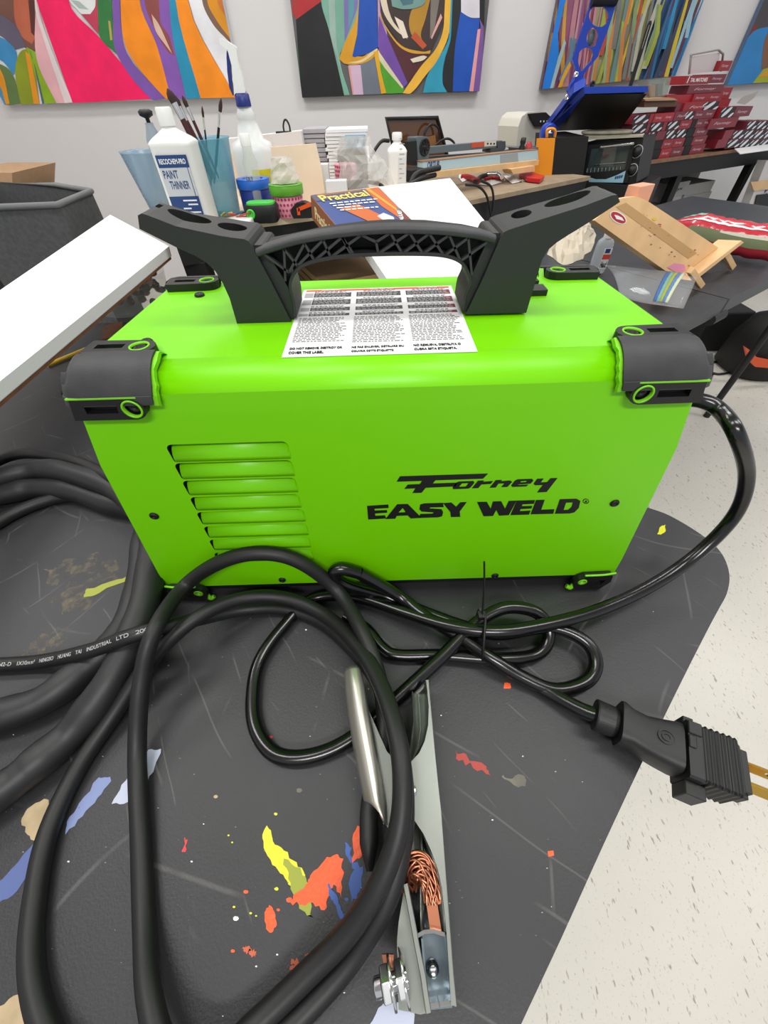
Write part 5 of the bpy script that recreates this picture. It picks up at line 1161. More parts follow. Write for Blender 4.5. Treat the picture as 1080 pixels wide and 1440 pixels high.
# tub of dark odds and ends under the canvas corner
q = PZ(236, 374, .815); q = V((q.x-.088, q.y-.05, TZ+.0005)); t_ = thing('clear_tub', 'clear plastic tub of dark brown odds and ends under the canvas corner', 'tub', q)
b = B(); b.lathe([(.078, 0), (.080, .003), (.090, .064), (.092, .066), (.090, .062), (.079, .005), (.0001, .005)], mat('tub_plastic', (215, 222, 215), .1, alpha=.12), q, n=44); b.build('tub_wall', t_)
b = B(); random.seed(12)
for k in range(170):
    a = random.uniform(0, 2*PI); rr_ = .070*math.sqrt(random.random()); z_ = random.uniform(.014, .100)
    p = q+V((math.cos(a)*rr_, math.sin(a)*rr_, z_)); dd = V((random.uniform(-1, 1), random.uniform(-1, 1), random.uniform(-.4, .6))).normalized()
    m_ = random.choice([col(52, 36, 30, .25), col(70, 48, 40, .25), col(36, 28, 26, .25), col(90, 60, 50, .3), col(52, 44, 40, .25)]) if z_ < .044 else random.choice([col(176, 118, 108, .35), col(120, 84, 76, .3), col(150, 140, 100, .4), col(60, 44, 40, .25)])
    b.lathe([(.0001, -.010), (.006, -.008), (.0078, 0), (.006, .007), (.0001, .009)], m_, p, dd, 9)
o_ = b.build('tub_contents', t_); o_['kind'] = 'stuff'; o_['label'] = 'heap of small brown and pink pieces'
b = B(); p = [PZ(146, 458, TZ+.02), PZ(172, 452, TZ+.02), PZ(172, 470, TZ+.02), PZ(142, 478, TZ+.02)]; b.prism(p, (0, 0, -.019), BROWNW)
b.build('wood_block', None, bevel=.001, label='reddish-brown wooden block beside the clear tub', cat='wood')
b = B(); p0 = PZ(66, 514, TZ+.0045); p1 = PZ(121, 491, TZ+.0045); dd = (p1-p0).normalized(); b.tube([p0, p1], .0036, col(214, 170, 40, .4), 6); b.tube([p1, p1+dd*.010], .0035, PINE, 6, True, [.0036, .0004])
b.build('pencil', None, label='yellow pencil lying on the table under the large white canvas', cat='pencil')
# ------------------------------------------------------------------ laser engraver bench (turned about 36 degrees)
LU = V((.806, .592, 0)); LV = V((-.592, .806, 0)); LO = V((.443, 1.847, 0))
def lb_(s, t, z): return LO+LU*s+LV*t+V((0, 0, z))
lt = thing('laser_bench', 'black-framed bench with a thin brown top under the laser engraver and heat press', 'workbench', lb_(.4, .3, 0))
b = B(); b.prism([lb_(-.35, 0, .80), lb_(.66, 0, .80), lb_(.66, .62, .80), lb_(-.35, .62, .80)], (0, 0, -.014), mat('brown_top', (150, 132, 108), .6, var=.1)); b.build('bench_top', lt)
b = B(); b.prism([lb_(-.34, .005, .7855), lb_(.65, .005, .7855), lb_(.65, .61, .7855), lb_(-.34, .61, .7855)], (0, 0, -.11), BLK); b.build('bench_frame', lt)
for s_, t_ in ((-.28, .05), (.22, .06), (.60, .05), (-.28, .56), (.60, .56)):
    b = B(); q = lb_(s_, t_, 0); b.box((q.x-.025, q.y-.025, 0), (q.x+.025, q.y+.025, .68), BLK); b.build('leg', lt)
b = B(); q = lb_(.30, .2, 0); b.prism([lb_(.28, .25, .62), lb_(.45, .25, .62), lb_(.45, .5, .62), lb_(.28, .5, .62)], (0, 0, -.35), col(176, 172, 164, .7)); b.build('carton', None, label='pale carton in the gap under the laser engraver bench', cat='box')
b = B(); b.prism([lb_(-.3, .58, .66), lb_(1.3, .58, .66), lb_(1.3, .60, .66), lb_(-.3, .60, .66)], (0, 0, -.60), col(60, 58, 58, .8)); b.build('modesty_panel', lt)
# plane carrying the engraver front
def onl(x, y, t):  # where a sight line meets the upright plane at depth t on the bench
    d_ = ray(x, y); p = lb_(0, t, 0); n_ = LV; return CAM+d_*((p-CAM).dot(n_)/d_.dot(n_))
ZL2 = .8005
eng = thing('laser_engraver', 'grey laser engraver frame with a pale blue front rail and a fan-cooled head', 'laser engraver', lb_(.1, .25, .80))
def lprism(px, t, dep, m): b = B(); b.prism([onl(x, y, t) for x, y in px], LV*dep, m); return b
SB = col(176, 204, 214, .35); GM = col(96, 108, 112, .4)
b = lprism([(594, 228.5), (756, 211), (757, 224), (594, 242)], .16, .03, SB); rail = b.build('front_rail', eng, bevel=.002)
b = lprism([(594, 226.5), (756, 209.5), (756, 211), (594, 228.5)], .159, .035, col(150, 120, 96)); b.build('rail_top_strip', eng)
b = lprism([(704, 218), (728, 215), (729, 228), (704, 230.5)], .1585, .002, col(150, 160, 164)); b.build('rail_sticker', rail)
b = B(); a = onl(601, 238, .1588); e = onl(618, 236, .1588); addtext(b, 'ORTUR', a, e-a, (0, 0, 1), (e-a).length, .020, NAVY, .01); b.build('rail_lettering', rail)
b = lprism([(580, 246), (600, 243), (758, 225), (757, 232), (700, 239), (584, 253)], .14, .06, PINE); b.build('spoil_board', eng, label='pale wooden board under the engraver')
b = lprism([(602, 207), (706, 197.5), (706, 207), (602, 216.5)], .24, .03, GM); gan = b.build('gantry_beam', eng, bevel=.002)
b = lprism([(663, 201), (681, 199.3), (681, 206.3), (663, 208)], .2385, .002, col(206, 84, 52)); b.build('warning_sticker', gan, label='orange warning sticker')
b = lprism([(681.3, 199.2), (698, 197.8), (698, 205), (681.3, 206.3)], .2385, .002, col(214, 208, 194)); 
for x in (686, 690.5, 695): 
    bb_ = lprism([(x-1, 203.5), (x+1, 203.3), (x+1, 200.8), (x-1, 201)], .238, .001, INK); b.add(bb_.v, bb_.f, INK)
b.build('icon_sticker', gan)
b = lprism([(699, 199), (711, 198.5), (711, 209), (706, 214), (690, 214.5), (691, 209), (700, 208)], .235, .05, col(70, 74, 78)); b.build('carriage', eng, bevel=.002)
b = lprism([(585, 193), (602, 192), (604, 233), (587, 235)], .20, .05, GM); head = b.build('laser_head', eng, bevel=.003)
b = B(); q = onl(597, 207, .199); b.lathe([(.024, 0), (.024, .003), (.020, .003), (.019, .001), (.006, .001), (.006, .003), (.0001, .003)], BLK, q, -LV, 24)
for k in range(7):
    a = 2*PI*k/7; b.tube([q-LV*.002+LU*math.cos(a)*.006+V((0, 0, math.sin(a)*.006)), q-LV*.002+LU*math.cos(a+.5)*.019+V((0, 0, math.sin(a+.5)*.019))], .0018, BLK, 6)
b.build('fan', head)
b = lprism([(576, 199), (586, 198), (588, 232), (579, 233)], .19, .04, BLK); b.build('side_plate', eng, bevel=.002)
b = lprism([(600, 220), (690, 214), (756, 205), (756, 209.5), (600, 224)], .30, .02, col(88, 92, 98)); b.build('rear_rail', eng)
b = lprism([(740, 209), (757, 207), (757, 211), (741, 213)], .18, .10, col(88, 92, 98)); b.build('side_rail', eng)
b = B(); b.tube(cr([onl(612, 205, .34), onl(620, 198, .33), onl(630, 195, .32), onl(638, 200, .31), onl(640, 207, .30)], 6), .004, BLK, 8); b.build('engraver_cable', eng)
b = lprism([(580, 240), (598, 236), (600, 252), (582, 258)], .10, .06, BLKD); b.build('control_box', eng, bevel=.003)
# smoke-tinted cover behind
t_ = thing('tinted_cover', 'brown tinted acrylic cover with a dark edge standing behind the engraver', 'cover', onl(590, 232, .45))
b = lprism([(543, 167), (615, 165.5), (630, 222), (630, 236), (560, 240)], .45, .006, mat('brown_acrylic', (96, 60, 30), .1, coat=.5)); b.build('pane', t_)
b = B(); b.tube([onl(x, y, .447) for x, y in ((560, 240), (543, 167), (615, 165.5), (630, 222), (632, 236))], .007, BLKD, 6); b.build('edge_trim', t_)
b = lprism([(566, 200), (612, 190), (614, 205), (570, 212)], .44, .003, col(150, 104, 60, .3)); b.build('cardboard_strip', t_)
b = B(); b.tube(cr([onl(596, 200, .43), onl(598, 185, .43), onl(606, 175, .43), onl(616, 180, .43), onl(618, 196, .43), onl(612, 206, .43)], 6), .004, BLK, 8); b.tube(cr([onl(518-0, 226, .43), onl(535, 200, .43), onl(547, 198, .43)], 5), .006, BLK, 8); b.build('hanging_cable', t_)
# tools on the front of the bench
def tool(px, t, z, r_, m, label, cat='tool', name='hand_tool', n=8):
    b = B(); b.tube(cr([PZ(x, y, z) for x, y in px], 5), r_, m, n); return b.build(name, None, label=label, cat=cat)
RD = col(170, 30, 36, .4)
z_ = .808
tool([(650, 248), (662, 250), (672, 255)], 0, .812, .010, RD, 'dark red tool handle at the left front of the engraver bench', n=10)
tool([(668, 256), (676, 249), (684, 247)], 0, .812, .009, col(60, 60, 62), 'black grip beside the dark red tool handle')
tool([(682, 252), (694, 250), (708, 251)], 0, .809, .006, RD, 'thin red tool handle in the middle of the scattered tools')
tool([(684, 245), (700, 245), (706, 249)], 0, .816, .009, CHROME, 'shiny metal tool behind the thin red handle')
tool([(712, 246), (724, 251), (735, 254)], 0, .807, .005, CHROME, 'slim shiny metal rod next to the crumpled paper')
for px, lbq in (([(646, 243), (662, 248), (660, 252), (650, 256), (645, 250)], 'torn white paper wrapped round the dark red handle'), ([(672, 259), (690, 256), (706, 256), (690, 261)], 'strip of white paper at the bench edge by the red tools'), ([(708, 247), (728, 250), (738, 254), (720, 258), (712, 252)], 'crumpled white paper between the tools and the red tray')):
    b = B(); P = [PZ(x, y, .8025) for x, y in px]; random.seed(len(px)); c0 = sum(P, V((0, 0, 0)))/len(P)+V((0, 0, .012)); n_ = len(P)
    b.add(P+[c0], [(i, (i+1) % n_, n_) for i in range(n_)], PAPER); b.build('paper_scrap', None, solid=.0008, label=lbq, cat='paper')
b = B(); b.prism([PZ(x, y, .816) for x, y in ((730, 243), (748, 242), (766, 247), (760, 252), (742, 250))], (0, 0, -.014), col(190, 24, 36, .35)); b.build('red_tray', None, bevel=.003, label='small red plastic tray left of the orange panel', cat='tray')
b = B(); b.prism([onl(x, y, .12) for x, y in ((718, 238), (752, 233), (752, 241), (722, 245))], LV*.05, PINE); b.build('wood_offcut', None, label='pine offcut behind the red tray under the engraver', cat='wood')
for k, (pts) in enumerate(([(655, 260), (672, 262), (684, 275), (690, 300), (692, 320)], [(676, 254), (690, 262), (694, 280), (692, 300)])):
    b = B(); b.tube(cr([onl(x, y, -.015) for x, y in pts], 6), .004, BLK, 8); b.build('hanging_cord', None, label=('longer black cord hanging over the engraver bench edge', 'shorter black cord hanging over the engraver bench edge')[k], cat='cord')
# little jars by the engraver
for k, (x, m_, lbq) in enumerate(((733, BLK, 'small black and chrome fitting standing on the engraver rail'), (742, RD, 'tiny red cap standing right of the chrome fitting'))):
    q = onl(x, 213, .19); b = B(); b.lathe([(.012, 0), (.014, .01), (.009, .02), (.012, .03), (.010, .042), (.0001, .044)] if k == 0 else [(.014, 0), (.014, .022), (.009, .024), (.009, .03), (.0001, .03)], m_, q); b.build('fitting', None, label=lbq, cat='fitting')
# beige machine with a dark display
t_ = thing('label_printer', 'rounded beige desktop machine with a black display standing against the wall', 'machine', onl(745, 215, .60))
BG = col(206, 204, 192, .4)
b = lprism([(726, 209), (729, 178), (734, 164), (742, 158), (758, 157), (774, 163), (776, 206)], .52, .14, BG); b.build('machine_body', t_, bevel=.012, seg=4)
b = lprism([(745, 160), (768, 158), (774, 164), (776, 172), (770, 178), (754, 178), (748, 168)], .505, .03, BLK); dsp = b.build('display', t_, bevel=.004, label='black display with small keys')
b = B()
for x in (760, 764.5, 769): q = onl(x, 171, .503); b.lathe([(.004, 0), (.004, .002), (.0001, .002)], PAPER, q, -LV, 10)
b.build('keys', dsp)
# ------------------------------------------------------------------ heat press
YP = 2.55
hp_ = thing('heat_press', 'blue heat press opened up, with an orange base panel and punched blue lever', 'heat press', PY(790, 250, YP))
OG = col(240, 150, 20, .4); BL = col(20, 62, 176, .35)
def ypr(px, Y, dep, m, lean=0):
    b = B(); P = [PY(x, y, Y) for x, y in px]; b.prism(P, (0, dep, 0), m); return b
b = ypr([(755, 194.5), (781, 194), (775.5, 249), (750, 248)], YP-.25, .005, OG); b.build('base_panel', hp_, label='orange base panel', bevel=.002)
b = ypr([(781, 194), (828, 192), (820, 248), (776, 249)], YP-.24, .30, BLKD); b.build('base_box', hp_)
b = B(); b.tube(cr([PY(x, y, YP-.2) for x, y in ((769, 193), (769, 184), (772, 181.5), (778, 181.5), (781, 185), (780, 193))], 5), .009, OG, 8, flat=.6); b.build('hinge_bracket', hp_, label='orange hinge bracket')
# platen: a tilted plate, its black underside facing the viewer
A = PY(823, 133, 2.35); Bq = PY(909.5, 132, 2.35); Cq = PY(874, 180, 2.62); plp = plane3(A, Bq, Cq)
quad = [A, Bq, hit(873, 181, plp), hit(783, 184, plp)]
nn = plp[1].normalized(); nn = nn if nn.y > 0 else -nn
b = B(); b.prism(quad, nn*.02, mat('platen_black', (22, 22, 22), .35)); b.build('platen_underside', hp_, label='black heating plate')
quad2 = [hit(820, 121, plp)+nn*.0, hit(911, 121, plp), hit(913, 131, plp), hit(822, 133, plp)]
b = B(); b.prism([PY(821, 122, 2.33), PY(911, 121, 2.33), PY(911.5, 129.5, 2.33), PY(822, 132, 2.33)], (0, .12, 0), BL); b.build('platen_edge', hp_, label='blue platen edge', bevel=.004)
b = B(); q4 = [PY(821, 122, 2.33), PY(822.5, 133, 2.33), hit(783, 185, plp), hit(764, 186, plp), hit(806, 131, plp)]
b.prism(q4, nn*.03, BL); b.build('side_arm', hp_, bevel=.003, label='blue side arm')
b = B(); q4 = [hit(800, 146, plp), hit(803, 148, plp), hit(782, 178, plp), hit(779, 176, plp)]; b.prism([p-nn*.0006 for p in q4], nn*.0005, BLKD); b.build('arm_slot', hp_)
b = B(); q = PY(768, 186, 2.50); b.lathe([(.03, 0), (.033, .004), (.033, .05), (.028, .056)], BL, q, (0, -1, 0), 28); b.lathe([(.010, .056), (.010, .062), (.0001, .063)], CHROME, q, (0, -1, 0), 16); b.build('pivot', hp_)
YL = 2.40
def yl(pts): return [(PY(x, y, YL).x, PY(x, y, YL).z) for x, y in pts]
zq = lambda pts: [(680+x/5.4, y/5.4) for x, y in pts]
outer = yl(zq([(640, 735), (660, 640), (700, 590), (705, 560), (680, 480), (672, 450), (720, 300), (800, 60), (835, -120), (1010, -120), (1000, 40), (940, 230), (880, 380), (866, 430), (790, 520), (762, 560), (745, 640), (700, 700), (680, 745)]))
holes = [yl([(680+x/5.4, y/5.4) for x, y in ell(872, 125, 74, 82, 28, -.3)]), yl([(680+x/5.4, y/5.4) for x, y in ell(824, 285, 44, 76, 24, .15)]), yl(zq([(710, 450), (722, 400), (750, 368), (790, 362), (822, 380), (832, 420), (820, 455), (740, 545), (725, 520)]))]
vs, fs = flatmesh([outer]+holes, .012); b = B(); b.add([V((v.x, YL+v.z, v.y)) for v in vs], fs, BL); b.build('lever', hp_, bevel=.0015, seg=1, label='blue punched lever')
b = B(); P = yl(zq([(825, 285)])); b.lathe([(.0001, 0), (.022, 0), (.022, .002), (.0001, .002)], col(96, 112, 110, .4), (P[0][0], YL+.012, P[0][1]), (0, -1, 0), 24, sx=.6, sy=1); b.build('lever_disc', hp_)
b = B(); b.tube([PY(833, -3, YL-.01), PY(868, -4, YL-.01)], .022, BLK, 14); b.build('lever_grip', hp_)
b = ypr([(800, 128), (812, 104), (820, 104), (818, 122), (806, 140)], YL+.01, .04, BL); b.build('lever_yoke', hp_, bevel=.003)
for x, y in ((797, 137), (810, 105), (833, 118)):
    q = PY(x, y, YL-.01); screw(q, (0, -1, 0), .010, CHROME if x < 820 else BLK).build('bolt', hp_)
# ------------------------------------------------------------------ toaster oven (yawed like the press)
OD = V((.95, -.31, 0)).normalized(); 
Ya = 2.5
ov0 = PY(822, 200, 2.45); ov1n = PY(902, 193, 2.30)
ovd = V((ov1n.x-ov0.x, ov1n.y-ov0.y, 0)); OW = ovd.length; ovd.normalize(); ovn = V((ovd.y, -ovd.x, 0)); ovn = ovn if ovn.y < 0 else -ovn
def ohit(x, y, off=0):
    d_ = ray(x, y); p = V((ov0.x, ov0.y, 0))+ovn*off; return CAM+d_*((p-CAM).dot(ovn)/d_.dot(ovn))
ztop = ohit(825, 199).z; zbot = ohit(826, 254).z
oven = thing('toaster_oven', 'black toaster oven with a glass door, chrome handle and two dials', 'oven', V((ov0.x, ov0.y, zbot)))
b = B(); F4 = [ohit(827, 199), ohit(905, 194), ohit(894, 259), ohit(819, 255)]
b.prism(F4, -ovn*.24, BLK); b.build('oven_body', oven, bevel=.006)
b = B(); b.prism([ohit(x, y, .004) for x, y in ((829, 206), (887, 200), (881, 240), (822, 244))], -ovn*.003, mat('door_glass', (62, 74, 74), .08, coat=1)); door = b.build('door', oven)
b = B(); fr_ = [[(828, 204), (893, 199), (883, 257), (820, 254)], [(832, 208), (887, 203), (879, 238), (825, 243)]]
def o2(p): q = ohit(*p, .006); return ((q-ov0).dot(ovd), q.z)
vs, fs = flatmesh([[o2(p) for p in ol] for ol in fr_], .006)
b.add([V((ov0.x, ov0.y, 0))+ovd*v.x+ovn*(.006+v.z)+V((0, 0, v.y)) for v in vs], fs, BLK); b.build('door_frame', door)
b = B(); h0 = ohit(845, 207, .03); h1 = ohit(891, 202, .03); b.tube([h0, h1], .005, CHROME, 10); b.tube([h0, h0-ovn*.024], .004, CHROME, 8); b.tube([h1, h1-ovn*.024], .004, CHROME, 8); b.build('handle', door, label='chrome door handle')
b = B()
for k in range(10): b.tube([ohit(826+k*5.2, 237-k*.3, .006), ohit(825+k*5.2, 243-k*.3, .006)], .0016, CHROME, 6)
b.tube([ohit(823, 233, .006), ohit(880, 228, .006)], .002, CHROME, 6); b.tube([ohit(822, 243, .006), ohit(873, 240, .006)], .0018, CHROME, 6); b.build('wire_rack', oven)
for (x, y) in ((896, 213), (889, 239)):
    q = ohit(x, y, .002); b = B(); b.lathe([(.022, 0), (.022, .003), (.016, .004), (.015, .016), (.0001, .017)], BLK, q, ovn, 24); dial = b.build('dial', oven)
    b = B(); b.lathe([(.0225, 0), (.0225, .0036), (.0205, .0036)], col(170, 172, 172), q, ovn, 28, cap=False); b.build('dial_ring', dial, label='grey dial ring')
b = B(); b.poly([ohit(x, y, .014) for x, y in ((828, 249), (838, 252), (852, 252), (868, 246), (880, 240), (876, 257), (828, 256))], col(150, 190, 206, .4)); a = ohit(864, 252, .015); e = ohit(875, 250, .015); [b.poly([a.lerp(e, f_)+V((0, 0, 0)), a.lerp(e, f_+.2), a.lerp(e, f_+.2)+V((0, 0, .010)), a.lerp(e, f_)+V((0, 0, .010))], NAVY) for f_ in (0, .26, .52, .78)]; b.build('door_sticker', door, label='pale blue curved sticker')
# flat plates on the oven
for k in range(2):
    b = B(); zz = ohit(830, 196).z+.008+k*.013; c0 = (ohit(852, 192, -.06)); b.lathe([(.0001, 0), (.095, 0), (.098, .003), (.098, .009), (.090, .011), (.0001, .010)], col(150, 146, 128, .5, var=.2), V((c0.x, c0.y, zz-.004)), n=36, sx=1.2, sy=.6)
    b.build('dusty_plate', None, label=('lower of two dusty oval plates on the toaster oven', 'upper of two dusty oval plates on the toaster oven')[k], cat='plate', group='dusty plates on the oven')
b = B(); b.prism([ohit(793, 196, .04), ohit(905, 190, .02), ohit(905, 188, -.10), ohit(800, 193, -.10)], (0, 0, -.006), col(170, 166, 148, .6)); b.build('thin_board', None, label='thin grey board on top of the toaster oven and press base', cat='board')
# oven stands on its own low table
b = B(); P = [ohit(776, 262, .03), ohit(905, 262, .03)]; zq_ = zbot-.002
b.prism([V((p.x, p.y, zq_)) for p in (P[0], P[1])]+[V((P[1].x, P[1].y, zq_))-ovn*.36, V((P[0].x, P[0].y, zq_))-ovn*.36], (0, 0, -(zq_)), BLKD); b.build('oven_stand', None, label='black stand under the toaster oven', cat='stand')
# ------------------------------------------------------------------ shelf of cartons at the right
SZ = .80
S0 = PZ(899, 227, SZ); S1 = PZ(1035, 209, SZ); su = (S1-S0).normalized(); sv = V((-su.y, su.x, 0))
def sh(s, t, z): return S0+su*s+sv*t+V((0, 0, z-SZ))
shl = thing('storage_shelf', 'long black shelf bench at the right stacked with dark red cartons', 'shelf', sh(.5, .2, 0))
b = B(); b.prism([sh(-.03, -.03, SZ), sh(1.35, -.03, SZ), sh(1.35, .42, SZ), sh(-.03, .42, SZ)], (0, 0, -.012), mat('worn_wood_top', (128, 92, 66), .6, var=.15)); b.build('bench_top', shl)
b = B(); b.prism([sh(-.03, -.02, SZ-.0125), sh(1.35, -.02, SZ-.0125), sh(1.35, .42, SZ-.0125), sh(-.03, .42, SZ-.0125)], (0, 0, -.07), BLKD); b.build('bench_frame', shl)
for s_ in (-.02, .40, 1.15):
    b = B(); b.prism([sh(s_, .0, SZ-.083), sh(s_+.05, .0, SZ-.083), sh(s_+.05, .04, SZ-.083), sh(s_, .04, SZ-.083)], (0, 0, -(SZ-.083)), BLKD); b.build('leg', shl)
b = B(); b.prism([sh(-.03, .40, .76), sh(1.35, .40, .76), sh(1.35, .41, .76), sh(-.03, .41, .76)], (0, 0, -.76), col(112, 108, 104, .85)); b.build('back_panel', shl)
b = B(); b.prism([sh(-.03, .02, .30), sh(1.35, .02, .30), sh(1.35, .39, .30), sh(-.03, .39, .30)], (0, 0, -.02), BLKD); b.build('shelf', shl)
def shit(x, y, t=0):
    d_ = ray(x, y); p = sh(0, t, 0); return CAM+d_*((p-CAM).dot(sv)/d_.dot(sv))
def sloc(x, y, t=0): p = shit(x, y, t); return (p-S0).dot(su), p.z
REDB = [mat('red_carton_%d' % k, cc_, .45) for k, cc_ in enumerate([(142, 26, 36), (126, 30, 44), (158, 30, 38), (112, 36, 50)])]
random.seed(8)
def carton(x0, y0, x1, y1, kind, label, t=0, dep=.11, tilt=0, z0=None):
    s0, za = sloc(x0, (y0+y1)/2, t); s1, zb = sloc(x1, (y0+y1)/2, t); zm0 = sloc((x0+x1)/2, y1, t)[1]; zm1 = sloc((x0+x1)/2, y0, t)[1]
    if z0 is not None: h_ = zm1-zm0; zm0 = z0; zm1 = z0+h_
    b = B(); m_ = random.choice(REDB) if kind != 'dark' else BLKD  # dark kind: black filler coloured as the shaded gap between cartons
    P = [sh(s0+.0012, t, zm0+.0006), sh(s1-.0012, t, zm0+.0006), sh(s1-.0012, t, zm1-.0006), sh(s0+.0012, t, zm1-.0006)]
    b.prism(P, sv*dep, m_); fo = -sv*.0006
    def fp(a, c_): return P[0].lerp(P[1], a).lerp(P[3].lerp(P[2], a), c_)+fo
    if 'm' in kind:   # black ground with slanting white ovals
        k = kind.count('m'); 
        for j in range(k):
            o_ = j/k
            if kind[0] != 'r' : b.poly([fp(o_+.0/k, .04), fp(o_+1/k*.99, .04), fp(o_+1/k*.99, .96), fp(o_, .96)], col(32, 28, 32)); f2 = -sv*.0005
            else: b.poly([fp(.55, .04), fp(.99, .04), fp(.99, .96), fp(.55, .96)], col(32, 28, 32)); f2 = -sv*.0005; o_ = .5; k = 2
            for (cx, cy, rx, ry) in ((.45, .55, .17, .52), (.85, .22, .12, .26), (.15, .75, .06, .24)):
                b.poly([fp(o_+(cx+rx*math.cos(a)*.9+ry*math.sin(a)*.45)/k, min(.97, max(.03, cy+ry*math.sin(a)*.86)))+f2 for a in [2*PI*i/14 for i in range(14)]], col(214, 214, 220))
    if 's' in kind:   # pale script
        k = kind.count('s')
        for j in range(k):
            o_ = j/max(k, 1 if kind[0] != 'r' else 2)
            q = fp(o_+.16/k, .30)+fo*.2; w_ = (fp(1, 0)-fp(0, 0)).length/k*.62; addtext(b, 'Forney', q, su, (0, 0, 1), w_, (zm1-zm0)*.34, col(206, 170, 176), .01, shear=.4, thick=.0002)
    if 't' in kind:
        q = fp(.2, .3); addtext(b, 'TAL MATCHES', q, su, (0, 0, 1), (fp(1, 0)-fp(0, 0)).length*.7, (zm1-zm0)*.42, PAPER, .02, thick=.0002); q = fp(.08, .2); b.poly([q, q+su*.006, q+su*.009+V((0, 0, .022)), q+su*.003+V((0, 0, .022))], PAPER)
    b.build('dark_red_carton' if kind != 'dark' else 'dark_gap_block', None, label=label, cat='box', group='dark red cartons stacked on the shelf')
Lr = 'small dark red carton with pale script in the stacks on the right-hand shelf'; Lm = 'carton face printed with slanting white ovals in the stacks on the shelf'; Ld = 'black filler block painted as the shaded gap between cartons in the stacks on the shelf'
rows = [
 (214, 227, [(899, 912, 's'), (912.5, 926, 'dark'), (926.5, 941, 's'), (941, 957, 's'), (957.3, 966, 'dark'), (966.5, 985, 's')]),
 (201, 213.5, [(902, 916, 's'), (916.5, 929, 'dark'), (929.5, 944, 's'), (944, 959, 's'), (959.5, 969, 'dark'), (969.5, 988, 's')]),
 (188, 200.5, [(893, 908, 'm'), (908, 921, 'm'), (921.5, 934, 'x'), (934.2, 948, 'm'), (948.2, 962, 'm'), (962.5, 972, 'dark'), (972.5, 991, 's')]),
 (175, 187.5, [(888, 908, 'm'), (908.5, 913, 'x'), (913.5, 930, 'm'), (930.5, 936, 'x'), (936.5, 953, 'm'), (953.3, 969, 's'), (969.3, 975, 'dark'), (975.5, 995, 'ss')]),
 (162, 174.5, [(890, 912, 'm'), (912.5, 918, 'x'), (918.5, 946, 'ss'), (946.3, 973, 'rsm'), (973.5, 1001, 'ss')]),
]
zc_ = SZ+.0004
for (y0, y1, items) in rows:
    hrow = None
    for (x0, x1, k) in items:
        if hrow is None: hrow = sloc(930, y0)[1]-sloc(930, y1)[1]
    for (x0, x1, k) in items:
        s0, _ = sloc(x0, (y0+y1)/2); s1, _ = sloc(x1, (y0+y1)/2)
        # place with the common row height so each row rests on the one below
        xm = (x0+x1)/2
        b_h = hrow
        import types
        P0 = zc_
        def place(x0, x1, k, z0, h_, label, t=0, dep=.11, s0=s0, s1=s1):
            # same as carton() with an explicit level
            yc0 = y0; carton(x0, y0, x1, y1, k, label, t, dep, z0=z0)
        lab_ = Ld if k == 'dark' else Lm if 'm' in k else Lr if 's' in k else 'narrow plain dark red carton side between printed cartons in the lower stacks'
        # keep the height of every carton of the row equal
        s0_, z_a = sloc(xm, y1); s0_, z_b = sloc(xm, y0); y0c = y0
        carton(x0, y1-(y1-y0)*hrow/(z_b-z_a), x1, y1, k, lab_, z0=zc_)
    zc_ += hrow
# upper stack
for (x0, y0, x1, y1, k, t, lb0) in (
 (950, 145, 975, 159, 'x', .02, 'plain dark red carton under the long lidded one on the shelf'), (962, 143, 1010, 157, 'rsm', .01, 'long carton with script and white ovals above the stacked rows on the shelf'),
 (936, 133, 975, 145, 'x', .05, 'open-topped dark red carton behind the brown box on the shelf'), (975, 131, 1015, 143, 'ss', .04, 'dark red carton under the one lettered across its front'),
 (964, 106, 998, 119, 't', .05, 'dark red carton with white capital lettering near the top of the pile'), (998, 104, 1020, 117, 's', .05, 'dark red carton right of the one with white capital lettering'),
 (968, 119, 1017, 131, 's', .05, 'dark red carton directly below the one with white capital lettering'), (1012, 85, 1028, 100, 's', .06, 'topmost dark red carton at the right end of the pile'),
 (1013, 123, 1028, 139, 's', .06, 'dark red carton at the right of the pile, below the painting corner'), (1010, 139, 1026, 152, 'x', .06, 'dark red carton just below the painting corner one'),
 (1001, 152, 1013, 165, 's', .02, 'narrow dark red carton left of the oval-printed one at the right of the shelf'), (1013, 150, 1032, 166, 'm', -.01, 'single oval-printed carton standing alone at the right of the pile'),
 (1033, 150, 1056, 164, 's', 0, 'dark red carton with an open flap at the far right of the pile'), (998, 166, 1036, 180, 's', -.01, 'wide dark red carton under the single oval-printed one')):
    carton(x0, y0, x1, y1, k, lb0, t, .10)
for r_, (y0, y1, xs) in enumerate(((196, 208, (1008, 1022, 1040, 1054, 1068, 1082)), (183, 195.5, (1018, 1030, 1046, 1060, 1074, 1088)), (170, 182.5, (1050, 1064, 1078, 1092)))):
    for j, (xa, xb_) in enumerate(zip(xs, xs[1:])):
        carton(xa, y0, xb_, y1, 'x' if (j == 0 and r_ < 2) else 'm', 'oval-printed carton in the block at the right end of the shelf' if not (j == 0 and r_ < 2) else 'plain red-sided carton at the left of the right-hand block', -.015, .12)
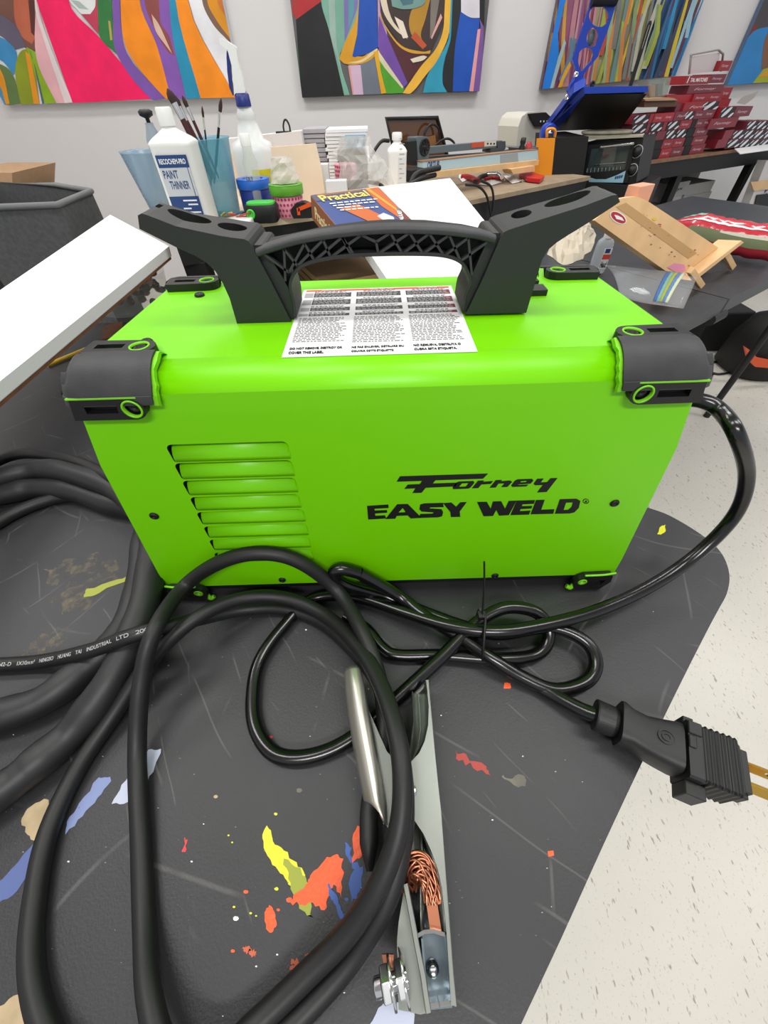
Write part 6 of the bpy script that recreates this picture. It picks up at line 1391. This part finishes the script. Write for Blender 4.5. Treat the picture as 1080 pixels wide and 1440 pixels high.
# open flap and lids
b = B(); P = [shit(x, y, .0) for x, y in ((1036, 145), (1044, 136), (1067, 128), (1060, 138), (1048, 147))]; b.prism(P, sv*.003, col(170, 160, 156, .7)); b.build('open_flap', None, label='grey open flap of the carton at the far right of the pile', cat='flap')
b = B(); b.tube([shit(x, y, .08) for x, y in ((969, 104), (972, 77), (1010, 70), (1017, 76), (1014, 100))], .006, col(140, 134, 132), 6, flat=.6)
b.prism([shit(x, y, .085) for x, y in ((969, 104), (973, 80), (1012, 74), (1010, 100))], sv*.004, col(206, 198, 198, .7)); b.build('box_lid', None, label='upright pale box lid with a grey rim behind the top cartons', cat='lid')
t_ = thing('brown_tray_box', 'shallow brown cardboard tray box above the oval-printed cartons', 'box', shit(925, 150, .02))
b = B(); b.prism([shit(x, y, .01) for x, y in ((906, 139), (948, 138), (955, 145), (950, 150), (906, 151))], sv*.10, mat('cardboard_dark', (92, 66, 54), .8)); b.build('box_body', t_)
b = B(); b.prism([shit(x, y, .0) for x, y in ((906, 139), (940, 137), (948, 138), (953, 141), (908, 142))], sv*.12, mat('cardboard', (176, 142, 108), .8)); b.build('flap', t_)
t_ = thing('clear_box', 'clear plastic box of small parts on the brown tray box behind the press', 'box', shit(925, 137, .06))
b = B(); b.prism([shit(x, y, .06) for x, y in ((912, 113), (944, 109), (938, 136), (914, 138))], sv*.06, mat('smoky_clear', (150, 164, 156), .1, alpha=.45)); b.build('box_wall', t_)
b = B(); b.prism([shit(x, y, .065) for x, y in ((915, 120), (922, 119), (921, 136), (916, 136))], sv*.03, col(190, 130, 80)); b.prism([shit(x, y, .065) for x, y in ((925, 118), (933, 117), (931, 134), (925, 135))], sv*.03, col(110, 116, 116)); o_ = b.build('small_parts', t_); o_['kind'] = 'stuff'
b = B(); vs, fs = flatmesh([[(0, 0), (.012, 0), (.012, .13), (.009, .136), (.003, .136), (0, .13)], [(.004, .08), (.008, .08), (.008, .128), (.004, .128)]], .006); q = PY(884, 121, 2.5)
b.add([V((q.x+v.x*1.2, q.y+v.z, q.z+v.y*1.3)) for v in vs], fs, BLK); b.build('scraper_handle', None, label='upright black slotted handle behind the heat press platen', cat='tool')
b = B(); q = PZ(1041, 215, SZ+.002); b.prism([PZ(x, y, SZ+.004) for x, y in ((1033, 209), (1100, 200), (1100, 208), (1041, 216))], (0, 0, -.003), PAPER); b.build('paper_sheet', None, label='white sheet hanging over the front edge of the right-hand shelf', cat='paper')
# grey cartons on the lower shelf
for k, (x0, y0, x1, y1) in enumerate(((937, 257, 966, 276), (967, 257, 1001, 272), (932, 277, 957, 284), (960, 273, 996, 287), (928, 285, 956, 300), (955, 288, 988, 302))):
    s0, za = sloc(x0, (y0+y1)/2, .1); s1, _ = sloc(x1, (y0+y1)/2, .1); z1_ = sloc((x0+x1)/2, y0, .1)[1]; z0_ = sloc((x0+x1)/2, y1, .1)[1]
    b = B(); P = [sh(s0, .1, z0_+.001), sh(s1, .1, z0_+.001), sh(s1, .1, z1_-.001), sh(s0, .1, z1_-.001)]; b.prism(P, sv*.2, col(158, 156, 154, .8))
    if k == 0: q = P[0].lerp(P[1], .32)+V((0, 0, (z1_-z0_)*.35))-sv*.0006; addtext(b, 'olyx', q, su, (0, 0, 1), (s1-s0)*.45, (z1_-z0_)*.28, INK, .03)
    b.build('grey_carton', None, bevel=.002, label=('pale grey carton with black lettering under the right-hand shelf', 'pale grey carton right of the lettered one, top of its column', 'flat grey carton directly below the lettered one', 'grey carton in the middle of the right column under the shelf', 'lowest grey carton in the left column under the shelf', 'lowest grey carton in the right column under the shelf')[k], cat='box', group='grey cartons under the shelf')
# white board box with purple lettering at the right edge
t_ = thing('white_carton', 'tall white carton with purple lettering leaning at the right edge', 'box', shit(1075, 310, -.1))
b = B(); P = [shit(x, y, -.12) for x, y in ((1078, 226), (1130, 226), (1110, 310), (1044, 310))]; b.prism(P, sv*.05, col(206, 202, 200, .6)); b.build('carton_body', t_)
b = B(); a = shit(1066, 300, -.1212); e = shit(1084, 240, -.1212); up5 = ((e-a).cross(sv)*-1).normalized()*.03; [b.poly([a.lerp(e, f_), a.lerp(e, f_+.11), a.lerp(e, f_+.11)+up5, a.lerp(e, f_)+up5], col(80, 60, 130)) for f_ in (0, .16, .32, .48, .64, .8)]; b.build('carton_lettering', t_)
b = B(); b.prism([shit(x, y, -.13) for x, y in ((1056, 256), (1110, 252), (1110, 264), (1060, 268))], sv*.01, PINE); b.build('wood_strip', t_)
b = B(); b.prism([shit(x, y, -.125) for x, y in ((1064, 274), (1120, 268), (1120, 312), (1056, 310))], -sv*.003, BLKD); b.build('dark_bag', t_)
# ------------------------------------------------------------------ second folding table
TU = V((.822, .569, 0)); TV = V((-.569, .822, 0)); TO = V((.475, .688, 0))
def t2(s, t, z): return TO+TU*s+TV*t+V((0, 0, z))
tb2 = thing('folding_table', 'second black folding table behind the welder, carrying the wooden easel and rolls', 'table', t2(.6, .3, 0))
TB2 = mat('table_dark', (44, 48, 52), .42, var=.15, vscale=14, bump=.15, bscale=500)
b = B(); b.prism([t2(-.16, 0, TZ), t2(.388, 0, TZ), t2(.388, .62, TZ), t2(-.16, .62, TZ)], (0, 0, -.035), TB2); b.build('tabletop', tb2, bevel=.004)
b = B(); b.prism([t2(.392, 0, TZ), t2(1.5, 0, TZ), t2(1.5, .62, TZ), t2(.392, .62, TZ)], (0, 0, -.035), TB2); b.build('tabletop', tb2, bevel=.004)
b = B(); q = t2(.39, .004, TZ-.04); b.lathe([(.012, -.03), (.012, .03)], BLK, q, TU, 14); b.build('hinge', tb2)
for s_, t_ in ((1.37, .06), (1.37, .54), (-.05, .54)):
    b = B(); b.tube([t2(s_, t_, TZ-.034), t2(s_, t_, 0)], .014, BLK, 12); b.build('leg', tb2)
# wooden table easel lying on its side
A = PZ(836, 310, .90); Cq = PZ(1008, 352, .80); Dq = PZ(935, 384, .775); ple = plane3(A, Cq, Dq)
nn = ple[1].normalized(); nn = nn if nn.z < 0 else -nn
es = thing('wooden_easel', 'pine tabletop easel lying tilted, with a red oval sticker and paint specks', 'easel', Dq)
face = [hit(836, 310, ple), hit(870, 280, ple), hit(893, 276, ple), hit(908, 281, ple), hit(1010, 348, ple), hit(962, 385, ple), hit(936, 381, ple)]
b = B(); b.prism(face, nn*.022, PINE); board = b.build('easel_board', es, bevel=.001)
b = B(); b.prism([hit(x, y, ple)-nn*.0005 for x, y in ((866, 291), (880, 285), (980, 356), (968, 364))], nn*.0005, mat('pine_groove', (190, 150, 100), .7)); b.build('groove', board)
b = B(); cc_ = hit(869, 306, ple); b.poly([hit(869+11.5*math.cos(a)-1*math.sin(a), 306+8*math.sin(a)+5*math.cos(a), ple)-nn*.0006 for a in [2*PI*i/28 for i in range(28)]], PAPER); b.poly([hit(869+10.3*math.cos(a), 306+6.8*math.sin(a)+4.6*math.cos(a), ple)-nn*.0010 for a in [2*PI*i/28 for i in range(28)]], col(176, 36, 44, .5))
b.poly([hit(x, y, ple)-nn*.0014 for x, y in ((863, 302), (868, 303), (874, 306), (877, 311), (871, 309), (866, 308))], PAPER); b.build('oval_sticker', board, label='red and white oval sticker')
b = B(); random.seed(17)
for k in range(26):
    x = random.uniform(900, 985); y = 300+(x-890)*.62+random.uniform(-10, 28)*(1 if x < 970 else .3)
    if y > 384 or y < 276+(x-893)*.60: continue
    r_ = random.uniform(.3, 1.0); b.poly([hit(x+r_*1.6*math.cos(a), y+r_*math.sin(a), ple)-nn*.0007 for a in (0, 1, 2, 3, 4, 5)], random.choice([col(190, 60, 60), col(200, 90, 70), col(120, 90, 70), col(206, 130, 150)]))
b.poly([hit(x, y, ple)-nn*.0009 for x, y in ((938, 376), (948, 370), (962, 372), (964, 380), (952, 384))], col(222, 140, 170, .6)); b.poly([hit(920+3*math.cos(a), 308+2*math.sin(a), ple)-nn*.0008 for a in [2*PI*i/8 for i in range(8)]][::1], col(226, 190, 50)) ; b.build('paint_specks', board, kind='stuff')
b = B(); P = [PZ(962, 388, .775), PZ(980, 366, .80), PZ(1044, 340, .80), PZ(1032, 356, .765), PZ(1000, 378, .757)]; A_ = hit(960, 386, ple); B_ = hit(1012, 350, ple); up2 = -nn
A_ = hit(963, 385, ple); B_ = hit(1008, 350, ple); ext = (B_-A_).normalized()
A2_ = A_-ext*.02; B2_ = B_+ext*.035
dirx = (hit(1008, 350, ple)-hit(893, 276, ple)).normalized()
b = B(); b.prism([A2_+nn*.024, B2_+nn*.024, B2_+up2*.030, A2_+up2*.030], dirx*.016, PINE); b.build('easel_ledge', es, bevel=.0015)
for (x, y, z_) in ((1030, 376, TZ), (986, 402, TZ)):
    p = PZ(x, y, TZ+.0085); b = B(); q_ = p-dirx*.09+V((0, 0, .02)); M_ = basis(p, q_-p, V((0, 0, 1))); L_ = (q_-p).length; b.box((0, -.006, -.006), (L_*.8, .006, .006), PINE, M_); b.build('easel_foot', es, bevel=.001)
b = B(); p = PZ(893, 272, .93); q_ = PZ(920, 290, .91); M_ = basis(p, V((.8, .5, 0)), V((0, 0, 1))); b.box((-.005, -.02, -.018), (.045, .012, .010), mat('pink_wood', (222, 160, 130), .6), M_); b.build('easel_block', es, bevel=.001)
# sanitiser bottle
Y = PZ(838, 384, TZ).y+.004; q = PZ(838, 384, TZ); q = V((q.x, Y, TZ+.0004)); zt = hgt(848, 335, Y); 
t_ = thing('sanitizer_bottle', 'small clear sanitizer bottle with a white cap and red and blue label', 'bottle', q)
hh = zt-TZ; 
b = B(); b.loft([rr(.0195*s_, .012*s_, TZ+.0004+z_, q.x, q.y, .55) for z_, s_ in ((0, .9), (.003, 1), (hh*.8, 1), (hh*.92, .9), (hh, .6), (hh+.002, .42))], mat('gel_clear', (214, 224, 230), .08, alpha=.45), True); b.build('bottle_body', t_)
b = B(); b.lathe([(.0100, 0), (.0100, .024), (.0085, .026), (.0045, .028), (.004, .036), (.003, .037)], WHITE, (q.x, q.y, zt+.001)); b.build('cap', t_)
b = B(); b.box((q.x-.003, q.y-.0128, TZ+hh*.15), (q.x+.0165, q.y-.0118, TZ+hh*.75), col(222, 226, 232, .5)); b.box((q.x, q.y-.0132, TZ+hh*.62), (q.x+.012, q.y-.0126, TZ+hh*.74), NAVY); b.box((q.x-.002, q.y-.0132, TZ+hh*.44), (q.x+.0165, q.y-.0126, TZ+hh*.58), col(206, 70, 50, .5)); addtext(b, 'Hand', V((q.x-.001, q.y-.0133, TZ+hh*.2)), (1, 0, 0), (0, 0, 1), .015, hh*.18, INK, .02); b.build('bottle_label', t_)
# crumpled kraft paper
for k, (px, mm, lbq) in enumerate((([(770, 358), (780, 340), (800, 326), (828, 318), (838, 330), (832, 350), (815, 366), (790, 374)], col(196, 186, 166, .8), 'crumpled beige paper behind the right handle leg'), ([(800, 312), (818, 305), (834, 310), (830, 318), (806, 324)], col(160, 150, 136, .8), 'smaller grey-beige paper scrap above the crumpled beige paper'))):
    b = B(); random.seed(40+k); P = [PZ(x, y, TZ+.001+.02*k) for x, y in px]; c0 = sum(P, V((0, 0, 0)))/len(P); n_ = 26; rings = []
    for j in range(7):
        t = j/6; R_ = []
        for i in range(n_):
            f_ = i/n_*len(P); i0 = int(f_) % len(P); p = P[i0].lerp(P[(i0+1) % len(P)], f_-int(f_)); p = p.lerp(c0, t*.9)
            R_.append(p+V((random.uniform(-.005, .005), random.uniform(-.005, .005), (.045-.03*k)*math.sin(PI*.5*t)+random.uniform(-.005, .006)*(1 if j else .1))))
        rings.append(R_)
    b.loft(rings, mm, False); b.build('crumpled_paper', None, label=lbq, cat='paper')
# clear acetate sheet with a printed corner
b = B(); t_ = thing('acetate_sheet', 'curled clear plastic sheet with a blue and green printed corner behind the welder', 'sheet', PZ(920, 430, TZ))
def ac(s, t):  # s along, t across
    top_ = [(848, 372), (905, 378), (981, 386)]; bot_ = [(872, 418), (905, 426), (961, 434)]
    def L3(pp, s): return (pp[0][0]+(pp[1][0]-pp[0][0])*s*2, pp[0][1]+(pp[1][1]-pp[0][1])*s*2) if s < .5 else (pp[1][0]+(pp[2][0]-pp[1][0])*(s*2-1), pp[1][1]+(pp[2][1]-pp[1][1])*(s*2-1))
    a, c_ = L3(top_, s), L3(bot_, s); A_ = PZ(*a, .785); C_ = PZ(*c_, .765); p = A_.lerp(C_, t); return p+V((0, 0, .012*math.sin(PI*t)))
n1, n2 = 14, 10
b.add([ac(i/n1, j/n2) for i in range(n1+1) for j in range(n2+1)], [(i*(n2+1)+j, (i+1)*(n2+1)+j, (i+1)*(n2+1)+j+1, i*(n2+1)+j+1) for i in range(n1) for j in range(n2)], mat('acetate', (226, 232, 236), .08, alpha=.13), True); b.build('sheet_film', t_, solid=.0006)
b = B(); cols3 = [col(50, 96, 160), col(110, 160, 150), col(150, 160, 60), col(80, 120, 170), col(190, 200, 170)]
for k in range(5):
    rg_ = []
    for j in range(9):
        t = .05+.9*j/8; s0 = .60+.035*k+.06*(1-t)+.0*k; rg_.append((ac(min(.93, s0+.06*(1-t)), t)+V((0, 0, .0012)), ac(min(.95, s0+.04+.06*(1-t)), t)+V((0, 0, .0012))))
    b.add([p for r__ in rg_ for p in r__], [(2*i, 2*i+1, 2*i+3, 2*i+2) for i in range(8)], cols3[k], True)
b.build('printed_corner', t_, solid=.0003, label='blue and green print')
# red plastic-wrapped roll
p0 = PZ(935, 318, TZ+.04); p1 = PZ(1100, 345, TZ+.045); t_ = thing('wrapped_roll', 'long roll wrapped in red, white and green glossy plastic on the second table', 'roll', (p0+p1)/2-V((0, 0, .045)))
random.seed(6); pts = cr([p0, p0.lerp(p1, .3)+V((0, 0, .004)), p0.lerp(p1, .6), p1], 10); n_ = len(pts)
rd_ = [.010+.027*min(1, (i/n_)*3.2)+random.uniform(-.002, .002) for i in range(n_)]
b = B(); b.tube(pts, .04, mat('red_wrap', (196, 44, 60), .25, coat=.6, bump=.5, bscale=30), 28, True, rd_); body = b.build('wrap_body', t_)
b = B()
for (a0, a1, i0, i1, m_) in ((1.1, 1.5, 4, 12, col(150, 190, 170, .3)), (.9, 1.0, 6, 11, PAPER), (2.4, 3.0, 9, 30, col(120, 130, 96, .4)), (1.9, 1.94, 5, 30, PAPER), (2.35, 2.45, 18, 30, col(206, 206, 184, .4))):
    vs = []
    for i in range(i0, min(i1, n_)):
        t = (pts[min(i+1, n_-1)]-pts[max(i-1, 0)]).normalized(); a_ = t.cross(V((0, 0, 1))).normalized(); d_ = a_.cross(t)
        w0 = math.sin((i-i0)/(i1-i0)*PI)*.05
        for an in (a0-w0, (a0+a1)/2, a1+w0): vs.append(pts[i]+(d_*math.cos(an-1.2)+a_*math.sin(an-1.2))*(rd_[i]+.0008))
    k = len(vs)//3; b.add(vs, [(3*i+j, 3*i+j+1, 3*i+j+4, 3*i+j+3) for i in range(k-1) for j in (0, 1)], m_, True)
b.build('wrap_print', body)
# bag on the floor and a thin cable
q = PZ(1085, 530, 0); t_ = thing('work_bag', 'black bag with an orange panel on the floor under the second table', 'bag', q)
b = B(); b.loft([rr(.22*s_, .16*s_, z_, q.x, q.y+.1, .6) for z_, s_ in ((.0, .9), (.02, 1), (.16, .95), (.26, .75), (.29, .4))], BLKD, True); b.build('bag_body', t_)
b = B(); P = [PY(x, y, q.y-.075) for x, y in ((1048, 488), (1052, 506), (1062, 516), (1086, 518), (1086, 508), (1066, 504), (1054, 492))]; b.prism(P, (0, .02, 0), col(214, 84, 40, .5)); b.build('orange_panel', t_, bevel=.004, label='orange panel')
b = B(); b.tube(cr([PZ(x, y, .006) for x, y in ((1000, 510), (1020, 506), (1033, 512), (1030, 522), (1012, 526), (1000, 524))], 6), .006, BLK, 8); b.build('floor_cable', None, label='thin black cable looped on the floor near the black bag', cat='cable')
b = B(); P0_ = PZ(1000, 500, 0); b.box((P0_.x-.1, P0_.y+.05, 0), (P0_.x+.15, P0_.y+.35, .22), BLKD); b.build('dark_case', None, bevel=.01, label='dark case on the floor left of the orange-panelled bag', cat='case')
# ------------------------------------------------------------------ light
w = bpy.data.worlds.new('world'); SC.world = w; w.use_nodes = True
w.node_tree.nodes['Background'].inputs[0].default_value = (.92, .95, 1, 1); w.node_tree.nodes['Background'].inputs[1].default_value = .6
def panel(x, y, sx, sy, e, z=2.88):
    l = bpy.data.lights.new('ceiling_panel_light', 'AREA'); l.shape = 'RECTANGLE'; l.size = sx; l.size_y = sy; l.energy = e; l.color = (1, .985, .96)
    o = bpy.data.objects.new('ceiling_panel_light', l); COL.objects.link(o); o.location = (x, y, z); return o
for x, y, e in ((-.9, .3, 18), (.9, .3, 18), (-.9, 2.4, 26), (1.0, 2.4, 26), (0.1, -1.5, 52), (2.8, 1.0, 22), (-2.3, 1.2, 20)):
    panel(x, y, 1.2, .3, e)
SC.view_settings.view_transform = 'Standard'; SC.view_settings.look = 'None'; SC.view_settings.gamma = 1; SC.view_settings.use_curve_mapping = False
SC.view_settings.exposure = 0.0
for o in list(bpy.data.meshes):
    if o.users == 0: bpy.data.meshes.remove(o)
